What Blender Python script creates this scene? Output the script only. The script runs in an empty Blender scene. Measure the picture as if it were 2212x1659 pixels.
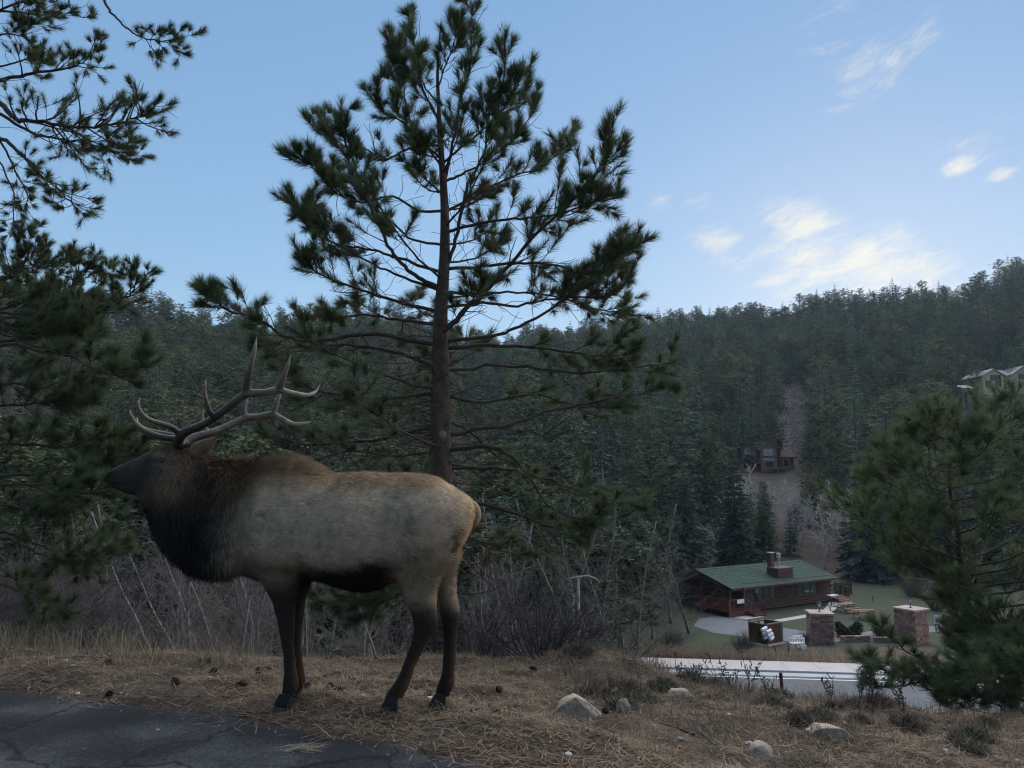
import bpy, bmesh, math, random
import numpy as np
from mathutils import Vector, Matrix

R = math.radians
rng = np.random.default_rng(7)
random.seed(7)
scene = bpy.context.scene
COL = scene.collection

# ------------------------------------------------------------------ camera
CH = 1.45                       # eye height above the near road, metres
F = 1671.0                      # focal length in units of a 2212 px wide picture
PITCH = math.atan((1020 - 829.5) / F)
cam_d = bpy.data.cameras.new('camera')
cam_d.sensor_width = 36.0
cam_d.lens = 36.0 * F / 2212.0
cam_d.clip_start = 0.05
cam_d.clip_end = 6000
cam = bpy.data.objects.new('camera', cam_d)
COL.objects.link(cam)
cam.location = (0, 0, CH)
cam.rotation_euler = (R(90) + PITCH, 0, 0)
scene.camera = cam

# ------------------------------------------------------------------ light
SUN_AZ = 25.0                   # degrees right of the view, behind the ridge
SUN_EL = 10.0
scene.view_settings.view_transform = 'Standard'
scene.view_settings.look = 'None'
scene.view_settings.gamma = 1.0
scene.view_settings.exposure = 1.45
SKY_STRENGTH = 0.15

world = bpy.data.worlds.new('World')
scene.world = world
world.use_nodes = True


def pix_dir(px, py):
    cx = (px - 1106.0) / F
    cy = (829.5 - py) / F
    c, s = math.cos(PITCH), math.sin(PITCH)
    return Vector((cx, c - cy * s, s + cy * c))


def build_world():
    nt = world.node_tree
    scene.cycles.use_denoising = True
    scene.cycles.denoising_prefilter = 'ACCURATE'
    scene.cycles.filter_width = 1.2
    scene.cycles.max_bounces = 6
    N, L = nt.nodes, nt.links
    N.clear()
    out = N.new('ShaderNodeOutputWorld')
    bg = N.new('ShaderNodeBackground')
    sky = N.new('ShaderNodeTexSky')
    sky.sky_type = 'NISHITA'
    sky.sun_disc = False
    sky.sun_elevation = R(SUN_EL)
    sky.sun_rotation = R(SUN_AZ)
    sky.altitude = 2400
    sky.air_density = 1.0
    sky.dust_density = 0.5
    sky.ozone_density = 1.6
    geo = N.new('ShaderNodeTexCoord')
    # soft, streaky high cloud, drawn by direction
    mp = N.new('ShaderNodeMapping')
    mp.vector_type = 'POINT'
    mp.inputs['Rotation'].default_value = (0, R(18), 0)
    L.new(geo.outputs['Generated'], mp.inputs['Vector'])
    sc = N.new('ShaderNodeVectorMath'); sc.operation = 'MULTIPLY'
    sc.inputs[1].default_value = (11.0, 11.0, 48.0)
    L.new(mp.outputs['Vector'], sc.inputs[0])
    warp = N.new('ShaderNodeTexNoise')
    warp.inputs['Scale'].default_value = 7.0
    warp.inputs['Detail'].default_value = 3.0
    L.new(geo.outputs['Generated'], warp.inputs['Vector'])
    wsub = N.new('ShaderNodeVectorMath'); wsub.operation = 'SUBTRACT'
    wsub.inputs[1].default_value = (0.5, 0.5, 0.5)
    L.new(warp.outputs['Color'], wsub.inputs[0])
    wsc = N.new('ShaderNodeVectorMath'); wsc.operation = 'SCALE'
    wsc.inputs['Scale'].default_value = 3.2
    L.new(wsub.outputs['Vector'], wsc.inputs[0])
    add = N.new('ShaderNodeVectorMath'); add.operation = 'ADD'
    L.new(sc.outputs['Vector'], add.inputs[0])
    L.new(wsc.outputs['Vector'], add.inputs[1])
    nz = N.new('ShaderNodeTexNoise')
    nz.inputs['Scale'].default_value = 1.0
    nz.inputs['Detail'].default_value = 10.0
    nz.inputs['Roughness'].default_value = 0.74
    L.new(add.outputs['Vector'], nz.inputs['Vector'])
    # banks of cloud: centre of bank, angular size, weight
    banks = [((1725, 540), 0.23, .75), ((1880, 120), .19, .70), ((2080, 330), .13, .62), ((1720, 475), 0.105, 1.0), ((1555, 530), 0.095, .9), ((1885, 575), 0.13, 1.0),
             ((1740, 575), 0.12, .95), ((1945, 515), 0.075, .9), ((1885, 150), 0.12, .84), ((1800, 60), .12, .62), ((1940, 70), .10, .60),
             ((2070, 358), 0.045, 1.0), ((2165, 378), 0.04, .95), ((1425, 440), 0.045, .78), ((1510, 440), .06, .72),
             ((2150, 240), 0.07, .70), ((2050, 270), .05, .62), ((1990, 590), .10, .88), ((1690, 610), .09, .9), ((1450, 575), .05, .7),
             ((2600, 420), .18, .8), ((2900, 250), .22, .7), ((2450, 60), .14, .65)]
    acc = None
    for (px, py), rad, w in banks:
        d = pix_dir(px, py).normalized()
        v = N.new('ShaderNodeVectorMath'); v.operation = 'SUBTRACT'
        L.new(geo.outputs['Generated'], v.inputs[0])
        v.inputs[1].default_value = d
        vs = N.new('ShaderNodeVectorMath'); vs.operation = 'MULTIPLY'
        L.new(v.outputs['Vector'], vs.inputs[0])
        vs.inputs[1].default_value = (1.0, 1.0, 1.55)
        ln = N.new('ShaderNodeVectorMath'); ln.operation = 'LENGTH'
        L.new(vs.outputs['Vector'], ln.inputs[0])
        mr = N.new('ShaderNodeMapRange')
        mr.interpolation_type = 'SMOOTHSTEP'
        mr.inputs['From Min'].default_value = rad
        mr.inputs['From Max'].default_value = rad * 0.05
        mr.inputs['To Min'].default_value = 0
        mr.inputs['To Max'].default_value = w
        L.new(ln.outputs['Value'], mr.inputs['Value'])
        if acc is None:
            acc = mr.outputs['Result']
        else:
            m = N.new('ShaderNodeMath'); m.operation = 'MAXIMUM'
            L.new(acc, m.inputs[0]); L.new(mr.outputs['Result'], m.inputs[1])
            acc = m.outputs['Value']
    # density = noise - (threshold falling inside a bank)
    th = N.new('ShaderNodeMapRange')
    th.inputs['To Min'].default_value = 0.80
    th.inputs['To Max'].default_value = 0.25
    L.new(acc, th.inputs['Value'])
    sub = N.new('ShaderNodeMath'); sub.operation = 'SUBTRACT'
    L.new(nz.outputs['Fac'], sub.inputs[0]); L.new(th.outputs['Result'], sub.inputs[1])
    dn = N.new('ShaderNodeMapRange'); dn.interpolation_type = 'SMOOTHSTEP'
    dn.inputs['From Min'].default_value = 0.0
    dn.inputs['From Max'].default_value = 0.42
    dn.inputs['To Max'].default_value = 0.86
    L.new(sub.outputs['Value'], dn.inputs['Value'])
    # cloud colour: the sky's own light, whiter and brighter, warmer towards the sun
    sd = pix_dir(1106 + F * math.tan(R(SUN_AZ)), 640).normalized()
    dt = N.new('ShaderNodeVectorMath'); dt.operation = 'DOT_PRODUCT'
    L.new(geo.outputs['Generated'], dt.inputs[0]); dt.inputs[1].default_value = sd
    cm = N.new('ShaderNodeMapRange')
    cm.inputs['From Min'].default_value = 0.90; cm.inputs['From Max'].default_value = 1.0
    L.new(dt.outputs['Value'], cm.inputs['Value'])
    cc = N.new('ShaderNodeMix'); cc.data_type = 'RGBA'
    cc.inputs['A'].default_value = (CLOUD_A[0], CLOUD_A[1], CLOUD_A[2], 1)
    cc.inputs['B'].default_value = (CLOUD_B[0], CLOUD_B[1], CLOUD_B[2], 1)
    L.new(cm.outputs['Result'], cc.inputs['Factor'])
    mix = N.new('ShaderNodeMix'); mix.data_type = 'RGBA'
    L.new(dn.outputs['Result'], mix.inputs['Factor'])
    # the camera's soft tone curve, the same for the whole sky
    gm = N.new('ShaderNodeGamma'); gm.inputs['Gamma'].default_value = 0.34
    L.new(sky.outputs['Color'], gm.inputs['Color'])
    hs = N.new('ShaderNodeHueSaturation'); hs.inputs['Saturation'].default_value = 2.1
    hs.inputs['Value'].default_value = 1.18
    hs.inputs['Hue'].default_value = 0.509
    L.new(gm.outputs['Color'], hs.inputs['Color'])
    L.new(hs.outputs['Color'], mix.inputs['A'])
    L.new(cc.outputs['Result'], mix.inputs['B'])
    L.new(mix.outputs['Result'], bg.inputs['Color'])
    bg.inputs['Strength'].default_value = SKY_STRENGTH
    L.new(bg.outputs['Background'], out.inputs['Surface'])


CLOUD_A = (1.38, 1.46, 1.56)
CLOUD_B = (2.6, 2.45, 2.1)
build_world()

sun_d = bpy.data.lights.new('sun', 'SUN')
sun_d.energy = 2.8          # sunken sun, widened as added fill for the dark land, like broad evening glow
sun_d.angle = R(150)
sun_d.color = (1.0, 0.965, 0.92)
sun = bpy.data.objects.new('sun', sun_d)
COL.objects.link(sun)
_sv = Vector((math.sin(R(SUN_AZ)) * math.cos(R(SUN_EL)), math.cos(R(SUN_AZ)) * math.cos(R(SUN_EL)), math.sin(R(SUN_EL))))
sun.rotation_euler = _sv.to_track_quat('Z', 'Y').to_euler()
sun.location = (60, 120, 60)

# ------------------------------------------------------------------ helpers
def P(px, py, d):
    """point on the ray through a picture point at ground distance d (along y)"""
    v = pix_dir(px, py)
    return Vector((0, 0, CH)) + v * (d / v.y)


def G(px, py, z):
    """point where the ray through a picture point meets the level z"""
    v = pix_dir(px, py)
    return Vector((0, 0, CH)) + v * ((z - CH) / v.z)


def project(xyz):
    """world points (n,3) -> picture points in the 2212 x 1659 frame, and depth"""
    xyz = np.asarray(xyz, dtype=float)
    c, s = math.cos(PITCH), math.sin(PITCH)
    z = xyz[..., 2] - CH
    fwd = xyz[..., 1] * c + z * s
    up = -xyz[..., 1] * s + z * c
    fw = np.maximum(fwd, 1e-3)
    return 1106 + F * xyz[..., 0] / fw, 829.5 - F * up / fw, fwd


def sstep(a, b, x):
    t = np.clip((np.asarray(x, dtype=float) - a) / (b - a), 0, 1)
    return t * t * (3 - 2 * t)


def _hash(ix, iy, seed):
    n = (ix.astype(np.int64) * 374761393 + iy.astype(np.int64) * 668265263 + seed * 974711) & 0x7fffffff
    n = ((n ^ (n >> 13)) * 1274126177) & 0x7fffffff
    return ((n ^ (n >> 16)) & 0xffff) / 65535.0


def vnoise(x, y, seed=0):
    x = np.asarray(x, dtype=float); y = np.asarray(y, dtype=float)
    ix = np.floor(x); iy = np.floor(y)
    fx = x - ix; fy = y - iy
    fx = fx * fx * (3 - 2 * fx); fy = fy * fy * (3 - 2 * fy)
    a = _hash(ix, iy, seed); b = _hash(ix + 1, iy, seed)
    c = _hash(ix, iy + 1, seed); d = _hash(ix + 1, iy + 1, seed)
    return (a * (1 - fx) + b * fx) * (1 - fy) + (c * (1 - fx) + d * fx) * fy - 0.5


def fbm(x, y, seed=0, octv=4):
    s = 0; a = 1.0
    for i in range(octv):
        s = s + a * vnoise(x * 2 ** i, y * 2 ** i, seed + i * 17)
        a *= 0.5
    return s


class MB:
    """collects vertices and faces; build() links them as one mesh object"""
    def __init__(self):
        self.v = []; self.f = []; self.n = 0; self.mi = []; self.c = []

    def add(self, verts, faces, mi=0, col=None):
        verts = np.asarray(verts, dtype=float)
        self.v.append(verts)
        for f in faces:
            self.f.append(tuple(int(i) + self.n for i in f))
        self.mi += [mi] * len(faces)
        if col is not None:
            self.c.append(np.tile(np.asarray(col, dtype=float), (len(verts), 1)))
        self.n += len(verts)

    def box(self, cx, cy, cz, sx, sy, sz, rot=0.0, mi=0):
        c, s = math.cos(rot), math.sin(rot)
        vs = []
        for dz in (-1, 1):
            for dx, dy in ((-1, -1), (1, -1), (1, 1), (-1, 1)):
                x = dx * sx / 2; y = dy * sy / 2
                vs.append((cx + x * c - y * s, cy + x * s + y * c, cz + dz * sz / 2))
        self.add(vs, [(0, 3, 2, 1), (4, 5, 6, 7), (0, 1, 5, 4), (1, 2, 6, 5), (2, 3, 7, 6), (3, 0, 4, 7)], mi)

    def tube(self, pts, radii, sides=5, mi=0, cap=True):
        vs, fs = tube_mesh(pts, radii, sides, cap)
        self.add(vs, fs, mi)

    def build(self, name, mats, parent=None, smooth=False, loc=None, cols=None):
        me = bpy.data.meshes.new(name)
        v = np.concatenate(self.v) if self.v else np.zeros((0, 3))
        me.from_pydata(v.tolist(), [], self.f)
        return finish(me, name, mats, parent, smooth, loc, self.mi if any(self.mi) else None)


def finish(me, name, mats, parent=None, smooth=False, loc=None, mi=None):
    if not isinstance(mats, (list, tuple)):
        mats = [mats]
    for m in mats:
        me.materials.append(m)
    if mi is not None:
        me.polygons.foreach_set('material_index', np.asarray(mi, dtype=np.int32))
    if smooth:
        me.polygons.foreach_set('use_smooth', np.ones(len(me.polygons), dtype=bool))
    me.update()
    o = bpy.data.objects.new(name, me)
    COL.objects.link(o)
    if parent is not None:
        o.parent = parent
    if loc is not None:
        o.location = loc
    return o


def tri_mesh(name, tris, cols=None):
    """tris (n,3,3) -> mesh of loose triangles, optional colour per triangle (n,3)"""
    tris = np.asarray(tris, dtype=np.float32)
    n = len(tris)
    me = bpy.data.meshes.new(name)
    me.vertices.add(n * 3); me.loops.add(n * 3); me.polygons.add(n)
    me.vertices.foreach_set('co', tris.reshape(-1))
    me.loops.foreach_set('vertex_index', np.arange(n * 3, dtype=np.int32))
    me.polygons.foreach_set('loop_start', np.arange(0, n * 3, 3, dtype=np.int32))
    try:
        me.polygons.foreach_set('loop_total', np.full(n, 3, dtype=np.int32))
    except Exception:
        pass
    if cols is not None:
        a = me.color_attributes.new('tint', 'FLOAT_COLOR', 'POINT')
        c = np.ones((n, 3, 4), dtype=np.float32)
        c[:, :, :3] = np.asarray(cols, dtype=np.float32)[:, None, :]
        a.data.foreach_set('color', c.reshape(-1))
    me.update(calc_edges=True)
    return me


def frames(pts):
    pts = np.asarray(pts, dtype=float)
    t = np.gradient(pts, axis=0)
    t /= np.maximum(np.linalg.norm(t, axis=1, keepdims=True), 1e-9)
    ref = np.array([0, 0, 1.0]) if abs(t[0][2]) < .9 else np.array([1.0, 0, 0])
    us = []; ws = []
    u = np.cross(ref, t[0]); u /= np.linalg.norm(u)
    for i in range(len(pts)):
        u = u - t[i] * np.dot(u, t[i]); u /= max(np.linalg.norm(u), 1e-9)
        us.append(u.copy()); ws.append(np.cross(t[i], u))
    return t, np.array(us), np.array(ws)


def tube_mesh(pts, radii, sides=5, cap=True):
    pts = np.asarray(pts, dtype=float)
    radii = np.broadcast_to(np.asarray(radii, dtype=float), (len(pts),))
    t, u, w = frames(pts)
    ang = np.arange(sides) * 2 * math.pi / sides
    ring = u[:, None, :] * np.cos(ang)[None, :, None] + w[:, None, :] * np.sin(ang)[None, :, None]
    vs = (pts[:, None, :] + ring * radii[:, None, None]).reshape(-1, 3)
    fs = []
    for i in range(len(pts) - 1):
        for j in range(sides):
            a = i * sides + j; b = i * sides + (j + 1) % sides
            fs.append((a, b, b + sides, a + sides))
    if cap:
        fs.append(tuple(range(sides))[::-1])
        fs.append(tuple(range((len(pts) - 1) * sides, len(pts) * sides)))
    return vs, fs


def spline(pts, n):
    """Catmull-Rom through points, n samples"""
    p = np.asarray(pts, dtype=float)
    if len(p) < 3:
        t = np.linspace(0, 1, n)[:, None]
        return p[0] * (1 - t) + p[-1] * t
    q = np.vstack([2 * p[0] - p[1], p, 2 * p[-1] - p[-2]])
    out = []
    for s in np.linspace(0, len(p) - 1 - 1e-6, n):
        i = int(s); f = s - i
        a, b, c, d = q[i], q[i + 1], q[i + 2], q[i + 3]
        out.append(0.5 * (2 * b + (c - a) * f + (2 * a - 5 * b + 4 * c - d) * f * f + (3 * b - a - 3 * c + d) * f ** 3))
    return np.array(out)


def tag(o, label=None, cat=None, group=None, kind=None):
    if label: o['label'] = label
    if cat: o['category'] = cat
    if group: o['group'] = group
    if kind: o['kind'] = kind
    return o


def thing(name, label, cat, loc=(0, 0, 0), rz=0.0, group=None):
    o = bpy.data.objects.new(name, None)
    o.empty_display_size = 0.2
    COL.objects.link(o)
    o.location = loc; o.rotation_euler = (0, 0, rz)
    return tag(o, label, cat, group)


def shift(o, loc):
    """move a mesh's geometry so that its object origin lies at loc"""
    loc = Vector(loc)
    o.data.transform(Matrix.Translation(-loc))
    o.location = loc
    return o


# ------------------------------------------------------------------ materials
def mat(name, col, rough=0.85, noise=None, bump=None, spec=0.25, attr=None, metallic=0.0, trans=0.0, coord='Object'):
    """noise = (scale, amount, second colour or None); bump = (scale, strength)"""
    m = bpy.data.materials.new(name)
    m.use_nodes = True
    nt = m.node_tree; N, L = nt.nodes, nt.links
    b = N['Principled BSDF']
    b.inputs['Roughness'].default_value = rough
    b.inputs['Specular IOR Level'].default_value = spec
    b.inputs['Metallic'].default_value = metallic
    b.inputs['Base Color'].default_value = (*col, 1)
    tc = N.new('ShaderNodeTexCoord')
    src = None
    if attr:
        at = N.new('ShaderNodeAttribute'); at.attribute_name = attr
        src = at.outputs['Color']
    if noise:
        nz = N.new('ShaderNodeTexNoise')
        nz.inputs['Scale'].default_value = noise[0]
        nz.inputs['Detail'].default_value = 6
        nz.inputs['Roughness'].default_value = 0.65
        L.new(tc.outputs[coord], nz.inputs['Vector'])
        mr = N.new('ShaderNodeMapRange')
        mr.inputs['From Min'].default_value = 0.32; mr.inputs['From Max'].default_value = 0.68
        L.new(nz.outputs['Fac'], mr.inputs['Value'])
        mx = N.new('ShaderNodeMix'); mx.data_type = 'RGBA'
        L.new(mr.outputs['Result'], mx.inputs['Factor'])
        c2 = noise[2] if len(noise) > 2 and noise[2] else tuple(c * (1 - noise[1]) for c in col)
        if src is not None:
            mul = N.new('ShaderNodeMix'); mul.data_type = 'RGBA'; mul.blend_type = 'MULTIPLY'
            mul.inputs['Factor'].default_value = 1
            L.new(src, mul.inputs['A'])
            mr.inputs['To Min'].default_value = 1 - noise[1]; mr.inputs['To Max'].default_value = 1
            L.new(mr.outputs['Result'], mul.inputs['B'])
            src = mul.outputs['Result']
        else:
            mx.inputs['A'].default_value = (*c2, 1); mx.inputs['B'].default_value = (*col, 1)
            src = mx.outputs['Result']
    if src is not None:
        L.new(src, b.inputs['Base Color'])
    if bump:
        n2 = N.new('ShaderNodeTexNoise')
        n2.inputs['Scale'].default_value = bump[0]; n2.inputs['Detail'].default_value = 5
        L.new(tc.outputs[coord], n2.inputs['Vector'])
        bp = N.new('ShaderNodeBump')
        bp.inputs['Strength'].default_value = bump[1]
        bp.inputs['Distance'].default_value = bump[2] if len(bump) > 2 else 0.02
        L.new(n2.outputs['Fac'], bp.inputs['Height'])
        L.new(bp.outputs['Normal'], b.inputs['Normal'])
    if trans:
        tr = N.new('ShaderNodeBsdfTranslucent')
        if src is not None:
            L.new(src, tr.inputs['Color'])
        else:
            tr.inputs['Color'].default_value = (*col, 1)
        ms = N.new('ShaderNodeMixShader'); ms.inputs[0].default_value = trans
        L.new(b.outputs['BSDF'], ms.inputs[1]); L.new(tr.outputs['BSDF'], ms.inputs[2])
        L.new(ms.outputs['Shader'], N['Material Output'].inputs['Surface'])
    return m


M = {}
def asphalt_material():
    m = mat('asphalt', (0.05, 0.053, 0.058), .95, None, (150, .9, .012))
    nt = m.node_tree; N, L = nt.nodes, nt.links
    tc = N.new('ShaderNodeTexCoord')
    a = N.new('ShaderNodeTexNoise'); a.inputs['Scale'].default_value = 48; a.inputs['Detail'].default_value = 5; a.inputs['Roughness'].default_value = .85
    b = N.new('ShaderNodeTexNoise'); b.inputs['Scale'].default_value = 1.6; b.inputs['Detail'].default_value = 6
    for q in (a, b): L.new(tc.outputs['Object'], q.inputs['Vector'])
    s = N.new('ShaderNodeMath'); s.operation = 'MULTIPLY_ADD'; s.inputs[1].default_value = .55
    L.new(b.outputs['Fac'], s.inputs[0])
    h = N.new('ShaderNodeMath'); h.operation = 'MULTIPLY'; h.inputs[1].default_value = .45
    L.new(a.outputs['Fac'], h.inputs[0]); L.new(h.outputs['Value'], s.inputs[2])
    r = N.new('ShaderNodeValToRGB'); e = r.color_ramp.elements
    e[0].position, e[0].color = .38, (.006, .0068, .0085, 1); e[1].position, e[1].color = .64, (.095, .096, .10, 1)
    q = e.new(.5); q.color = (.020, .022, .025, 1)
    L.new(s.outputs['Value'], r.inputs['Fac'])
    # fine cracks, wandering
    wn = N.new('ShaderNodeTexNoise'); wn.inputs['Scale'].default_value = 3; wn.inputs['Detail'].default_value = 4
    L.new(tc.outputs['Object'], wn.inputs['Vector'])
    wa = N.new('ShaderNodeVectorMath'); wa.operation = 'MULTIPLY_ADD'; wa.inputs[1].default_value = (.5, .5, 0)
    L.new(wn.outputs['Color'], wa.inputs[0]); L.new(tc.outputs['Object'], wa.inputs[2])
    vo = N.new('ShaderNodeTexVoronoi'); vo.feature = 'DISTANCE_TO_EDGE'; vo.inputs['Scale'].default_value = .9
    L.new(wa.outputs['Vector'], vo.inputs['Vector'])
    cr = N.new('ShaderNodeMapRange'); cr.inputs['From Min'].default_value = .004; cr.inputs['From Max'].default_value = .014; cr.inputs['To Min'].default_value = .25; cr.inputs['To Max'].default_value = 1
    L.new(vo.outputs['Distance'], cr.inputs['Value'])
    ml = N.new('ShaderNodeMix'); ml.data_type = 'RGBA'; ml.blend_type = 'MULTIPLY'; ml.inputs['Factor'].default_value = 1
    L.new(r.outputs['Color'], ml.inputs['A']); L.new(cr.outputs['Result'], ml.inputs['B'])
    L.new(ml.outputs['Result'], N['Principled BSDF'].inputs['Base Color'])
    return m


M['asphalt'] = asphalt_material()
M['asphalt_far'] = mat('asphalt_far', (0.125, 0.13, 0.14), .85, (.9, .3), None)
M['concrete'] = mat('concrete', (0.50, 0.445, 0.43), .85, (.8, .18), None)
M['gutter'] = mat('gutter_concrete', (0.42, 0.44, 0.45), .8, (1.0, .15), None)
M['white_paint'] = mat('white_paint', (0.78, 0.78, 0.76), .6, (6, .15))
M['yellow_paint'] = mat('yellow_paint', (0.55, 0.36, 0.08), .6, (6, .25))
M['bark'] = mat('pine_bark', (0.105, 0.072, 0.055), .95, (7, .6, (0.035, 0.025, 0.022)), (18, .9, .03))
M['limb'] = mat('pine_limb_bark', (0.075, 0.055, 0.046), .95, (12, .5), None)
M['needles'] = mat('pine_needles', (0.04, 0.065, 0.03), .6, None, None, attr='tint', trans=.25)
M['spruce'] = mat('spruce_foliage', (0.04, 0.06, 0.05), .75, None, None, attr='tint', trans=.15)
def vary_by_tree(m, lo, hi):
    """each tree of the wood a little lighter, darker, greener or browner"""
    nt = m.node_tree; N, L = nt.nodes, nt.links
    at = [n for n in N if n.type == 'ATTRIBUTE'][0]
    oi = N.new('ShaderNodeObjectInfo')
    rp = N.new('ShaderNodeValToRGB'); e = rp.color_ramp.elements
    e[0].position, e[0].color = 0, (lo, lo, lo * 1.05, 1); e[1].position, e[1].color = 1, (hi * 1.08, hi, hi * .82, 1)
    q = e.new(.3); q.color = (.95, .92, .9, 1)
    q = e.new(.6); q.color = (.85, 1.0, .95, 1)
    q = e.new(.8); q.color = (hi * 1.1, hi * .95, hi * .8, 1)
    L.new(oi.outputs['Random'], rp.inputs['Fac'])
    mx = N.new('ShaderNodeMix'); mx.data_type = 'RGBA'; mx.blend_type = 'MULTIPLY'; mx.inputs['Factor'].default_value = 1
    L.new(at.outputs['Color'], mx.inputs['A']); L.new(rp.outputs['Color'], mx.inputs['B'])
    for n in N:
        if n.type == 'BSDF_PRINCIPLED': L.new(mx.outputs['Result'], n.inputs['Base Color'])
        if n.type == 'BSDF_TRANSLUCENT': L.new(mx.outputs['Result'], n.inputs['Color'])


vary_by_tree(M['spruce'], .55, 1.35)
M['far_bark'] = mat('conifer_trunk', (0.07, 0.055, 0.045), .95, (3, .4))
M['aspen_bark'] = mat('aspen_bark', (0.30, 0.28, 0.245), .85, (9, .6, (0.08, 0.072, 0.065)))
M['aspen_twig'] = mat('aspen_twig', (0.155, 0.135, 0.125), .9, (3, .3))
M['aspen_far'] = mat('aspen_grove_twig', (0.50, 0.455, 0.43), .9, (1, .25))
M['twig'] = mat('shrub_twig', (0.095, 0.075, 0.07), .9, (5, .4))
M['willow'] = mat('willow_twig', (0.115, 0.095, 0.10), .9, (3, .4))
M['straw'] = mat('straw', (0.2, 0.15, 0.1), .8, None, None, attr='tint', trans=.15)
M['rock'] = mat('granite', (0.44, 0.335, 0.25), .9, (7, .55), (22, .9, .03))
M['far_rock'] = mat('hill_granite', (0.42, 0.36, 0.32), .9, (.8, .4))
M['stone'] = mat('sandstone', (0.37, 0.19, 0.15), .9, (5, .4), (25, .4, .01))
M['stone_b'] = mat('sandstone_pale', (0.44, 0.26, 0.21), .9, (5, .35), (25, .4, .01))
M['stone_c'] = mat('sandstone_dark', (0.22, 0.13, 0.115), .9, (5, .35), (25, .4, .01))
M['mortar'] = mat('mortar', (0.14, 0.10, 0.09), .95)
M['cap'] = mat('cap_stone', (0.45, 0.35, 0.30), .85, (4, .2))
M['log'] = mat('stained_log', (0.075, 0.036, 0.027), .7, (4, .4))
M['redwood'] = mat('red_stained_wood', (0.15, 0.048, 0.034), .7, (5, .35))
M['roof_green'] = mat('green_roof', (0.036, 0.072, 0.054), .85, (1.6, .3), (40, .2, .01))
M['brick'] = mat('chimney_brick', (0.13, 0.07, 0.06), .9, (9, .4))
M['glass'] = mat('dark_glass', (0.012, 0.016, 0.018), .08, spec=.6)
M['trim'] = mat('dark_trim', (0.06, 0.035, 0.03), .7)
M['metal_dark'] = mat('dark_metal', (0.03, 0.03, 0.032), .5, metallic=.6)
M['metal_grey'] = mat('grey_metal', (0.45, 0.46, 0.47), .45, metallic=.5)
M['white'] = mat('white_enamel', (0.80, 0.81, 0.80), .45)
M['glass_lamp'] = mat('frosted_glass', (0.55, 0.57, 0.58), .25)
M['panel'] = mat('rust_panel', (0.155, 0.058, 0.025), .75, (1.6, .5, (0.06, 0.025, 0.015)))
M['greenmetal'] = mat('green_trim', (0.16, 0.24, 0.21), .6)
M['weathered'] = mat('weathered_wood', (0.24, 0.17, 0.13), .85, (6, .3))
M['table_wood'] = mat('table_wood', (0.30, 0.145, 0.10), .8, (4, .3))
M['house_red'] = mat('red_siding', (0.38, 0.15, 0.12), .8, (1, .2))
M['house_roof'] = mat('brown_shingle', (0.105, 0.072, 0.068), .85, (1.5, .3))
M['stucco'] = mat('tan_stucco', (0.74, 0.53, 0.31), .9, (.5, .15))
M['roof_grey'] = mat('grey_metal_roof', (0.30, 0.31, 0.33), .6, (.6, .15))
M['sign_brown'] = mat('sign_board', (0.10, 0.05, 0.04), .8, (3, .3))
M['blue'] = mat('blue_tarp', (0.10, 0.20, 0.50), .6)
M['pale_pane'] = mat('painted_reflection_pane', (0.62, 0.62, 0.56), .2, (2, .5, (.25, .26, .25)))  # pale sky reflection painted into the pane colour
M['pane'] = mat('window_pane', (0.03, 0.045, 0.045), .03, spec=1.0)

# ------------------------------------------------------------------ terrain
ZV = -11.0                      # level of the valley floor
RX = [-400, 0, 150, 300, 450, 600, 700, 830, 950, 1100, 1200, 1350, 1500, 1650, 1750, 1900, 2050, 2110, 2160, 2212, 2400, 2700]
RY = [640, 668, 690, 716, 742, 735, 722, 712, 735, 775, 760, 738, 722, 712, 690, 672, 664, 648, 624, 596, 560, 540]
RD = [190, 210, 215, 225, 235, 250, 260, 280, 320, 380, 400, 420, 430, 430, 420, 400, 390, 400, 420, 430, 430, 430]
RU = (np.array(RX) - 1106.0) / F
_rr = []
for a, b in zip(RX, RY):
    v = pix_dir(a, b); _rr.append((v.x / v.y, v.z / v.y))
RU = np.array([a for a, b in _rr]); RE = np.array([b for a, b in _rr])

# white edge line of the valley road: two points give the road's own frame
_w0 = G(1571, 1462, ZV); _w1 = G(1916, 1473, ZV)
ROAD_DIR = (_w1 - _w0); ROAD_DIR.z = 0; ROAD_DIR.normalize()
ROAD_N = Vector((-ROAD_DIR.y, ROAD_DIR.x, 0))       # away from the camera


def road_pt(s, t, z):
    p = _w0 + ROAD_DIR * s + ROAD_N * t
    return (p.x, p.y, z)


# edge of the near road, in plan: far side is verge
_e = [G(-900, 1400, 0), G(0, 1486, 0), G(360, 1536, 0), G(740, 1596, 0), G(1100, 1660, 0), G(1500, 1745, 0), G(2200, 2000, 0)]
EDGE_X = np.array([p.x for p in _e]); EDGE_Y = np.array([p.y for p in _e])


def edge_y(x):
    return np.interp(x, EDGE_X, EDGE_Y)


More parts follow.
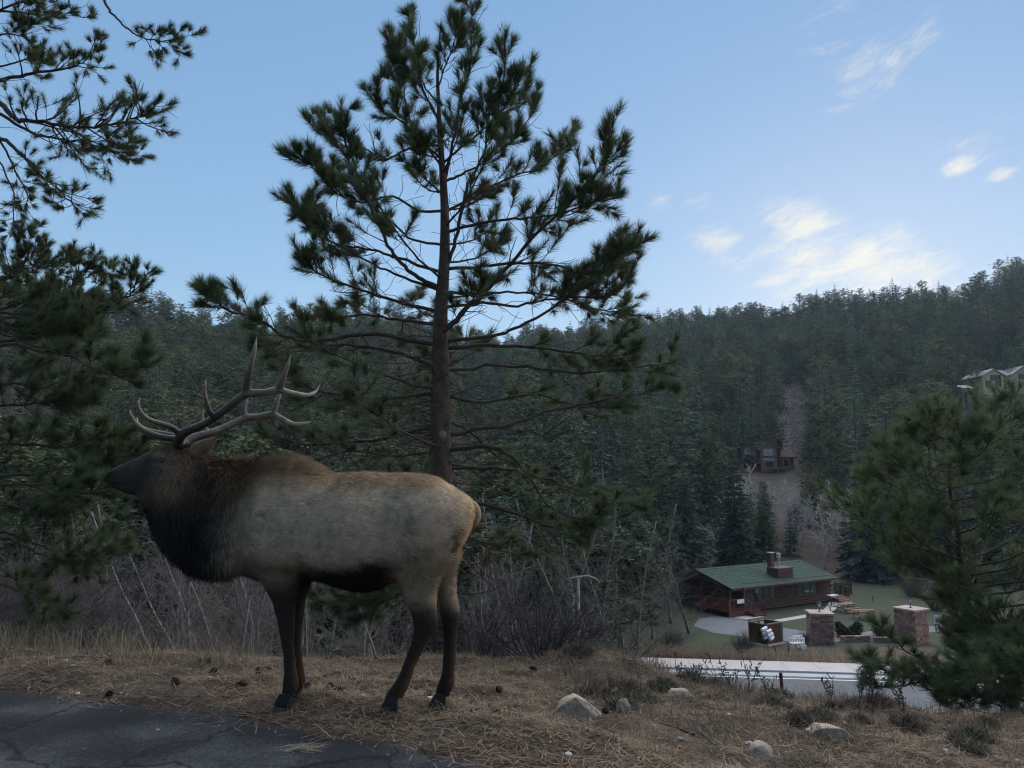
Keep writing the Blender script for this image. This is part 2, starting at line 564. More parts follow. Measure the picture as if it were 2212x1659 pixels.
def base_height(x, y):
    x = np.asarray(x, dtype=float); y = np.asarray(y, dtype=float)
    # verge: falls a little away from the road and to the right
    off = y - edge_y(x)
    zp = -0.10 * np.clip(off - 0.3, 0, 9) * sstep(0.0, 1.2, off)
    zp = zp - 0.085 * np.log1p(np.exp((x - 0.5) * 1.5)) / 1.5 * sstep(0.0, 2.2, off)
    zp = zp + 0.16 * np.exp(-((x - .75) / .9) ** 2 - ((y - 7.9) / .8) ** 2)      # root mound of the shrub
    # crest, then the bank down to the valley
    yc = 8.4 + 0.5 * np.sin(x * .35) - 0.16 * np.clip(x, 0, 6)
    dy = y - yc
    sl = np.log1p(np.exp(np.clip(dy * 1.6, -30, 30))) / 1.6
    bank = zp - 0.41 * sl
    zv = np.full_like(bank, ZV)
    k = 0.8                                   # rounded foot of the bank
    hh = np.clip(k - np.abs(bank - zv), 0, k)
    near = np.maximum(bank, zv) + np.where(bank > zv, hh * hh / (4 * k), 0)
    near = np.where(y > 40, ZV, near)
    # hillside
    u = np.clip(x / np.maximum(y, 5), RU[0], RU[-1])
    D = np.interp(u, RU, RD); E = np.interp(u, RU, RE)
    y0 = np.interp(u, [-.5, -.1, .1, .25, .6], [44, 48, 58, 92, 95])
    zr = E * D + CH
    t = np.clip((y - y0) / (D - y0), 0, 1)
    hill = (zr - ZV) * t ** 1.25
    hill = np.where(y > D, (zr - ZV) - 0.22 * (y - D), hill)
    far = ZV + np.maximum(hill, -30) * (y > y0)
    return np.where(y > 43, far, near)


def rough(x, y):
    """relief on top of the smooth ground; nil under roads and on the valley lawn"""
    x = np.asarray(x, dtype=float); y = np.asarray(y, dtype=float)
    off = y - edge_y(x)
    m_near = sstep(0.0, 0.5, off) * (1 - sstep(20, 30, y))
    n = m_near * (0.10 * fbm(x * 1.1, y * 1.1, 3, 3) + 0.06 * fbm(x * 4.3, y * 4.3, 9, 4))
    n = n + m_near * sstep(5.5, 8, y) * 0.16 * fbm(x * .8 + 5, y * .8, 21, 2)
    m_far = sstep(100, 150, y)
    n = n + m_far * 3.0 * fbm(x / 28, y / 28, 5, 4)
    return n


def ground(x, y):
    return base_height(x, y) + rough(x, y)


def ground1(x, y):
    return float(ground(np.array([float(x)]), np.array([float(y)]))[0])


def build_terrain():
    nx, ny = 390, 460
    sx = np.linspace(-1, 1, nx); sy = np.linspace(-1, 1, ny)
    kx = math.asinh(900 / 2.4); ky = math.asinh(900 / 2.2)
    X = 2.4 * np.sinh(sx * kx) + 0.8
    Y = 2.2 * np.sinh(sy * ky) + 6.0
    gx, gy = np.meshgrid(X, Y)
    gz = ground(gx, gy)
    off = gy - edge_y(gx)
    gz = gz - 0.05 * (1 - sstep(-0.12, 0.06, off))       # sunk below the asphalt
    v = np.stack([gx, gy, gz], -1).reshape(-1, 3)
    idx = np.arange(nx * ny).reshape(ny, nx)
    f = np.stack([idx[:-1, :-1], idx[:-1, 1:], idx[1:, 1:], idx[1:, :-1]], -1).reshape(-1, 4)
    me = bpy.data.meshes.new('terrain')
    me.from_pydata(v.tolist(), [], f.tolist())
    m = bpy.data.materials.new('earth_and_litter')
    m.use_nodes = True
    nt = m.node_tree; N, L = nt.nodes, nt.links
    b = N['Principled BSDF']; b.inputs['Roughness'].default_value = .95
    b.inputs['Specular IOR Level'].default_value = .1
    tc = N.new('ShaderNodeTexCoord')
    def ns(sc, det=6, ro=.65, stretch=None):
        n = N.new('ShaderNodeTexNoise')
        n.inputs['Scale'].default_value = sc; n.inputs['Detail'].default_value = det; n.inputs['Roughness'].default_value = ro
        if stretch:
            mp = N.new('ShaderNodeMapping'); mp.inputs['Scale'].default_value = stretch
            L.new(tc.outputs['Object'], mp.inputs['Vector']); L.new(mp.outputs['Vector'], n.inputs['Vector'])
        else:
            L.new(tc.outputs['Object'], n.inputs['Vector'])
        return n
    def ramp(src, stops):
        r = N.new('ShaderNodeValToRGB')
        e = r.color_ramp.elements
        e[0].position, e[0].color = stops[0][0], (*stops[0][1], 1)
        e[1].position, e[1].color = stops[1][0], (*stops[1][1], 1)
        for p, c in stops[2:]:
            q = e.new(p); q.color = (*c, 1)
        L.new(src, r.inputs['Fac'])
        return r
    n1 = ns(3.0, 3); n1b = ns(34, 8, .75)
    ad = N.new('ShaderNodeMath'); ad.operation = 'MULTIPLY_ADD'; ad.inputs[1].default_value = .62
    L.new(n1b.outputs['Fac'], ad.inputs[0])
    hf = N.new('ShaderNodeMath'); hf.operation = 'MULTIPLY'; hf.inputs[1].default_value = .38
    L.new(n1.outputs['Fac'], hf.inputs[0]); L.new(hf.outputs['Value'], ad.inputs[2])
    r1 = ramp(ad.outputs['Value'], [(.36, (0.024, 0.018, 0.014)), (.47, (0.080, 0.058, 0.042)), (.55, (0.150, 0.112, 0.080)), (.66, (0.27, 0.21, 0.155))])
    n2 = ns(.05, 5); r2 = ramp(n2.outputs['Fac'], [(.35, (0.075, 0.06, 0.048)), (.6, (0.13, 0.105, 0.085))])
    # mix by distance from the near verge (object space y)
    sp = N.new('ShaderNodeSeparateXYZ'); L.new(tc.outputs['Object'], sp.inputs['Vector'])
    mr = N.new('ShaderNodeMapRange'); mr.inputs['From Min'].default_value = 14; mr.inputs['From Max'].default_value = 40
    L.new(sp.outputs['Y'], mr.inputs['Value'])
    mx = N.new('ShaderNodeMix'); mx.data_type = 'RGBA'
    L.new(mr.outputs['Result'], mx.inputs['Factor']); L.new(r1.outputs['Color'], mx.inputs['A']); L.new(r2.outputs['Color'], mx.inputs['B'])
    L.new(mx.outputs['Result'], b.inputs['Base Color'])
    nb = ns(38, 7, .7); bp = N.new('ShaderNodeBump'); bp.inputs['Strength'].default_value = 1.0; bp.inputs['Distance'].default_value = .05
    L.new(nb.outputs['Fac'], bp.inputs['Height']); L.new(bp.outputs['Normal'], b.inputs['Normal'])
    o = finish(me, 'terrain', m, None, True)
    return tag(o, 'brown litter-strewn ground falling from the verge to the valley and rising as hills', 'ground', kind='structure')


build_terrain()


def sheet(name, pts, z, m, label, cat, kind='structure'):
    mb = MB()
    mb.add([(p[0], p[1], z) for p in pts], [tuple(range(len(pts)))])
    o = mb.build(name, m)
    return tag(o, label, cat, kind=kind)


def build_near_road():
    xs = np.linspace(-14, 9, 320)
    v = []; f = []
    cols = 40
    for i, x in enumerate(xs):
        ye = float(edge_y(x)) + 0.10 * float(fbm(np.array([x * 1.3]), np.array([1.0]), 4, 4)[0]) + 0.05 * float(vnoise(np.array([x * 9]), np.array([3.]), 8)[0])
        for j in range(cols):
            t = (j / (cols - 1)) ** 2
            y = ye - t * (ye + 6.5)
            z = 0.004 - (0.035 if j == 0 else 0.0)
            v.append((x, y, z))
    for i in range(len(xs) - 1):
        for j in range(cols - 1):
            a = i * cols + j
            f.append((a, a + cols, a + cols + 1, a + 1)[::-1])
    mb = MB(); mb.add(v, f)
    o = mb.build('near_road', M['asphalt'], None, True)
    tag(o, 'dark worn asphalt road whose ragged edge meets the needle-covered verge', 'road', kind='structure')


build_near_road()


def strip(name, s0, s1, t0, t1, z, m, label, cat, parent=None, kind='structure', n=1):
    mb = MB()
    mb.add([road_pt(s0, t0, z), road_pt(s1, t0, z), road_pt(s1, t1, z), road_pt(s0, t1, z)], [(0, 1, 2, 3)])
    o = mb.build(name, m, parent)
    if parent is None:
        tag(o, label, cat, kind=kind)
    return o


vr = strip('valley_road', -70, 90, -8.2, 0.55, ZV + .012, M['asphalt_far'], 'grey two-lane road across the valley floor below the bank', 'road')
strip('edge_line', -70, 90, -.07, .07, ZV + .017, M['white_paint'], None, None, vr)
strip('centre_line', -70, 90, -6.05, -5.93, ZV + .017, M['yellow_paint'], None, None, vr)
strip('centre_line', -70, 90, -5.80, -5.68, ZV + .017, M['yellow_paint'], None, None, vr)
strip('gutter', -70, 90, 0.552, 1.45, ZV + .018, M['gutter'], None, None, vr)
# kerb and pavement
mb = MB()
for s in range(-70, 90, 2):
    p = [road_pt(s, 1.452, 0), road_pt(s + 1.99, 1.452, 0), road_pt(s + 1.99, 1.60, 0), road_pt(s, 1.60, 0)]
    vs = [(q[0], q[1], ZV - .05) for q in p] + [(q[0], q[1], ZV + .13) for q in p]
    mb.add(vs, [(4, 5, 6, 7), (0, 1, 5, 4), (1, 2, 6, 5), (2, 3, 7, 6), (3, 0, 4, 7)])
mb.build('kerb', M['concrete'], vr)
mb = MB()
for s in range(-70, 90, 2):
    p = [road_pt(s, 1.605, 0), road_pt(s + 1.985, 1.605, 0), road_pt(s + 1.985, 3.9, 0), road_pt(s, 3.9, 0)]
    vs = [(q[0], q[1], ZV - .05) for q in p] + [(q[0], q[1], ZV + .125) for q in p]
    mb.add(vs, [(4, 5, 6, 7), (0, 1, 5, 4), (1, 2, 6, 5), (2, 3, 7, 6), (3, 0, 4, 7)])
o = mb.build('pavement', M['concrete'])
tag(o, 'pale pinkish concrete pavement along the far side of the valley road', 'pavement', kind='structure')

M['lawn'] = mat('winter_lawn', (0.034, 0.050, 0.027), .95, (.35, .45, (0.062, 0.058, 0.036)), (12, .5, .03))
M['dry_verge'] = mat('dry_verge', (0.20, 0.155, 0.115), .95, (.5, .4, (0.12, 0.09, 0.07)), (10, .5, .05))
M['drive'] = mat('driveway_asphalt', (0.155, 0.165, 0.18), .85, (.7, .2))
# lawn and verge of the property across the road
lp = [G(1360, 1408, ZV), G(1700, 1398, ZV), G(2300, 1398, ZV), Vector((64, 76, 0)), Vector((60, 90, 0)), Vector((24, 90, 0)), Vector((14, 84, 0)), Vector((9, 70, 0))]
sheet('lawn', lp, ZV + .006, M['lawn'], 'dull green winter lawn round the log cabin', 'lawn')
vp = [road_pt(-24, 3.89, 0), road_pt(60, 3.89, 0), road_pt(60, 7.6, 0), road_pt(20, 7.8, 0), road_pt(-4, 7.0, 0), road_pt(-24, 7.5, 0)]
sheet('roadside_verge', vp, ZV + .010, M['dry_verge'], 'strip of dry tan verge between the pavement and the stone pillars', 'verge')
dp = [(1498, 1352), (1510, 1337), (1545, 1332), (1590, 1334), (1625, 1345), (1690, 1356), (1760, 1367), (1860, 1366), (1960, 1356), (2080, 1350), (2080, 1362), (1960, 1369), (1860, 1380), (1760, 1392), (1690, 1385), (1610, 1376), (1540, 1367)]
sheet('driveway', [G(a, b, ZV) for a, b in dp], ZV + .014, M['drive'], 'grey asphalt driveway curving past the log cabin', 'driveway')
sheet('doorstep_slab', [G(a, b, ZV) for a, b in [(1585, 1334), (1612, 1339), (1652, 1333), (1618, 1329)]], ZV + .022, M['concrete'], 'pale concrete slab at the foot of the porch steps', 'slab')
pth = [(1655, 1346), (1700, 1338), (1752, 1329), (1785, 1321), (1800, 1309), (1812, 1300), (1832, 1299)]
c = [G(a, b, ZV) for a, b in pth]
c = [Vector(q) for q in spline([tuple(q) for q in c], 18)]
lft = []; rgt = []
for i, q in enumerate(c):
    d = (c[min(i + 1, len(c) - 1)] - c[max(i - 1, 0)]); d.z = 0; d.normalize()
    w = 0.42 + 0.5 * max(0, i - 9) / 8
    lft.append(q + Vector((-d.y, d.x, 0)) * w); rgt.append(q - Vector((-d.y, d.x, 0)) * w)
sheet('footpath', lft + rgt[::-1], ZV + .018, M['concrete'], 'narrow pale concrete footpath winding across the lawn to the cabin deck', 'path')

# ------------------------------------------------------------------ conifers of valley and hills
def conifer_parts(kind, seed, h, dens=1.0):
    """returns (trunk mesh, crown mesh) of a conifer of height h standing at the origin"""
    r = np.random.default_rng(seed)
    mb = MB()
    r0 = .011 * h + .05
    top = h * .97
    bend = r.normal(0, .015 * h, 2)
    zz = np.linspace(0, top, 7)
    pts = np.column_stack([bend[0] * (zz / h) ** 2, bend[1] * (zz / h) ** 2, zz])
    mb.tube(pts, np.linspace(r0, .02, 7), 6)
    tris = []; cols = []
    def spray(p, d, ln, wd, n, tone, sag):
        """flat hanging spray of leaf-sized triangles along a branch"""
        s = r.random(n) ** .7
        q = p[None] + d[None] * (s * ln)[:, None]
        q[:, 2] -= sag * (s * ln) ** 2
        side = np.cross(d, [0, 0, 1.0]); side /= max(np.linalg.norm(side), 1e-6)
        lat = (r.random(n) - .5)[:, None] * 2
        w_ = wd * (1.15 - s)[:, None] + .12 * wd
        a = q + side[None] * lat * w_ * .25
        b = a + side[None] * lat * w_ + d[None] * (w_ * (.5 + .6 * r.random((n, 1)))) + r.normal(0, .10 * wd, (n, 3)) - np.array([0, 0, 1.0]) * w_ * .35 * r.random((n, 1))
        perp = np.cross(b - a, r.normal(0, 1, (n, 3))); perp /= np.maximum(np.linalg.norm(perp, axis=1, keepdims=True), 1e-6)
        hw = .13 * wd + .05
        tris.append(np.stack([a - perp * hw, a + perp * hw, b], 1))
        cols.append(np.array(tone)[None] * (.65 + .7 * r.random((n, 1))))
    if kind == 'spruce':
        c0 = np.array([0.068, 0.098, 0.080]); wmax = h * .17 + .4
        nw = int((26 + 1.1 * h) * dens)
        hue = r.random()
        c0 = c0 * (1 - .35 * hue) + np.array([0.11, 0.13, 0.065]) * .45 * hue
        for k in range(nw):
            f = (k + r.random() * .6) / nw
            z = h * (.06 + .93 * f)
            L = wmax * (1 - f) ** .85 * (.8 + .35 * r.random()) + .12
            nb = max(4, int(8 * (1 - f * .45)))
            a0 = r.random() * 6.28
            for j in range(nb):
                a = a0 + 6.28 * j / nb + r.normal(0, .2)
                d = np.array([math.cos(a), math.sin(a), .25 * f - .18 * (1 - f) + r.normal(0, .06)]); d /= np.linalg.norm(d)
                lb = L * (.72 + .4 * r.random())
                p = np.array([bend[0] * (z / h) ** 2, bend[1] * (z / h) ** 2, z])
                spray(p, d, lb, .32 * lb + .14, max(4, int((5 + 5.5 * lb) * dens)), c0 * (.8 + .5 * r.random()), .05)
    else:
        c0 = np.array([0.095, 0.118, 0.070]) if kind == 'pine' else np.array([0.110, 0.134, 0.078])
        zc = .22 if kind == 'pine' else .12
        nb = int((30 + 3.2 * h) * dens)
        for k in range(nb):
            f = (k + r.random()) / nb
            z = h * (zc + (.97 - zc) * f)
            prof = math.sin(math.pi * min(1, (f * .82 + .20))) ** .7
            L = h * (.25 if kind == 'pine' else .29) * prof * (.55 + .6 * r.random()) + .2
            a = k * 2.399 + r.normal(0, .5)
            d = np.array([math.cos(a), math.sin(a), .12 + .55 * f + r.normal(0, .12)]); d /= np.linalg.norm(d)
            p = np.array([0, 0, z])
            mb.tube([p, p + d * L * .6, p + d * L * .9 + [0, 0, .05 * L]], [.035 * L + .01, .02 * L + .008, .008], 3, cap=False)
            tone = c0 * (.6 + .8 * r.random())
            for q in range(int(3 + 2.2 * L)):
                s = .35 + .65 * r.random()
                cpt = p + d * L * s + r.normal(0, .16 * L + .05, 3) * np.array([1, 1, .55])
                n = int(15 * dens); rad = .20 + .11 * L
                o = r.normal(0, 1, (n, 3)); o /= np.linalg.norm(o, axis=1, keepdims=True)
                o[:, 2] = np.abs(o[:, 2]) * .8 - .25
                aa = cpt[None] + o * rad * .15
                bb = cpt[None] + o * rad * (.7 + .6 * r.random((n, 1)))
                pr = np.cross(bb - aa, r.normal(0, 1, (n, 3))); pr /= np.maximum(np.linalg.norm(pr, axis=1, keepdims=True), 1e-6)
                hw = .10 * rad + .02
                tris.append(np.stack([aa - pr * hw, aa + pr * hw, bb], 1))
                cols.append(tone[None] * (.7 + .6 * r.random((n, 1))))
    tm = bpy.data.meshes.new('trunk')
    tm.from_pydata(np.concatenate(mb.v).tolist(), [], mb.f); tm.materials.append(M['far_bark']); tm.update()
    tm.polygons.foreach_set('use_smooth', np.ones(len(tm.polygons), dtype=bool))
    cm = tri_mesh('crown', np.concatenate(tris), np.concatenate(cols)); cm.materials.append(M['spruce'])
    return tm, cm


PROTO = {}
for i in range(4):
    PROTO[('spruce', i)] = conifer_parts('spruce', 100 + i, 12.0, .62)
for i in range(5):
    PROTO[('pine', i)] = conifer_parts('pine', 140 + i, 10.0, .75)
for i in range(3):
    PROTO[('bushy', i)] = conifer_parts('bushy', 180 + i, 8.0, .8)
NEARP = {}
for i in range(3):
    NEARP[('spruce', i)] = conifer_parts('spruce', 200 + i, 16.0, 1.5)
for i in range(3):
    NEARP[('pine', i)] = conifer_parts('pine', 220 + i, 10.0, 1.7)


def place_tree(meshes, loc, h, h0, rz, name, label, group):
    s = h / h0
    o = thing(name, label, 'tree', loc, rz, group)
    o.scale = (s * random.uniform(.9, 1.1), s * random.uniform(.9, 1.1), s)
    for m, n in zip(meshes, ('trunk', 'crown')):
        c = bpy.data.objects.new(n, m); COL.objects.link(c); c.parent = o
        if n == 'crown': c['kind'] = 'stuff'
    return o


# places that stay open: picture rectangles that must not be covered, with the distance of what shows there
KEEP = [(1598, 948, 1722, 1030, 163), (2078, 790, 2240, 848, 213), (1712, 1020, 1795, 1078, 118), (1505, 1190, 1850, 1420, 76)]


def forest_points():
    pts = []
    r = np.random.default_rng(77)
    n = 60000
    uu = r.uniform(RU[0] * .98, .80, n); yy = np.sqrt(r.uniform(40 ** 2, 455 ** 2, n))
    x = uu * yy
    y0 = np.interp(uu, [-.5, -.1, .1, .25, .6], [30, 40, 74, 98, 104])
    D = np.interp(uu, RU, RD)
    ok = (yy > y0) & (yy < D + 14)
    x, yy, uu, D = x[ok], yy[ok], uu[ok], D[ok]
    z = ground(x, yy)
    clump = fbm(x / 22, yy / 22, 91, 3)
    order = r.permutation(len(x))
    cell = {}
    out = []
    for i in order:
        dmin = 3.3 + (2.0 if clump[i] < -.15 else 0) + .002 * yy[i]
        if D[i] - yy[i] < 8: dmin *= 1.25
        gx, gy = int(x[i] // 5), int(yy[i] // 5)
        bad = False
        for a in (-1, 0, 1):
            for b in (-1, 0, 1):
                for (qx, qy) in cell.get((gx + a, gy + b), ()):
                    if (qx - x[i]) ** 2 + (qy - yy[i]) ** 2 < dmin * dmin:
                        bad = True; break
                if bad: break
            if bad: break
        if bad: continue
        f = yy[i] / D[i]
        ty = r.random()
        kind = 'spruce' if ty < (.38 if uu[i] > .08 else .12) * (1.2 - .5 * f) else ('pine' if ty < .80 else 'bushy')
        h = {'spruce': 8.5, 'pine': 7.6, 'bushy': 5.6}[kind] * r.uniform(.45, 1.6) * (1.65 if uu[i] > 0 else 1.2)
        if D[i] - yy[i] < 18:
            h *= .95
        bx, by, _ = project(np.array([[x[i], yy[i], z[i]]])); tx, ty_, _ = project(np.array([[x[i], yy[i], z[i] + h]]))
        w = .22 * h * F / yy[i]
        cover = False
        for (x0, ya, x1, yb, dd) in KEEP:
            if yy[i] < dd + 2 and bx[0] + w > x0 and bx[0] - w < x1 and by[0] > ya and ty_[0] < yb:
                cover = True; break
        # the scree strip must stay in view too
        if yy[i] < 262 and 1650 < bx[0] < 1780 and ty_[0] < 960 and by[0] > 838:
            for q in np.linspace(ty_[0], by[0], 7):
                if 842 < q < 958:
                    c = 1722 - (q - 840) * .12 + 6 * math.sin(q / 15)
                    if abs(bx[0] - c) < np.interp(q, [842, 880, 930, 958], [10, 22, 20, 10]) + w * .7: cover = True
        # bare strip of scree
        if 1672 < bx[0] < 1750 and 835 < by[0] < 985:
            c = 1722 - (by[0] - 840) * .12 + 10 * math.sin(by[0] / 15)
            if abs(bx[0] - c + 9 * math.sin(by[0] / 7.0)) < 17 and r.random() < .93: cover = True
        if cover: continue
        cell.setdefault((gx, gy), []).append((x[i], yy[i]))
        out.append((x[i], yy[i], z[i], h, kind, int(r.integers(0, {'spruce': 4, 'pine': 5, 'bushy': 3}[kind])), r.random() * 6.28, h * F / yy[i], bx[0], by[0]))
    return out


H0 = {'spruce': 12.0, 'pine': 10.0, 'bushy': 8.0}
NAME = {'spruce': 'spruce_tree', 'pine': 'pine_tree', 'bushy': 'bushy_pine_tree'}
LAB = {'spruce': 'pointed dark spruce in the forest on the hillside', 'pine': 'round-topped pine in the forest on the hillside', 'bushy': 'low bushy pine in the forest on the hillside'}
FP = forest_points()
vis = [(p[7] if -120 < p[8] < 2330 else 0, i) for i, p in enumerate(FP)]
vis.sort(reverse=True)
single = set()
cnt = {'spruce': 0, 'pine': 0, 'bushy': 0}
for s_, i in vis:
    k = FP[i][4]
    if cnt[k] < 95:
        single.add(i); cnt[k] += 1
src = {}
for i in sorted(single):
    x, y, z, h, kind, v, rz = FP[i][:7]
    o = place_tree(PROTO[(kind, v)], (x, y, z - .15), h, H0[kind], rz, NAME[kind], LAB[kind], NAME[kind].replace('_', ' ') + 's on the hillside')
    src.setdefault((kind, v), o)


def forest_mass():
    rest = [p for i, p in enumerate(FP) if i not in single]
    keys = [k for k in PROTO if k in src]
    me = bpy.data.meshes.new('hillside_forest')
    pos = np.array([[p[0], p[1], p[2] - .15] for p in rest], dtype=np.float32)
    me.vertices.add(len(rest)); me.vertices.foreach_set('co', pos.reshape(-1))
    def attr(n, t, v):
        a = me.attributes.new(n, t, 'POINT'); a.data.foreach_set('value', v)
    attr('which', 'INT', np.array([keys.index((p[4], p[5])) if (p[4], p[5]) in keys else 0 for p in rest], dtype=np.int32))
    attr('size', 'FLOAT', np.array([p[3] / H0[p[4]] for p in rest], dtype=np.float32))
    attr('turn', 'FLOAT', np.array([p[6] for p in rest], dtype=np.float32))
    o = bpy.data.objects.new('hillside_forest', me); COL.objects.link(o)
    ng = bpy.data.node_groups.new('scatter_trees', 'GeometryNodeTree')
    ng.interface.new_socket('Geometry', in_out='INPUT', socket_type='NodeSocketGeometry')
    ng.interface.new_socket('Geometry', in_out='OUTPUT', socket_type='NodeSocketGeometry')
    N, L = ng.nodes, ng.links
    gi = N.new('NodeGroupInput'); go = N.new('NodeGroupOutput')
    jn = N.new('GeometryNodeJoinGeometry')
    def named(n, t):
        a = N.new('GeometryNodeInputNamedAttribute'); a.data_type = t; a.inputs['Name'].default_value = n
        return [s for s in a.outputs if s.enabled and s.name == 'Attribute'][0]
    wh = named('which', 'INT'); sz = named('size', 'FLOAT'); tu = named('turn', 'FLOAT')
    cx = N.new('ShaderNodeCombineXYZ'); L.new(tu, cx.inputs['Z'])
    for ki, k in enumerate(keys):
        cmp_ = N.new('FunctionNodeCompare'); cmp_.data_type = 'INT'; cmp_.operation = 'EQUAL'
        ins = [s for s in cmp_.inputs if s.enabled]
        L.new(wh, ins[0]); ins[1].default_value = ki
        for ch in src[k].children:
            oi = N.new('GeometryNodeObjectInfo'); oi.transform_space = 'ORIGINAL'; oi.inputs['Object'].default_value = ch
            oi.inputs['As Instance'].default_value = True
            ip = N.new('GeometryNodeInstanceOnPoints')
            L.new(gi.outputs[0], ip.inputs['Points']); L.new(cmp_.outputs['Result'], ip.inputs['Selection'])
            L.new(oi.outputs['Geometry'], ip.inputs['Instance']); L.new(cx.outputs['Vector'], ip.inputs['Rotation']); L.new(sz, ip.inputs['Scale'])
            L.new(ip.outputs['Instances'], jn.inputs[0])
    L.new(jn.outputs[0], go.inputs[0])
    md = o.modifiers.new('scatter', 'NODES'); md.node_group = ng
    tag(o, 'dense dark conifer forest covering the hills up to the skyline', 'forest', kind='stuff')
    print('forest', len(rest), 'single', len(single), [len(PROTO[k][1].polygons) for k in PROTO])


forest_mass()

# big trees of the valley, each set by its foot and top in the picture
VT = [  # kind, picture x, base distance, top y, variant, label
    ('spruce', 1582, 84, 955, 0, 'tall dark spruce behind the left half of the cabin roof'),
    ('spruce', 1640, 88, 1035, 1, 'smaller dark spruce behind the cabin chimney'),
    ('spruce', 1480, 80, 990, 2, 'broad dark spruce just beyond the porch end of the cabin'),
    ('spruce', 1430, 86, 1030, 1, 'dark spruce among the bare aspens by the cabin porch'),
    ('spruce', 1870, 92, 905, 0, 'tall dark spruce beside the deck end of the cabin'),
    ('spruce', 1905, 104, 985, 1, 'spruce behind the tall one beside the cabin deck'),
    ('spruce', 1960, 96, 990, 2, 'dark spruce beyond the picnic tables'),
    ('spruce', 2040, 100, 930, 1, 'large spruce behind the stone pillars at the wood edge'),
    ('spruce', 2110, 92, 880, 0, 'large spruce behind the brown board sign'),
    ('spruce', 2190, 88, 850, 2, 'tall spruce behind the picket fence'),
    ('spruce', 1700, 112, 1095, 2, 'young spruce below the red house among the aspens'),
    ('spruce', 1760, 120, 1100, 0, 'young spruce on the slope beneath the red house'),
    ('pine', 1380, 70, 1070, 0, 'ragged pine on the valley floor left of the lawn'),
    ('pine', 1270, 60, 1010, 1, 'ragged pine among bare aspens below the bank'),
    ('pine', 1190, 52, 985, 2, 'dark pine below the bank behind the bare shrub'),
    ('pine', 1090, 46, 960, 0, 'dark pine below the bank behind the elk rump'),
    ('pine', 700, 40, 990, 1, 'dark pine below the bank behind the elk back'),
    ('pine', 540, 44, 930, 2, 'dark pine below the bank behind the elk hump'),
    ('pine', 360, 34, 1090, 0, 'dark pine below the bank under the elk muzzle'),
    ('pine', 250, 42, 900, 1, 'tall pine below the bank ahead of the elk'),
    ('pine', 120, 36, 960, 2, 'dark pine below the bank behind the willow thicket'),
    ('pine', 20, 40, 880, 0, 'tall pine below the bank behind the overhanging branches'),
    ('pine', 620, 52, 900, 1, 'pine below the bank seen between the antlers and the tall pine'),
    ('pine', 830, 50, 930, 2, 'pine below the bank just behind the tall pine trunk'),
    ('pine', 1010, 34, 1075, 1, 'dark low pine on the bank behind the elk tail'),
    ('pine', 1140, 38, 1040, 2, 'dark pine on the bank behind the crest shrub'),
    ('pine', 1235, 43, 1060, 0, 'dark pine halfway down the bank toward the lawn'),
    ('pine', 1330, 52, 1040, 1, 'dark pine at the foot of the bank near the lawn edge'),
    ('pine', 760, 33, 1110, 0, 'low dark pine on the bank behind the elk belly'),
    ('pine', 880, 36, 1100, 2, 'low dark pine on the bank behind the elk haunch'),
    ('pine', 600, 34, 1120, 1, 'low dark pine on the bank behind the elk shoulder'),
    ('pine', 450, 58, 880, 0, 'pine below the bank seen under the antlers'),
]
for kind, px_, d_, top, v, lab in VT:
    x = (px_ - 1106) / F * d_
    z = ground1(x, d_)
    h = P(px_, top, d_).z - z
    h0 = 16.0 if kind == 'spruce' else 10.0
    place_tree(NEARP[(kind, v)], (x, d_, z - .1), h, h0, random.random() * 6.28, 'valley_spruce' if kind == 'spruce' else 'valley_pine', lab, None)


# ------------------------------------------------------------------ bare broadleaf trees and shrubs
def bare_tree(seed, h, r0, spread=.5, nb=26, lean=0.0, twigs=5, first=.3, sinuous=.05, up=.5, tk=1.0):
    """trunk and bare boughs of a leafless tree at the origin: (trunk MB, bough MB)"""
    r = np.random.default_rng(seed)
    t = MB(); b = MB()
    n = 12
    p = [np.array([0, 0, -.2])]; d = np.array([math.sin(lean), r.normal(0, .05), math.cos(lean)])
    for k in range(n):
        d = d + r.normal(0, sinuous, 3) + np.array([0, 0, .03]); d /= np.linalg.norm(d)
        p.append(p[-1] + d * h / n)
    p = np.array(p)
    t.tube(p, r0 * np.linspace(1, .14, n + 1) ** .8, 7)
    for k in range(nb):
        f = first + (1 - first) * (k + r.random()) / nb
        i = min(int(f * n), n - 1)
        a = r.random() * 6.28
        L = h * spread * (1.15 - f) * (.5 + .8 * r.random())
        d = np.array([math.cos(a), math.sin(a), up + .6 * r.random()]); d /= np.linalg.norm(d)
        q = [p[i]]
        for s in range(6):
            d = d + r.normal(0, .14, 3) + np.array([0, 0, .05]); d /= np.linalg.norm(d)
            q.append(q[-1] + d * L / 6)
        q = np.array(q)
        b.tube(q, np.linspace(r0 * .30 * (1.2 - f) + .004 * tk, .003 * tk, 7), 4, cap=False)
        for m in range(twigs):
            j = r.integers(1, 6); dd = (q[j + 1] - q[j]); dd /= np.linalg.norm(dd)
            dd = dd + r.normal(0, .55, 3) + [0, 0, .2]; dd /= np.linalg.norm(dd)
            l2 = L * (.25 + .4 * r.random())
            w = [q[j]]
            for s in range(3):
                dd = dd + r.normal(0, .2, 3); dd /= np.linalg.norm(dd); w.append(w[-1] + dd * l2 / 3)
            b.tube(np.array(w), np.array([.006, .005, .004, .003]) * tk, 3, cap=False)
            for _ in range(2):
                d3 = dd + r.normal(0, .6, 3); d3 /= np.linalg.norm(d3)
                b.tube(np.array([w[1 + _], w[1 + _] + d3 * l2 * .25, w[1 + _] + d3 * l2 * .45 + [0, 0, .02]]), np.array([.004, .0035, .0025]) * tk, 3, cap=False)
    return t, b


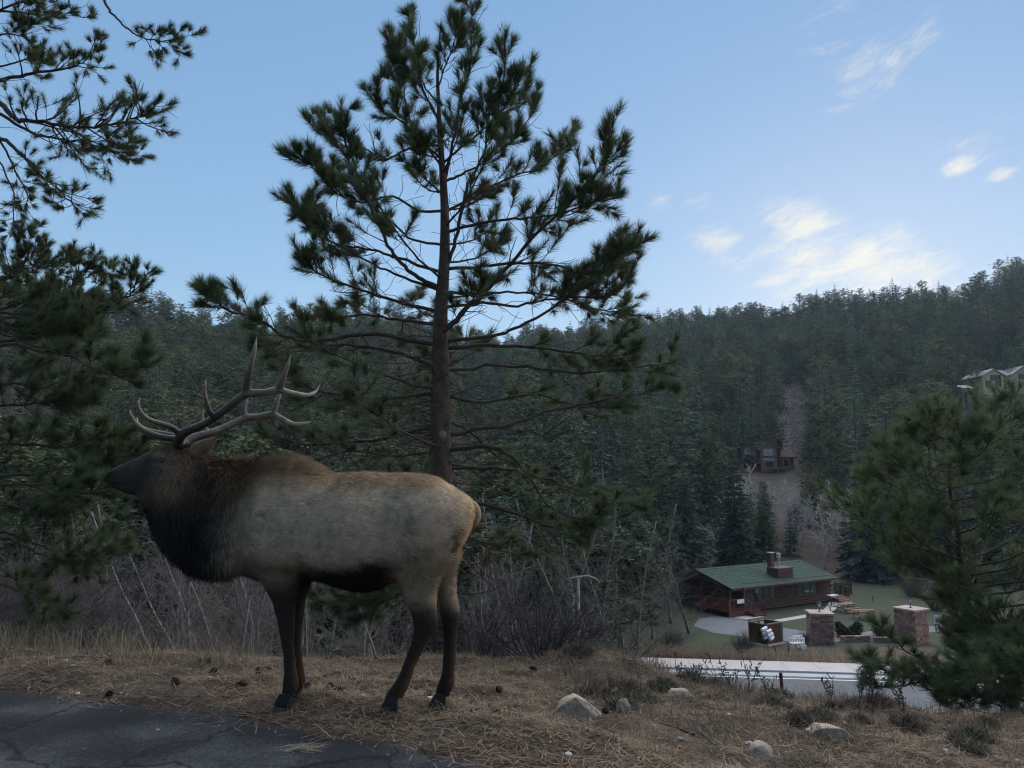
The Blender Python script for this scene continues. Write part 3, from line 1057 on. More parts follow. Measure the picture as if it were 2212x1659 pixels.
ASP = []
for i in range(5):
    t, b = bare_tree(300 + i, 8.0, .062, .34, 26, 0, 6, .18, .06, .75)
    to = t.build('trunk', M['aspen_bark'], None, True); bo = b.build('boughs', M['aspen_twig'], None, True)
    ASP.append((to.data, bo.data))
    bpy.data.objects.remove(to); bpy.data.objects.remove(bo)


ASPF = []
for i in range(4):
    t, b = bare_tree(330 + i, 8.0, .085, .30, 28, 0, 6, .2, .05, 1.2, 3.0)
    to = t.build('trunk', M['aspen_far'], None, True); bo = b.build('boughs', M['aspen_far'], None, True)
    ASPF.append((to.data, bo.data))
    bpy.data.objects.remove(to); bpy.data.objects.remove(bo)


def place_aspen(px_, d_, top, v, label, group, lean=0.0, wide=1.0):
    x = (px_ - 1106) / F * d_
    z = ground1(x, d_)
    h = P(px_, top, d_).z - z
    o = thing('aspen_tree', label, 'tree', (x, d_, z), random.random() * 6.28, group)
    s = h / 8.0
    o.scale = (s * wide, s * wide, s)
    if lean:
        o.rotation_euler = (0, lean, 0)
    for m, n in zip(ASP[v % 5] if d_ < 90 else ASPF[v % 4], ('trunk', 'boughs')):
        c = bpy.data.objects.new(n, m); COL.objects.link(c); c.parent = o
    return o


ar = np.random.default_rng(5)
GA = 'bare aspens on the bank behind the elk'
LA = 'slender pale bare aspen on the bank behind the elk'
for k, (px_, d_, top, lean) in enumerate([(432, 16, 1050, -.22), (398, 17.5, 1110, -.18), (470, 19, 1040, -.12), (505, 21, 1060, -.08), (545, 20, 1000, .04), (495, 17, 1120, -.25),
                                          (360, 20, 1080, -.3), (575, 23, 1010, .0), (600, 24, 1080, .05), (650, 22, 1000, .1), (690, 26, 1040, 0), (740, 25, 990, -.05), (800, 24, 1060, .05), (850, 27, 1050, 0),
                                          (905, 23, 1090, .08), (520, 26, 950, 0), (470, 27, 960, .05), (560, 29, 975, -.04), (620, 30, 985, 0), (330, 24, 1060, -.2), (290, 22, 1130, -.1), (700, 21, 1090, .1),
                                          (455, 22, 1090, -.15), (530, 18.5, 1110, -.05), (780, 20, 1130, .0), (880, 20, 1150, -.1), (250, 28, 1030, .1)]):
    place_aspen(px_, d_, top, k, LA, GA, lean, 1.15)
GB = 'bare aspens between the bank and the lawn'
LB = 'bare grey aspen standing between the bank and the cabin lawn'
for k, (px_, d_, top, lean) in enumerate([(1010, 24, 1120, .1), (1040, 27, 1090, 0), (1075, 25, 1130, -.1), (1110, 30, 1060, .05), (1160, 33, 1080, 0), (1205, 28, 1120, .05), (1250, 34, 1050, -.03), (1300, 40, 1040, .03),
                                          (1325, 36, 1080, -.04), (1345, 48, 990, .02), (1365, 44, 1110, 0), (1285, 30, 1150, .1), (1130, 23, 1170, -.1), (1060, 21, 1180, .12), (1225, 44, 1030, 0), (1180, 40, 1000, .05)]):
    place_aspen(px_, d_, top, k + 2, LB, GB, lean, 1.2)
for k, (px_, d_, top, lean, wide, lab) in enumerate([
        (1440, 66, 1120, .02, 2.0, 'spreading bare aspen left of the cabin porch'), (1478, 62, 1175, -.08, 2.2, 'crooked pale aspen on the lawn beside the porch rail'),
        (1425, 72, 1080, .0, 1.6, 'tall thin bare aspen behind the crooked one'), (1548, 92, 985, .03, 1.2, 'pale straight aspen trunk between the spruces behind the cabin'),
        (1400, 60, 1190, .05, 1.8, 'low bare aspen at the edge of the lawn')]):
    place_aspen(px_, d_, top, k, lab, None, lean, wide)
GC = 'bare aspens below the red house'
LC = 'pale bare aspen in the grove below the red house'
for k in range(42):
    px_ = ar.uniform(1585, 1735); d_ = ar.uniform(106, 140)
    top = ar.uniform(1025, 1075) + max(0, (px_ - 1690) * .5)
    place_aspen(px_, d_, top, k, LC, GC, ar.normal(0, .05), 1.3)
for k, (px_, d_, top) in enumerate([(1795, 106, 1030), (1820, 100, 1050), (1780, 112, 1045), (1770, 98, 1085), (1835, 96, 1095), (1930, 120, 1060), (1950, 124, 1050), (1975, 122, 1065), (1915, 118, 1075)]):
    place_aspen(px_, d_, top, k + 1, 'bare aspen with spreading boughs at the wood edge behind the cabin deck', 'aspens behind the cabin deck', ar.normal(0, .06), 1.7)


def shrub(name, label, px_, d_, h, rad, stems, m, seed, twig=5, droop=0.0, thick=.016, group=None, ztop=None, bias=0.0):
    r = np.random.default_rng(seed)
    x = (px_ - 1106) / F * d_
    z = ground1(x, d_)
    root = thing(name, label, 'shrub', (x, d_, z), 0, group)
    st = MB(); tw = MB()
    for k in range(stems):
        a = r.random() * 6.28; q = r.random() ** .6
        out = rad * q
        L = h * (1.05 - .35 * q) * (.75 + .4 * r.random())
        p = np.array([math.cos(a) * out * .18, math.sin(a) * out * .18, -.06])
        d = np.array([math.cos(a) * (q * rad / h) + bias * r.random(), math.sin(a) * (q * rad / h), 1.0 - droop * q]); d /= np.linalg.norm(d)
        pts = [p]
        for s in range(8):
            d = d + r.normal(0, .12, 3) + np.array([0, 0, .03]); d /= np.linalg.norm(d)
            pts.append(pts[-1] + d * L / 8)
        pts = np.array(pts)
        st.tube(pts, np.linspace(thick * (.6 + .6 * r.random()), .003, 9), 5, cap=False)
        for m_ in range(twig):
            j = r.integers(2, 8); dd = pts[j + 1] - pts[j]; dd /= np.linalg.norm(dd)
            dd = dd + r.normal(0, .5, 3); dd /= np.linalg.norm(dd)
            l2 = L * (.15 + .3 * r.random()); w = [pts[j]]
            for s in range(4):
                dd = dd + r.normal(0, .25, 3); dd /= np.linalg.norm(dd); w.append(w[-1] + dd * l2 / 4)
            tw.tube(np.array(w), np.linspace(thick * .3, .0018, 5), 3, cap=False)
            for _ in range(2):
                d3 = dd + r.normal(0, .6, 3); d3 /= np.linalg.norm(d3)
                tw.tube(np.array([w[1 + _], w[1 + _] + d3 * l2 * .3, w[1 + _] + d3 * l2 * .5]), [.003, .0025, .0015], 3, cap=False)
    st.build('stems', M[m], root, True)
    o = tw.build('twigs', M[m], root); o['kind'] = 'stuff'
    return root


shrub('bare_shrub', 'dark bare many-stemmed shrub on the crest behind the elk tail', 1165, 8.2, .95, 1.15, 46, 'twig', 401, 7, .35, .014, None, None, .25)
shrub('bare_shrub', 'tangle of thin bare stems on the crest under the tall pine', 1030, 8.8, .95, .8, 40, 'twig', 402, 7, .2, .010)
shrub('bare_shrub', 'sprawling bare shrub on the bank between the tall pine and the lawn', 1280, 10.5, 1.3, 1.2, 34, 'twig', 403, 6, .25, .012)
shrub('bare_shrub', 'thin bare shrub on the bank behind the elk hind legs', 920, 9.8, 1.1, .9, 34, 'willow', 404, 6, .1, .010)
shrub('willow_thicket', 'dense purplish leafless willow thicket left of the aspens', 150, 13.5, 3.0, 1.75, 260, 'willow', 405, 7, 0, .010)
shrub('willow_thicket', 'dense leafless willow thicket at the foot of the overhanging pine', 30, 12.0, 2.4, 1.6, 200, 'willow', 406, 7, 0, .010)
shrub('willow_thicket', 'taller grey willow thicket behind the first, toward the aspens', 200, 17, 4.4, 1.5, 150, 'willow', 407, 6, 0, .011)
shrub('bare_shrub', 'round brown leafless shrub beside the rust-coloured enclosure', 1588, 55.5, 1.6, 1.3, 110, 'twig', 408, 5, 0, .014)
shrub('bare_shrub', 'low round leafless shrub at the left end of the roadside grass', 1440, 57, 1.5, 1.7, 110, 'twig', 409, 5, .1, .014)
shrub('bare_shrub', 'dark little shrub behind the white cart', 1718, 58.2, 1.05, .7, 80, 'twig', 410, 5, .1, .014)
shrub('bare_shrub', 'leafless bush behind the right-hand stone pillar', 2000, 72, 2.6, 2.0, 120, 'twig', 411, 5, .1, .016)
shrub('bare_shrub', 'second leafless bush beyond the picnic tables', 1950, 80, 2.6, 2.2, 110, 'twig', 412, 5, .1, .016)


# loose stones on the bare strip above the red house
def scree():
    r = np.random.default_rng(660)
    n = 5200
    q = r.uniform(838, 990, n)
    c = 1722 - (q - 840) * .12 + 6 * np.sin(q / 15)
    px_ = c + r.normal(0, 1, n) * np.interp(q, [838, 880, 930, 990], [9, 17, 16, 12])
    cx = (px_ - 1106) / F; cy = (829.5 - q) / F
    kx = cx / (math.cos(PITCH) - cy * math.sin(PITCH)); kz = (math.sin(PITCH) + cy * math.cos(PITCH)) / (math.cos(PITCH) - cy * math.sin(PITCH))
    lo = np.full(n, 150.0); hi = np.full(n, 330.0)       # where each ray meets the slope
    for _ in range(16):
        m_ = (lo + hi) / 2
        above = CH + kz * m_ > ground(kx * m_, m_)
        lo = np.where(above, m_, lo); hi = np.where(above, hi, m_)
    p = np.column_stack([kx * hi, hi, CH + kz * hi])
    s = r.uniform(.12, .55, (n, 1)) * r.random((n, 1)) ** .5
    t = []
    for k in range(4):
        d0 = r.normal(0, 1, (n, 3)); d1 = r.normal(0, 1, (n, 3)); d2 = r.normal(0, 1, (n, 3))
        for d in (d0, d1, d2):
            d[:, 2] = np.abs(d[:, 2]) * .6; d /= np.linalg.norm(d, axis=1, keepdims=True)
        t.append(np.stack([p + d0 * s, p + d1 * s, p + d2 * s], 1))
    c = np.array([.34, .285, .275])[None] * (.6 + .7 * r.random((n, 1)))
    o = finish(tri_mesh('scree', np.concatenate(t), np.concatenate([c] * 4)), 'scree', M['straw'])
    tag(o, 'strip of loose mauve-grey scree running down the hillside above the red house', 'scree', kind='stuff')


scree()


def snag(px_, d, top, label):
    x = (px_ - 1106) / F * d; z = ground1(x, d)
    root = thing('dead_snag', label, 'tree', (x, d, z))
    t = P(px_ + 4, top, d); h = t.z - z
    a = MB(); a.tube([(0, 0, -.1), (.01, 0, h * .4), (.03, 0, h * .75), (.03, 0, h)], [.034, .028, .024, .016], 8); a.build('trunk', M['aspen_pale'], root, True)
    b = MB(); b.tube([(-.22, .02, h - .03), (0, 0, h), (.20, -.02, h + .03), (.34, -.02, h - .02), (.42, -.01, h - .09)], [.006, .015, .019, .015, .004], 7); b.build('broken_limb', M['aspen_pale'], root, True)
    c = MB(); c.tube([(.0, 0, h * .42), (-.05, 0, h * .60), (-.07, 0, h * .9)], [.016, .014, .006], 6); c.build('side_shoot', M['aspen_pale'], root, True)


M['aspen_pale'] = mat('bleached_wood', (0.40, 0.39, 0.37), .8, (12, .4))
snag(1243, 14.5, 1247, 'bleached broken snag with a snapped level top in the shrubs of the bank')

# ------------------------------------------------------------------ near pines
class Pine:
    """gathers wood and needles of one pine; limbs become parts of their own"""
    def __init__(self, name, label, base, seed):
        self.root = thing(name, label, 'tree', base, 0, None)
        self.base = np.array(base, dtype=float)
        self.rng = np.random.default_rng(seed)
        self.tris = []; self.cols = []
        self.needle_len = .13
        self.tuft_len = .26
        self.nn = 150
        self.bright = 1.0
        self.bare_twigs = 3

    def brush(self, pts, n=None, ln=None, open_=0.75):
        """needles round the last stretch of a twig; pts = (m,3) axis polyline"""
        r = self.rng
        n = n or self.nn; ln = ln or self.needle_len
        pts = np.asarray(pts, dtype=float)
        t, u, w = frames(pts)
        s = r.random(n) ** .8 * (len(pts) - 1.001)
        i = s.astype(int); f = (s - i)[:, None]
        p = pts[i] * (1 - f) + pts[i + 1] * f
        a = r.random(n) * 2 * math.pi
        rad = u[i] * np.cos(a)[:, None] + w[i] * np.sin(a)[:, None]
        frac = (s / (len(pts) - 1))[:, None]
        lean = open_ * (1.15 - .55 * frac) + r.normal(0, .16, (n, 1))
        d = t[i] * np.cos(lean) + rad * np.sin(lean)
        d[:, 2] += .10
        d /= np.linalg.norm(d, axis=1, keepdims=True)
        L_ = ln * (.75 + .45 * r.random((n, 1)))
        wd = np.cross(d, r.normal(0, 1, (n, 3))); wd /= np.maximum(np.linalg.norm(wd, axis=1, keepdims=True), 1e-6)
        hw = .0026
        tip = p + d * L_
        self.tris.append(np.stack([p - wd * hw, p + wd * hw, tip], 1))
        g = r.random((n, 1))
        tone = r.random() ** 1.2
        c = np.array([0.045, 0.070, 0.038]) * (1 - g) + np.array([0.115, 0.140, 0.062]) * g
        c = c * (.7 + .6 * tone) * self.bright
        if r.random() < .05:
            c = c * .4 + np.array([.10, .06, .03]) * .6
        self.cols.append(c)

    def twig(self, mb, p0, d, length, r0, nseg=6, curve=.35, wob=.12):
        """a curving shoot that turns upwards; returns its points"""
        r = self.rng
        pts = [np.array(p0, dtype=float)]
        d = np.array(d, dtype=float); d /= np.linalg.norm(d)
        for k in range(nseg):
            d = d + np.array([0, 0, curve / nseg]) + r.normal(0, wob, 3) / math.sqrt(nseg)
            d /= np.linalg.norm(d)
            pts.append(pts[-1] + d * length / nseg)
        pts = np.array(pts)
        mb.tube(pts, np.linspace(r0, max(r0 * .35, .0025), len(pts)), 4, cap=False)
        return pts

    def limb(self, pts, r0, r1, twigs=10, start=.35, tl=.6, bare=.0, sub=2, tuft=1.0, up=.45, name='limb'):
        """one limb: a tube through pts, side shoots and needle brushes"""
        r = self.rng
        mb = MB()
        c = spline(pts, max(10, len(pts) * 4))
        seg = np.linalg.norm(np.diff(c, axis=0), axis=1); L = seg.sum()
        c[1:-1] += r.normal(0, .009, (len(c) - 2, 3)) * L / 3
        mb.tube(c, r1 + (r0 - r1) * (1 - np.linspace(0, 1, len(c))) ** 1.3 * .8, 7, cap=False)
        t, u, w = frames(c)
        for k in range(twigs):
            s = start + (1 - start) * ((k + r.random() * .8) / twigs) ** .85
            i = min(int(s * (len(c) - 1)), len(c) - 2)
            a = (k % 2) * math.pi + r.normal(0, .75)
            side = np.cross(t[i], [0, 0, 1.0]); side /= max(np.linalg.norm(side), 1e-6)
            upv = np.cross(side, t[i])
            d = t[i] * (.55 + .5 * s) + (side * math.cos(a) + upv * math.sin(a)) * (.75 + .35 * r.random())
            ln = tl * (.45 + .75 * r.random()) * (1.15 - .55 * s)
            tw = self.twig(mb, c[i], d, ln, max(.0045, r0 * .33 * (1 - .55 * s)), 6, up, .22)
            dead = r.random() < bare * (1.3 - s)
            if not dead:
                m = max(3, int(len(tw) * min(.9, self.tuft_len * tuft / ln * 1.0) + 1))
                self.brush(tw[-min(len(tw), max(2, m)):])
            for q in range(sub):
                j = r.integers(2, len(tw) - 1)
                dd = (tw[j + 1 if j + 1 < len(tw) else j] - tw[j - 1]); dd /= max(np.linalg.norm(dd), 1e-6)
                dd = dd + r.normal(0, .65, 3)
                t2 = self.twig(mb, tw[j], dd, ln * (.30 + .35 * r.random()), .0035, 4, up * .9, .2)
                if not dead and r.random() > bare * .7:
                    self.brush(t2[-3:], int(self.nn * .8))
        # fine dead twigs along the inner part
        for k in range(self.bare_twigs):
            i = int((.12 + .7 * r.random()) * (len(c) - 2))
            d = t[i] * .6 + r.normal(0, .6, 3)
            self.twig(mb, c[i], d, (.18 + .4 * r.random()) * min(1.0, L / 1.5), .0042, 7, r.normal(.1, .6), .5)
        # shoot at the limb's end
        self.brush(c[-max(3, int(len(c) * min(.35, self.tuft_len * 1.2 / L))):], int(self.nn * 1.3))
        o = mb.build(name, M['limb'], self.root, True)
        o.location = -Vector(self.base)
        return c

    def trunk(self, pts, radii, m='bark', sides=18):
        c = spline(np.column_stack([np.asarray(pts, dtype=float), radii]), 44)
        p = c[:, :3]; rr = c[:, 3]
        mb = MB()
        vs, fs = tube_mesh(p, rr, sides)
        vs = vs.copy()
        n = fbm(np.arctan2(vs[:, 1] - self.base[1], vs[:, 0] - self.base[0]) * 3, vs[:, 2] * 2.5, 71, 3)
        ctr = np.repeat(p, sides, axis=0)
        vs = ctr + (vs - ctr) * (1 + .16 * n)[:, None]
        mb.add(vs, fs)
        o = mb.build('trunk', M[m], self.root, True)
        o.location = -Vector(self.base)
        return p

    def close(self, name='crown'):
        tr = np.concatenate(self.tris) - self.base[None, None, :]
        o = finish(tri_mesh(name, tr, np.concatenate(self.cols)), name, M['needles'], self.root)
        tag(o, kind='stuff')
        return self.root


def Zc(x, y): return (594 + x * .4557, y * .4557)


def build_main_pine():
    D0 = 9.0
    bx = P(962, 1400, D0).x
    base = (bx, D0, ground1(bx, D0) - .03)
    T = Pine('ponderosa_pine', 'tall young pine with a bare-limbed airy crown rising behind the elk', base, 11)
    T.needle_len = .145; T.tuft_len = .27; T.nn = 165; T.bare_twigs = 9
    tz = [(785, 1659), (785, 1500), (800, 1300), (806, 1100), (800, 900), (786, 700), (776, 500), (771, 330), (786, 110)]
    tp = [base, tuple(P(955, 1200, D0)), tuple(P(951, 980, D0)), tuple(P(951, 850, D0))] + [tuple(P(*Zc(*q), D0)) for q in tz]
    tr = [.155, .135, .126, .118, .098, .082, .070, .057, .046, .037, .026, .018, .008]
    T.trunk(tp, tr)
    r = T.rng
    # limbs traced in the picture (zoom frame), end depth offset, thickness at the base, twigs
    LZ = [
        ([(800, 880), (850, 650), (885, 450), (925, 320), (932, 150), (936, 25)], .25, .030, 10, .45, .40),
        ([(825, 1240), (870, 1080), (905, 900), (960, 790), (1000, 690), (1020, 500), (1080, 380), (1097, 150)], -.7, .034, 12, .5, .45),
        ([(820, 1560), (900, 1470), (990, 1390), (1060, 1310), (1170, 1190), (1290, 1060), (1400, 960), (1480, 870), (1560, 780), (1592, 670)], -.9, .046, 16, .42, .6),
        ([(770, 1360), (690, 1320), (620, 1270), (550, 1190), (510, 1100), (470, 1020), (420, 900), (370, 770), (330, 670), (310, 595)], -.8, .040, 13, .45, .5),
        ([(785, 1290), (640, 1240), (540, 1210), (440, 1180), (330, 1165), (200, 1120), (130, 1030), (110, 980)], .7, .030, 13, .4, .5),
        ([(765, 1475), (620, 1440), (480, 1400), (340, 1350), (200, 1290), (150, 1230)], -.5, .034, 13, .4, .5),
        ([(775, 1375), (600, 1310), (500, 1270), (350, 1190), (250, 1130), (170, 1050), (130, 990)], .3, .026, 11, .5, .5),
        ([(790, 790), (690, 660), (600, 575), (520, 535), (475, 460)], -.4, .022, 8, .4, .42),
        ([(782, 745), (670, 650), (625, 510), (580, 380), (556, 150)], .5, .024, 9, .4, .40),
        ([(775, 560), (700, 430), (650, 350), (600, 290), (555, 250)], -.2, .018, 6, .4, .36),
        ([(772, 490), (705, 400), (665, 250), (640, 60)], .35, .020, 8, .4, .34),
        ([(774, 420), (800, 330), (850, 200), (862, 90)], -.35, .016, 7, .35, .32),
        ([(804, 1000), (900, 960), (1000, 900), (1100, 850), (1230, 800), (1330, 740), (1400, 640)], .7, .028, 12, .42, .5),
        ([(812, 1100), (950, 1060), (1100, 1040), (1250, 1030), (1400, 1000), (1500, 960), (1595, 925)], -.6, .030, 13, .4, .55),
        ([(808, 860), (900, 820), (1000, 760), (1100, 690), (1180, 600), (1250, 460)], .5, .026, 11, .4, .5),
        ([(800, 770), (880, 700), (960, 640), (1040, 560), (1110, 470), (1175, 300)], -.5, .024, 10, .42, .45),
        ([(815, 1455), (1000, 1440), (1150, 1450), (1300, 1420), (1450, 1410), (1600, 1400), (1690, 1310)], .6, .030, 14, .42, .55),
        ([(810, 1275), (1000, 1262), (1150, 1250), (1300, 1250), (1450, 1285), (1560, 1270), (1690, 1160)], -.7, .032, 14, .45, .55),
        ([(800, 1620), (1040, 1590), (1160, 1550), (1300, 1470), (1420, 1390), (1520, 1300), (1630, 1240), (1690, 1150)], .2, .034, 13, .5, .5),
        ([(808, 1385), (1000, 1392), (1200, 1385), (1400, 1425), (1550, 1470), (1660, 1480)], .9, .026, 12, .42, .5),
        ([(785, 690), (640, 700), (520, 760), (420, 700), (230, 640), (205, 610)], .5, .024, 11, .4, .45),
        ([(790, 1000), (680, 1000), (560, 930), (420, 960), (300, 920), (190, 800), (150, 770)], -.6, .026, 12, .4, .5),
        ([(790, 1160), (640, 1130), (520, 1020), (400, 930), (300, 860), (240, 800)], .9, .024, 11, .4, .5),
        ([(800, 930), (700, 830), (690, 760), (680, 650)], -.7, .018, 7, .4, .36),
    ]
    for pts, off, rr, tw, st, tl in LZ:
        n = len(pts)
        p3 = [np.array(P(*Zc(*q), D0 + off * (i / (n - 1)) ** 1.2)) for i, q in enumerate(pts)]
        T.limb(p3, rr * .82, max(.005, rr * .24), int(tw * 1.6), st - .06, tl * .95, bare=.25, sub=2, up=.75)
    # lower limbs traced in the full picture: mostly bare near the trunk
    LD = [
        ([(945, 745), (800, 720), (700, 735), (620, 730), (560, 690), (490, 670), (452, 625)], -.6, .034, 14, .5, .5, .2),
        ([(940, 790), (850, 760), (740, 745), (640, 750), (560, 735)], .6, .034, 15, .3, .5, .3),
        ([(938, 850), (830, 860), (720, 850), (640, 830)], -.8, .030, 12, .3, .5, .5),
        ([(940, 920), (840, 945), (760, 955), (660, 960), (590, 940)], .5, .032, 13, .35, .55, .5),
        ([(945, 975), (850, 985), (760, 975), (660, 1000)], -.3, .026, 10, .35, .5, .6),
        ([(938, 700), (860, 690), (780, 680), (720, 690), (690, 670)], .9, .028, 14, .25, .45, .15),
        ([(962, 752), (1080, 745), (1200, 755), (1300, 770), (1370, 760)], .5, .032, 15, .35, .5, .25),
        ([(965, 800), (1100, 790), (1250, 805), (1390, 790), (1455, 780)], .9, .026, 10, .45, .45, .35),
        ([(965, 855), (1050, 870), (1150, 850), (1260, 880), (1330, 870)], .9, .028, 13, .35, .5, .4),
        ([(968, 938), (1090, 920), (1180, 890), (1300, 865), (1400, 845), (1460, 830)], .8, .032, 10, .5, .45, .4),
        ([(968, 972), (1060, 965), (1120, 1000), (1180, 1085), (1250, 1120), (1310, 1110)], -.7, .032, 12, .45, .5, .5),
        ([(968, 1012), (1080, 1012), (1200, 1040), (1300, 1085), (1390, 1095)], .6, .030, 13, .45, .55, .45),
        ([(968, 1075), (1100, 1105), (1200, 1140), (1310, 1130)], -.5, .028, 11, .4, .5, .55),
        ([(955, 905), (1010, 930), (1080, 990), (1150, 1030)], 1.3, .026, 9, .4, .45, .6),
        ([(950, 1100), (880, 1130), (800, 1180), (760, 1230)], .9, .026, 9, .4, .5, .5),
        ([(962, 1120), (1050, 1180), (1130, 1200)], 1.0, .024, 8, .4, .45, .6),
        ([(952, 1180), (860, 1250), (780, 1290), (700, 1300)], .8, .026, 16, .35, .5, .2),
        ([(952, 1190), (880, 1270), (830, 1300), (800, 1310)], .5, .024, 12, .35, .45, .2),
    ]
    for pts, off, rr, tw, st, tl, ba in LD:
        n = len(pts)
        p3 = [np.array(P(*q, D0 + off * (i / (n - 1)))) for i, q in enumerate(pts)]
        T.limb(p3, rr, max(.006, rr * .25), tw, st, tl, bare=ba, sub=3, up=.3)
    # limbs that reach toward and away from the eye, between the traced ones
    for k in range(22):
        f = k / 21
        z = base[2] + 1.9 + f * 4.6
        L = (2.0 - 1.25 * f) * (.75 + .4 * r.random())
        sgn = 1 if k % 3 else -1
        a = math.pi / 2 * sgn + r.normal(0, .55)
        tx = float(np.interp(z, [p[2] for p in tp], [p[0] for p in tp]))
        p0 = np.array([tx, D0, z])
        d = np.array([math.cos(a), math.sin(a), 0])
        rise = .15 + .55 * f
        p3 = [p0, p0 + d * L * .35 + [0, 0, L * rise * .2], p0 + d * L * .7 + [0, 0, L * rise * .55], p0 + d * L + [0, 0, L * rise]]
        T.limb(p3, .026 - .012 * f, .006, 7, .4, .42, bare=.35, sub=2)
    # dead, curling twigs on the lower trunk
    mb = MB()
    for k in range(150):
        z = base[2] + .9 + 3.0 * r.random()
        tx = float(np.interp(z, [p[2] for p in tp], [p[0] for p in tp]))
        a = r.random() * 2 * math.pi
        T.twig(mb, (tx, D0, z), (math.cos(a), math.sin(a), r.normal(-.05, .25)), .4 + 1.0 * r.random(), .008, 9, r.normal(0, .7), .55)
    o = mb.build('dead_twigs', M['limb'], T.root, True); o.location = -Vector(base)
    # pale pruning scar
    kz = P(955, 939, D0 - .115)
    mb = MB(); mb.tube([kz + Vector((0, .06, 0)), kz + Vector((0, .0, 0)), kz + Vector((0, -.012, 0))], [.05, .048, .03], 12)
    o = mb.build('pruning_scar', M['weathered'], T.root, True); o.location = -Vector(base)
    return T.close()


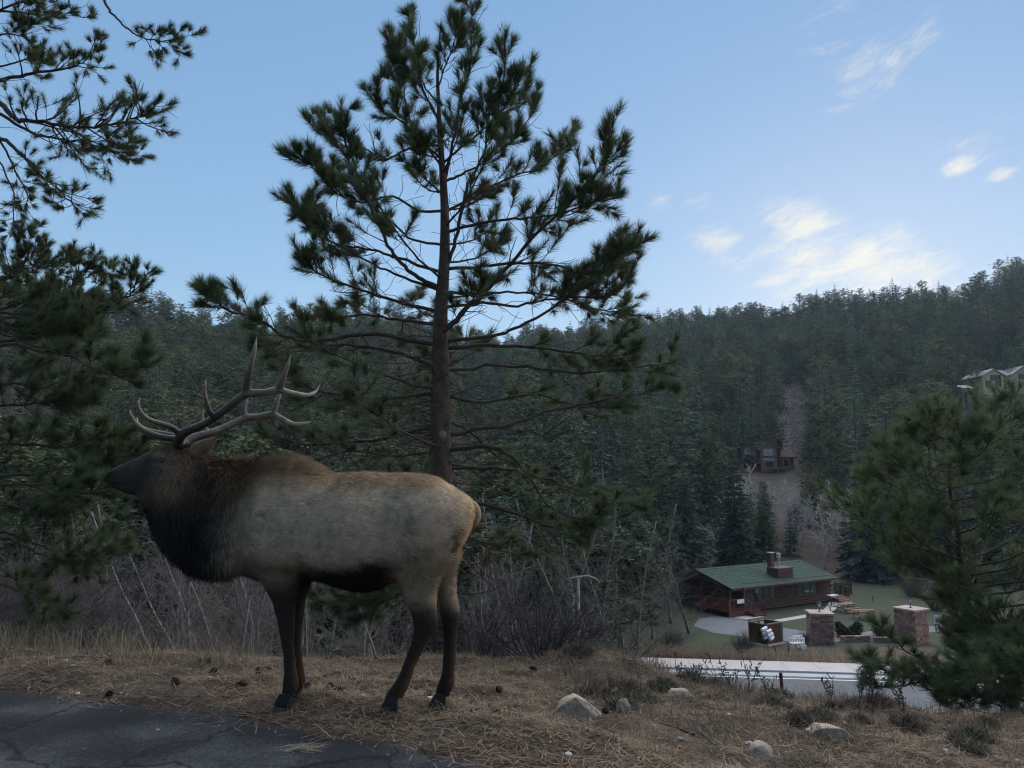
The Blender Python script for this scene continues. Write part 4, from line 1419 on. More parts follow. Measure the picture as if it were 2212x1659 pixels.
def build_left_pine():
    D0 = 10.0
    x0 = P(-190, 1300, D0).x
    base = (x0, D0, ground1(x0, D0) - .05)
    T = Pine('old_pine', 'dark old pine whose tufted branches hang over the verge in front of the elk', base, 23)
    T.needle_len = .105; T.tuft_len = .07; T.nn = 130
    T.trunk([base, (x0 + .05, D0, 2.0), (x0 + .1, D0, 4.5), (x0 + .05, D0, 7.5), (x0, D0, 10.5)], [.26, .22, .19, .13, .03])
    def Zl(x, y): return (x * .4557, y * .4557)
    LZ = [
        ([(-420, 520), (-60, 395), (20, 380), (130, 350), (250, 335), (350, 315), (410, 280), (452, 222)], 0, .045, 10, .35, .55, .1),
        ([(-420, 600), (-60, 430), (0, 480), (70, 560), (160, 575), (300, 600), (440, 600), (560, 580), (640, 565), (682, 530)], -.6, .060, 26, .35, .75, .15),
        ([(-300, 560), (-60, 520), (70, 580), (180, 640), (300, 660), (420, 680), (520, 715), (620, 728)], .2, .036, 20, .4, .6, .15),
        ([(-420, 760), (-60, 640), (40, 680), (110, 740), (170, 810), (260, 880), (320, 940), (365, 1005)], -.9, .042, 16, .45, .5, .3),
        ([(-420, 700), (-60, 600), (30, 720), (80, 830), (130, 920), (120, 1000)], .5, .026, 12, .5, .4, .65),
        ([(-420, 160), (-50, 60), (40, 55), (130, 65), (200, 70), (275, 62)], .3, .030, 10, .45, .55, .3),
        ([(-420, 200), (-100, 120), (60, 20), (150, 10), (200, 20)], -.5, .030, 10, .45, .5, .1),
        ([(-420, -260), (100, -200), (380, -110), (480, -20), (520, 50), (560, 100), (630, 150), (700, 185), (780, 195), (852, 188)], -.4, .034, 8, .72, .45, .1),
        ([(-300, -160), (200, -120), (320, -40), (330, 30), (370, 75), (440, 82)], .4, .022, 3, .85, .25, .9),
        ([(-420, 250), (-60, 200), (20, 160), (100, 170), (115, 150)], -.2, .024, 7, .5, .45, .1),
        ([(-420, 360), (-80, 330), (60, 300), (150, 270), (170, 255)], .5, .024, 9, .5, .45, .1),
        ([(-420, 880), (-60, 720), (60, 900), (60, 1000), (70, 1075)], -.2, .018, 6, .6, .35, .9),
        ([(-420, 1700), (-60, 1640), (0, 1625), (120, 1600), (250, 1560), (370, 1520), (450, 1490), (540, 1430), (620, 1390), (655, 1320)], -.9, .046, 18, .35, .55, .1),
        ([(-420, 1550), (-60, 1480), (60, 1450), (180, 1400), (230, 1320), (262, 1245)], .5, .034, 16, .35, .5, .05),
        ([(-420, 1400), (-60, 1330), (60, 1300), (120, 1240), (145, 1165)], -.3, .030, 15, .3, .5, .05),
        ([(-420, 1620), (-60, 1520), (150, 1500), (300, 1430), (360, 1320), (395, 1290), (500, 1300)], .1, .034, 18, .35, .5, .1),
        ([(-420, 1580), (-60, 1560), (100, 1540), (240, 1480), (330, 1440), (430, 1390)], .9, .032, 18, .3, .5, .1),
        ([(-420, 1480), (-60, 1420), (40, 1400), (90, 1350), (60, 1220)], .9, .030, 16, .3, .5, .05),
    ]
    for pts, off, rr, tw, st, tl, ba in LZ:
        n = len(pts)
        p3 = [np.array(P(*Zl(*q), D0 + off * (i / (n - 1)))) for i, q in enumerate(pts)]
        p3[0] = np.array([x0 + .05, D0, p3[0][2]])
        T.limb(p3, rr, .006, int(tw * 1.3), st, tl, bare=ba, sub=3, up=.4)
    def Zm(x, y): return (x * .4883, 648 + y * .4883)
    T.needle_len = .145; T.tuft_len = .2; T.nn = 150
    LM = [
        ([(-380, 480), (-50, 470), (150, 460), (280, 450), (400, 435)], .4, .030, 18, .3, .5, .2),
        ([(-380, 260), (-50, 200), (170, 220), (330, 260), (420, 310), (520, 325), (640, 295)], -.9, .034, 18, .35, .5, .2),
        ([(-380, 840), (-50, 815), (120, 815), (250, 810), (350, 850), (500, 868)], -.7, .036, 15, .35, .5, .35),
        ([(-380, 780), (0, 780), (200, 760), (330, 730), (420, 715), (560, 690), (640, 680)], .3, .030, 18, .35, .5, .2),
        ([(-380, 960), (-40, 1035), (60, 1070), (160, 1110), (240, 1140), (340, 1150), (420, 1130)], -.8, .034, 16, .4, .45, .5),
        ([(-380, 640), (-40, 640), (150, 640), (300, 650), (420, 620), (520, 640)], .8, .030, 20, .25, .5, .1),
        ([(-380, 900), (-40, 900), (120, 930), (230, 940), (300, 900)], .2, .026, 14, .35, .45, .3),
        ([(-380, 360), (-40, 380), (120, 370), (260, 390), (330, 370)], .8, .028, 18, .25, .5, .1),
        ([(-380, 120), (-40, 130), (120, 140), (260, 150), (360, 120)], .3, .030, 20, .2, .5, .05),
        ([(-380, 60), (-40, 60), (140, 60), (300, 70), (430, 40)], 1.0, .030, 20, .2, .5, .05),
        ([(-380, 1150), (-40, 1240), (60, 1280), (150, 1300), (220, 1370)], -.3, .022, 10, .4, .45, .2),
        ([(-380, 1000), (-40, 1010), (120, 1060), (300, 1120), (480, 1130), (520, 1120)], .6, .026, 12, .5, .45, .3),
    ]
    for pts, off, rr, tw, st, tl, ba in LM:
        n = len(pts)
        p3 = [np.array(P(*Zm(*q), D0 - 1.0 + off * (i / (n - 1)))) for i, q in enumerate(pts)]
        p3[0] = np.array([x0 + .05, D0, p3[0][2]])
        T.limb(p3, rr, .006, int(tw * 1.2), st, tl, bare=ba, sub=3, up=.3)
    return T.close()


def build_right_pine():
    D0 = 10.5
    def Zr(x, y): return (1782 + x * .4557, 810 + y * .4557)
    b0 = P(*Zr(900, 1560), D0)
    base = (b0.x, D0, ground1(b0.x, D0) - .05)
    T = Pine('verge_pine', 'bushy green pine growing up the bank in front of the valley road', base, 37)
    T.needle_len = .15; T.tuft_len = .22; T.nn = 95; T.bright = 1.4
    tz = [(860, 1300), (770, 1150), (690, 1000), (640, 860), (630, 740), (612, 650), (592, 530), (600, 330), (640, 120)]
    tp = [base] + [tuple(P(*Zr(*q), D0)) for q in tz]
    T.trunk(tp, [.075, .062, .054, .048, .042, .036, .030, .024, .016, .005], sides=10)
    r = T.rng
    LZ = [
        ([(850, 1290), (700, 1400), (520, 1440), (400, 1430), (330, 1412), (250, 1388), (188, 1320)], -1.4, .024, 12, .5, .28, .1),
        ([(860, 1310), (640, 1460), (470, 1450), (380, 1470), (260, 1482), (192, 1430)], -1.6, .022, 10, .5, .28, .1),
        ([(820, 1240), (700, 1440), (550, 1415), (470, 1360), (380, 1305), (300, 1240), (240, 1180)], -1.2, .020, 8, .5, .2, .2),
        ([(640, 870), (540, 840), (470, 800), (400, 740), (335, 660)], -.9, .026, 12, .35, .5, .05),
        ([(690, 1010), (600, 960), (520, 930), (420, 900), (330, 850)], .3, .026, 15, .35, .5, .1),
        ([(850, 1300), (760, 1500), (640, 1520), (540, 1490)], -.8, .022, 13, .35, .5, .1),
        ([(860, 1310), (800, 1450), (700, 1540), (560, 1560)], -1.2, .022, 10, .35, .5, .5),
        ([(870, 1330), (900, 1480), (960, 1560), (1050, 1600)], -.8, .022, 9, .35, .5, .5),
        ([(850, 1290), (940, 1300), (1040, 1360), (1100, 1400)], -.9, .022, 14, .3, .5, .1),
    ]
    for pts, off, rr, tw, st, tl, ba in LZ:
        n = len(pts)
        p3 = [np.array(P(*Zr(*q), D0 + off * (i / (n - 1)))) for i, q in enumerate(pts)]
        T.limb(p3, rr, .006, int(tw * 1.2), st, tl, bare=ba, sub=3, up=.45)
    zs = np.array([p[2] for p in tp]); xs = np.array([p[0] for p in tp])
    for k in range(64):
        f = (k + .5) / 64
        z = zs[0] + 1.1 + f * (zs[-1] - zs[0] - 1.4)
        L = (1.1 + .6 * max(0.0, math.cos(k * 2.4))) * (1 - f) ** .6 * (.7 + .5 * r.random()) + .25
        a = k * 2.4 + r.normal(0, .3)
        p0 = np.array([float(np.interp(z, zs, xs)), D0, z])
        d = np.array([math.cos(a), math.sin(a), 0])
        py0 = float(project(p0[None])[1][0])
        if 1265 < py0 < 1470 and d[0] < .3: L *= .38
        L *= 1.0 + .35 * r.normal() * (1 if f < .8 else 0) + (.5 if d[0] > .3 else 0)
        L = max(.3, L)
        p3 = [p0, p0 + d * L * .4 + [0, 0, L * .10], p0 + d * L * .75 + [0, 0, L * .28], p0 + d * L + [0, 0, L * .55]]
        T.limb(p3, .024 * (1 - .6 * f), .005, int(6 + 5 * (1 - f)), .3, .5, bare=.2, sub=3, up=.5)
    T.brush(np.array(tp[-2:]), 300)
    return T.close()


def build_sapling(px_, d, top, label, seed, wid=1.0):
    x = (px_ - 1106) / F * d
    base = (x, d, ground1(x, d) - .03)
    T = Pine('pine_sapling', label, base, seed)
    T.needle_len = .14; T.tuft_len = .2; T.nn = 80; T.bright = 1.25
    h = P(px_, top, d).z - base[2]
    T.trunk([base, (x + .03, d, base[2] + h * .5), (x, d, base[2] + h)], [.035, .022, .006], sides=8)
    for k in range(17):
        f = (k + .5) / 17; a = k * 2.4
        L = wid * (1.05 - .75 * f)
        p0 = np.array([x + .015, d, base[2] + .12 + h * .85 * f]); dv = np.array([math.cos(a), math.sin(a), 0])
        T.limb([p0, p0 + dv * L * .5 + [0, 0, L * .1], p0 + dv * L + [0, 0, L * .4]], .012, .004, 6, .3, .35, bare=.15, sub=2, up=.5)
    return T.close()


build_sapling(2120, 9.2, 1440, 'low dense pine sapling on the bank at the foot of the bushy pine', 51, .95)
build_sapling(2235, 8.6, 1400, 'taller pine sapling on the bank beside the low dense one', 52, 1.0)
build_main_pine()
build_left_pine()
build_right_pine()

# ------------------------------------------------------------------ log cabin
def cyl_x(mb, x0, x1, y, z, r, sides=8, mi=0):
    mb.tube([(x0, y, z), (x1, y, z)], [r, r], sides, mi)


def quadbox(mb, pts, th):
    """slab: four corner points (list of Vector) thickened downwards by th along the normal"""
    a, b, c, d = [Vector(p) for p in pts]
    n = (b - a).cross(d - a).normalized() * th
    vs = [a, b, c, d, a - n, b - n, c - n, d - n]
    mb.add([tuple(v) for v in vs], [(0, 1, 2, 3), (7, 6, 5, 4), (0, 4, 5, 1), (1, 5, 6, 2), (2, 6, 7, 3), (3, 7, 4, 0)])


def build_cabin():
    A = G(1556, 1331, ZV); B = G(1793, 1300, ZV)
    d = B - A; L = d.length
    rz = math.atan2(d.y, d.x)
    W, H, RH = 7.5, 2.5, 1.05           # depth, wall height, roof rise
    PO = 3.0                             # length of the porch bay at the left end
    root = thing('log_cabin', 'dark log cabin with green roof, brick chimney and red-railed porch', 'house', (A.x, A.y, ZV), rz)
    # local frame: x along the front, y away from the road (front wall at y = 0)
    nlog = 13; lr = H / nlog / 2
    core = MB()
    core.box(PO + (L - PO) / 2, W / 2, H / 2 + .1, L - PO - .25, W - .25, H - .05)
    core.build('wall', M['log'], root)
    one = MB(); one.tube([(0, 0, 0), (1, 0, 0)], [lr * 1.06] * 2, 8)
    lm = one.build('log', M['log'], None, True); lmesh = lm.data; bpy.data.objects.remove(lm)
    def log(x, y, z, ln, rot, par=root):
        o = bpy.data.objects.new('log', lmesh); COL.objects.link(o); o.parent = par
        o.location = (x, y, z); o.rotation_euler = (0, 0, rot); o.scale = (ln, 1, 1)
    wins = [(PO + 1.55, PO + 4.05, .95, 2.05), (PO + 6.9, PO + 9.75, .95, 2.12)]
    door = (PO + .25, PO + 1.2, 0.1, 2.1)
    for k in range(nlog):
        z = .1 + lr * (2 * k + 1)
        off = .16 if k % 2 else .05
        cuts = [(a, b) for a, b, c, e in wins + [door] if c < z < e]
        cuts.sort()
        x0 = PO - off
        for a, b in cuts + [(L + off, None)]:
            if a - x0 > .05: log(x0, 0.0, z, a - x0, 0)
            x0 = b if b else x0
        log(PO, -off + .05, z, W + 2 * off - .1, math.pi / 2)
        log(L, -off + .05, z, W + 2 * off - .1, math.pi / 2)
        log(PO - off, W, z, L - PO + 2 * off, 0)
    # windows: frame, panes and mullions
    for a, b, z0, z1 in wins:
        n = 3
        wo = MB(); t = .07
        for (cx, cz, sx, sz) in (((a + b) / 2, z0, b - a, t), ((a + b) / 2, z1, b - a, t), (a, (z0 + z1) / 2, t, z1 - z0), (b, (z0 + z1) / 2, t, z1 - z0)):
            wo.box(cx, -.08, cz, sx, .12, sz)
        w = wo.build('window', M['redwood'], root)
        for i in range(n):
            xa = a + (b - a) * i / n; xb = a + (b - a) * (i + 1) / n
            pm = MB(); pm.box((xa + xb) / 2, -.045, (z0 + z1) / 2, xb - xa - .06, .02, z1 - z0 - .06); pm.build('pane', M['pane'], w)
            if i:
                mm = MB(); mm.box(xa, -.075, (z0 + z1) / 2, .05, .07, z1 - z0 - .07); mm.build('mullion', M['redwood'], w)
    dm = MB(); dm.box((door[0] + door[1]) / 2, -.04, 1.1, door[1] - door[0] - .02, .08, 1.96); dr = dm.build('door', M['trim'], root)
    hm = MB(); hm.tube([(door[0] + .12, -.09, 1.05), (door[0] + .12, -.15, 1.05)], [.03, .04], 8); hm.build('handle', M['metal_grey'], dr)
    # roof: two slopes with overhang, reaching out over the porch
    ov, oe = .75, .9
    r0, r1 = .75, L + .55
    ze = H + .05 - ov * RH / (W / 2)
    ry = W / 2; zr = H + .05 + RH
    rf = MB()
    quadbox(rf, [(r0, -ov, ze), (r1, -ov, ze), (r1, ry, zr), (r0, ry, zr)], .12)
    quadbox(rf, [(r1, W + ov, ze), (r0, W + ov, ze), (r0, ry, zr), (r1, ry, zr)], .12)
    roof = rf.build('roof', M['roof_green'], root)
    fb = MB()
    fb.box((r0 + r1) / 2, -ov - .03, ze - .07, r1 - r0, .05, .18); fb.build('fascia', M['trim'], roof)
    for xx in (r0, r1):
        f = MB()
        s = 1 if xx == r1 else -1
        for y0, z0, y1, z1 in ((-ov, ze, ry, zr), (ry, zr, W + ov, ze)):
            quadbox(f, [(xx + s * .03, y0, z0 + .02), (xx + s * .03, y0, z0 - .18), (xx + s * .03, y1, z1 - .18), (xx + s * .03, y1, z1 + .02)], .05 * s)
        f.build('barge_board', M['trim'], roof)
    # gable logs, both ends
    for xx in (PO, L):
        for k in range(7):
            z = H + .1 + lr * (2 * k + 1)
            half = (W / 2) * (1 - (z - H) / (RH + .05)) - .05
            if half > .2: log(xx, ry - half, z, 2 * half, math.pi / 2)
    # shingle courses: thin lips along the slope
    for k in range(1, 14):
        f = k / 14
        y = -ov + (ry + ov) * f; z = ze + (zr - ze) * f
        c = MB(); c.box((r0 + r1) / 2, y, z + .004, r1 - r0 - .02, .05, .016); c.build('shingle_course', M['roof_green'], roof)
    # chimney stack through the front slope, with flue and vent
    cx0, cx1 = L * .535, L * .675
    ch = MB(); ch.box((cx0 + cx1) / 2, .95, 1.65, cx1 - cx0, 1.3, 3.7)
    ch = ch.build('chimney', M['brick'], roof)
    for k in range(11):
        for j in range(5):
            b = MB()
            wx = (cx1 - cx0) / 5
            x = cx0 + wx * (j + .5) + (wx * .25 if k % 2 else -wx * .1)
            b.box(min(max(x, cx0 + wx * .4), cx1 - wx * .4), .30 - .012, 1.42 + k * .19, wx * .92, .05, .17)
            bo = b.build('brick', M['brick'], ch)
    cp = MB(); cp.box((cx0 + cx1) / 2, .95, 3.53, cx1 - cx0 + .12, 1.4, .07); cp.build('chimney_cap', M['stone_c'], ch)
    fl = MB(); fl.box(cx0 + .35, 1.4, 4.2, .46, .46, 1.3); fo = fl.build('flue', M['brick'], ch)
    fc = MB(); fc.box(cx0 + .35, 1.4, 4.88, .56, .56, .08); fc.build('flue_cap', M['cap'], ch)
    vt = MB()
    vt.tube([(cx1 - .75, 1.3, 3.55), (cx1 - .75, 1.3, 4.4)], [.09, .09], 10); vt.tube([(cx1 - .75, 1.3, 4.4), (cx1 - .75, 1.3, 4.8)], [.20, .20], 10)
    vt.build('vent', M['metal_grey'], ch)
    # porch: deck, posts, rails, balusters and steps
    dk = MB(); dk.box(PO / 2 + .3, 1.2, .42, PO + .4, 4.4, .10); deck = dk.build('porch_deck', M['redwood'], root)
    for x in np.arange(.15, PO + .4, .15):
        b = MB(); b.box(x, 1.2, .482, .135, 4.36, .03); b.build('deck_board', M['redwood'], deck)
    for x, y in ((.18, -.85), (2.05, -.85), (.18, 1.2), (.18, 3.3), (1.05, -.2), (1.05, 3.3)):
        b = MB(); b.box(x, y, 1.25 if x > 1 else .8, .16, .16, 2.3 if x > 1.0 else 1.2); b.build('porch_post', M['redwood'], root)
    b = MB(); b.box(2.0, -.55, H - .2, 2.0, .14, .18); b.build('porch_beam', M['redwood'], root)
    def rail(x0, y0, x1, y1):
        v = Vector((x1 - x0, y1 - y0, 0)); ln = v.length; a = math.atan2(v.y, v.x)
        r_ = MB()
        r_.box((x0 + x1) / 2, (y0 + y1) / 2, 1.42, ln, .1, .07, a); r_.box((x0 + x1) / 2, (y0 + y1) / 2, .62, ln, .07, .07, a)
        ro = r_.build('porch_rail', M['redwood'], root)
        n = int(ln / .16)
        for i in range(1, n):
            bb = MB(); bb.box(x0 + v.x * i / n, y0 + v.y * i / n, 1.02, .055, .055, .78, a); bb.build('baluster', M['redwood'], ro)
    rail(.18, -.85, 2.05, -.85); rail(.18, -.85, .18, 3.3)
    sk = MB(); sk.box(1.1, -.93, .2, 2.0, .05, .4); sk.build('porch_skirt', M['redwood'], root)
    for k in range(3):
        b = MB(); b.box(2.9, -1.15 - k * .3, .36 - k * .13, 1.4, .34, .10); b.build('porch_step', M['redwood'], root)
    for x in (2.2, 3.65):
        b = MB(); quadbox(b, [(x - .03, -.85, 1.35), (x + .03, -.85, 1.35), (x + .03, -1.85, .95), (x - .03, -1.85, .95)], .08); b.box(x, -1.8, .5, .1, .1, .95); b.build('step_rail', M['redwood'], root)
    # pale notice on the porch rail, green lamp by the door
    b = MB(); b.box(1.55, -.93, 1.25, .85, .04, .34); b.build('notice_board', M['white'], root)
    b = MB(); b.box(PO + 1.33, -.22, 1.85, .34, .16, .34); b.build('wall_box', M['greenmetal'], root)
    # deck with rail at the right-hand end
    dk = MB(); dk.box(L + 1.3, 1.3, .35, 2.3, 3.4, .1); d2 = dk.build('side_deck', M['redwood'], root)
    for k in range(3):
        b = MB(); b.box(L + 1.0, -.55 - k * .3, .30 - k * .12, 1.5, .34, .10); b.build('deck_step', M['weathered'], root)
    for x0, y0, x1, y1 in ((L + 2.4, -.35, L + 2.4, 3.0), (L + 1.9, -.35, L + 2.4, -.35)):
        r_ = MB(); v = Vector((x1 - x0, y1 - y0, 0)); a = math.atan2(v.y, v.x)
        r_.box((x0 + x1) / 2, (y0 + y1) / 2, 1.30, v.length, .09, .07, a)
        ro = r_.build('deck_rail', M['trim'], root)
        n = max(2, int(v.length / .2))
        for i in range(n + 1):
            bb = MB(); bb.box(x0 + v.x * i / n, y0 + v.y * i / n, .84, .06, .06, .9); bb.build('baluster', M['trim'], ro)
    return root, rz, L


CABIN, CAB_RZ, CAB_L = build_cabin()


# ------------------------------------------------------------------ houses on the hill
def gable(mb, x0, x1, y0, y1, ze, zr, ov=.4, axis='y', th=.18):
    """roof slabs; ridge runs along axis"""
    if axis == 'y':
        cx = (x0 + x1) / 2; k = (zr - ze) / ((x1 - x0) / 2)
        quadbox(mb, [(x0 - ov, y1 + ov, ze - ov * k), (x0 - ov, y0 - ov, ze - ov * k), (cx, y0 - ov, zr), (cx, y1 + ov, zr)], th)
        quadbox(mb, [(x1 + ov, y0 - ov, ze - ov * k), (x1 + ov, y1 + ov, ze - ov * k), (cx, y1 + ov, zr), (cx, y0 - ov, zr)], th)
    else:
        cy = (y0 + y1) / 2; k = (zr - ze) / ((y1 - y0) / 2)
        quadbox(mb, [(x0 - ov, y0 - ov, ze - ov * k), (x1 + ov, y0 - ov, ze - ov * k), (x1 + ov, cy, zr), (x0 - ov, cy, zr)], th)
        quadbox(mb, [(x1 + ov, y1 + ov, ze - ov * k), (x0 - ov, y1 + ov, ze - ov * k), (x0 - ov, cy, zr), (x1 + ov, cy, zr)], th)


def gable_wall(mb, x0, x1, y0, y1, z0, ze, zr):
    cx = (x0 + x1) / 2
    vs = []
    for y in (y0, y1):
        vs += [(x0, y, z0), (x1, y, z0), (x1, y, ze), (cx, y, zr), (x0, y, ze)]
    mb.add(vs, [(0, 1, 2, 3, 4), (9, 8, 7, 6, 5), (0, 5, 6, 1), (1, 6, 7, 2), (4, 9, 5, 0), (2, 7, 8, 3), (3, 8, 9, 4)])


def window(root, x, y, z, w, h, nx=1, frame=None, nz=1, pm='pane'):
    f = MB(); t = .10
    f.box(x, y - .04, z + h / 2, w + t, .10, t); f.box(x, y - .04, z - h / 2, w + t, .10, t)
    f.box(x - w / 2, y - .04, z, t, .10, h); f.box(x + w / 2, y - .04, z, t, .10, h)
    fo = f.build('window', frame or M['house_red'], root)
    for i in range(nx):
        for j in range(nz):
            p = MB(); p.box(x - w / 2 + w * (i + .5) / nx, y - .03, z - h / 2 + h * (j + .5) / nz, w / nx - .10, .03, h / nz - .10); p.build('pane', M[pm], fo)
    return fo


def build_red_house():
    D = 165.0
    def X(px): return (px - 1106) / F * D / 1.0
    def Zz(py): return P(1650, py, D).z
    ox = X(1658); oz = Zz(1030)
    root = thing('red_house', 'dark red multi-gabled house with large windows above the aspen grove', 'house', (ox, D, oz))
    def l(px, py): return (X(px) - ox, Zz(py) - oz)
    x0, x1 = l(1641, 0)[0], l(1676, 0)[0]
    w = MB(); gable_wall(w, x0, x1, 0, 9, -1.0, l(0, 970)[1], l(0, 955.5)[1]); w.build('gable_wall', M['house_red'], root)
    r_ = MB(); gable(r_, x0, x1, 0, 9, l(0, 970)[1] + .1, l(0, 955)[1] + .1, .5); roof = r_.build('roof', M['house_roof'], root)
    # right wing
    a, b = l(1676, 0)[0] + .02, l(1716, 0)[0]
    w = MB(); w.box((a + b) / 2, 4.5, (l(0, 986)[1] - 1) / 2, b - a, 7.0, l(0, 986)[1] + 1); w.build('wing_wall', M['house_red'], root)
    r_ = MB(); quadbox(r_, [(a, .5, l(0, 987)[1]), (b + .5, .5, l(0, 987)[1]), (b + .3, 4.5, l(0, 966)[1]), (a, 4.5, l(0, 966)[1])], .2)
    quadbox(r_, [(b + .5, 8.5, l(0, 987)[1]), (a, 8.5, l(0, 987)[1]), (a, 4.5, l(0, 966)[1]), (b + .3, 4.5, l(0, 966)[1])], .2)
    r_.build('wing_roof', M['house_roof'], root)
    c0, c1 = l(1692, 0)[0], l(1702, 0)[0]
    w = MB(); w.box((c0 + c1) / 2, 4.2, l(0, 970)[1], c1 - c0, 1.0, 3.6); ch = w.build('chimney', M['brick'], roof)
    w = MB(); w.box((c0 + c1) / 2, 4.2, l(0, 970)[1] + 1.85, c1 - c0 + .2, 1.2, .15); w.build('chimney_cap', M['house_roof'], ch)
    # left turret with hipped roof
    a, b = l(1605, 0)[0], l(1636, 0)[0]
    w = MB(); w.box((a + b) / 2, 3.2, (l(0, 967)[1] - 1) / 2, b - a, 3.6, l(0, 967)[1] + 1); w.build('turret_wall', M['house_red'], root)
    cx = (a + b) / 2; ze, zt = l(0, 967.5)[1], l(0, 961)[1]; e = .45
    w = MB(); w.add([(a - e, 1.4 - e, ze), (b + e, 1.4 - e, ze), (b + e, 5 + e, ze), (a - e, 5 + e, ze), (cx - .6, 3.2, zt), (cx + .6, 3.2, zt)], [(0, 1, 5, 4), (1, 2, 5), (2, 3, 4, 5), (3, 0, 4), (3, 2, 1, 0)])
    w.build('turret_roof', M['house_roof'], root)
    a2, b2 = l(1597, 0)[0], l(1619, 0)[0]
    w = MB(); w.box((a2 + b2) / 2, 1.6, (l(0, 999)[1] - 1) / 2, b2 - a2, 3.0, l(0, 999)[1] + 1); w.build('lean_to_wall', M['house_red'], root)
    w = MB(); quadbox(w, [(a2 - .3, -.3, l(0, 1000)[1]), (b2 + .3, -.3, l(0, 1000)[1]), (b2 + .1, 3.1, l(0, 984)[1]), (a2 + .2, 3.1, l(0, 984)[1])], .18); w.build('lean_to_roof', M['house_roof'], root)
    # lower storey and balcony
    a, b = l(1676, 0)[0], l(1708, 0)[0]
    w = MB(); w.box(l(1672, 0)[0], -.7, l(0, 1011)[1], l(1690, 0)[0] - l(1655, 0)[0], 1.4, .35); bal = w.build('balcony', M['weathered'], root)
    for px in (1657, 1672, 1689):
        p = MB(); p.box(l(px, 0)[0], -1.25, l(0, 1011)[1] / 2 - .5, .22, .22, l(0, 1011)[1] + .9); p.build('balcony_post', M['house_red'], bal)
    fr = M['house_red']
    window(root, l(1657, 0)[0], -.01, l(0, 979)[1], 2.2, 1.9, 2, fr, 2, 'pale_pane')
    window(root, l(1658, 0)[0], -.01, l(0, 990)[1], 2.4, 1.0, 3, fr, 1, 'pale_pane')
    window(root, l(1683, 0)[0], .98, l(0, 978)[1], .9, 2.4, 1, fr)
    window(root, l(1684, 0)[0], .98, l(0, 1000)[1], 1.3, 1.8, 1, fr)
    window(root, l(1698, 0)[0], .98, l(0, 1000)[1], 1.0, 1.6, 1, fr)
    window(root, l(1710, 0)[0], .98, l(0, 998)[1], .8, 1.5, 1, fr)
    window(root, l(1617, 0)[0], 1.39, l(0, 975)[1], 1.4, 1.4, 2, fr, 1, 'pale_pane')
    window(root, l(1609, 0)[0], .09, l(0, 1007)[1], .9, 1.2, 1, fr)
    window(root, l(1684, 0)[0], .98, l(0, 1020)[1], 1.2, 1.3, 1, fr)
    window(root, l(1700, 0)[0], .98, l(0, 1020)[1], 1.2, 1.3, 1, fr)
    window(root, l(1660, 0)[0], -.01, l(0, 1003)[1], 1.6, 1.2, 2, fr)
    return root


build_red_house()


def build_tan_house():
    D = 214.0
    def X(px): return (px - 1106) / F * D
    def Zz(py): return P(2150, py, D).z
    ox, oz = X(2153), Zz(846)
    root = thing('tan_house', 'tan stucco house with grey metal roof high on the hillside', 'house', (ox, D, oz))
    def l(px, py): return (X(px) - ox, Zz(py) - oz)
    x0, x1 = l(2130, 0)[0], l(2176, 0)[0]
    w = MB(); gable_wall(w, x0, x1, 0, 10, -2, l(0, 811)[1], l(0, 798)[1]); w.build('gable_wall', M['stucco'], root)
    r_ = MB(); gable(r_, x0, x1, 0, 10, l(0, 810.5)[1] + .1, l(0, 797.3)[1] + .1, .6); r_.build('roof', M['roof_grey'], root)
    a, b = x1 + .02, l(2204, 0)[0]
    w = MB(); w.box((a + b) / 2, 6.0, (l(0, 808)[1] - 2) / 2, b - a, 6, l(0, 808)[1] + 2); w.build('wing_wall', M['stucco'], root)
    r_ = MB(); quadbox(r_, [(a - .3, 2.4, l(0, 809)[1]), (b + .1, 2.4, l(0, 809)[1]), (b + .1, 6, l(0, 794)[1]), (a - 1.0, 6, l(0, 794)[1])], .25)
    r_.build('wing_roof', M['roof_grey'], root)
    c0, c1 = b + .02, b + 6.0
    w = MB(); gable_wall(w, c0, c1, 1.5, 9, -2, l(0, 806)[1], l(0, 790)[1]); w.build('end_wall', M['stucco'], root)
    r_ = MB(); gable(r_, c0, c1, 1.5, 9, l(0, 805)[1] + .1, l(0, 789)[1] + .1, .5); r_.build('end_roof', M['roof_grey'], root)
    fr = M['white']
    window(root, l(2158, 0)[0], -.01, l(0, 816)[1], 2.9, 1.5, 3, M['weathered'])
    window(root, l(2163, 0)[0], -.01, l(0, 829)[1], 1.6, 1.7, 2, M['weathered'])
    window(root, l(2142, 0)[0], -.01, l(0, 829)[1], 1.6, 1.7, 2, M['weathered'])
    window(root, l(2189, 0)[0], 2.99, l(0, 832)[1], 1.2, 1.6, 1, M['greenmetal'])
    window(root, c0 + 2.2, 1.49, l(0, 812)[1], 1.4, 1.4, 2, M['weathered'])
    # little shed lower down the slope
    D2 = 205.0
    sx = (2095 - 1106) / F * D2; zt = P(2095, 838, D2).z
    zg = ground1(sx, D2)
    s = thing('garden_shed', 'small shed with grey roof and blue side below the tan house', 'shed', (sx, D2, min(zg, zt - 1.0)))
    h = zt - min(zg, zt - 1.0)
    w = MB(); w.box(-.4, 1.0, h / 2 - .3, 1.9, 2.0, h + .6); w.build('wall', M['weathered'], s)
    w = MB(); w.box(1.0, 1.0, h / 2 - .3, .88, 1.9, h + .6); w.build('side_panel', M['blue'], s)
    w = MB(); quadbox(w, [(-1.7, -.4, h - .05), (1.6, -.4, h - .05), (1.6, 2.4, h + .95), (-1.7, 2.4, h + .95)], .12); w.build('roof', M['roof_grey'], s)
    w = MB(); w.box(-.5, -.02, h * .45, .7, .06, h * .8); w.build('door', M['trim'], s)


build_tan_house()

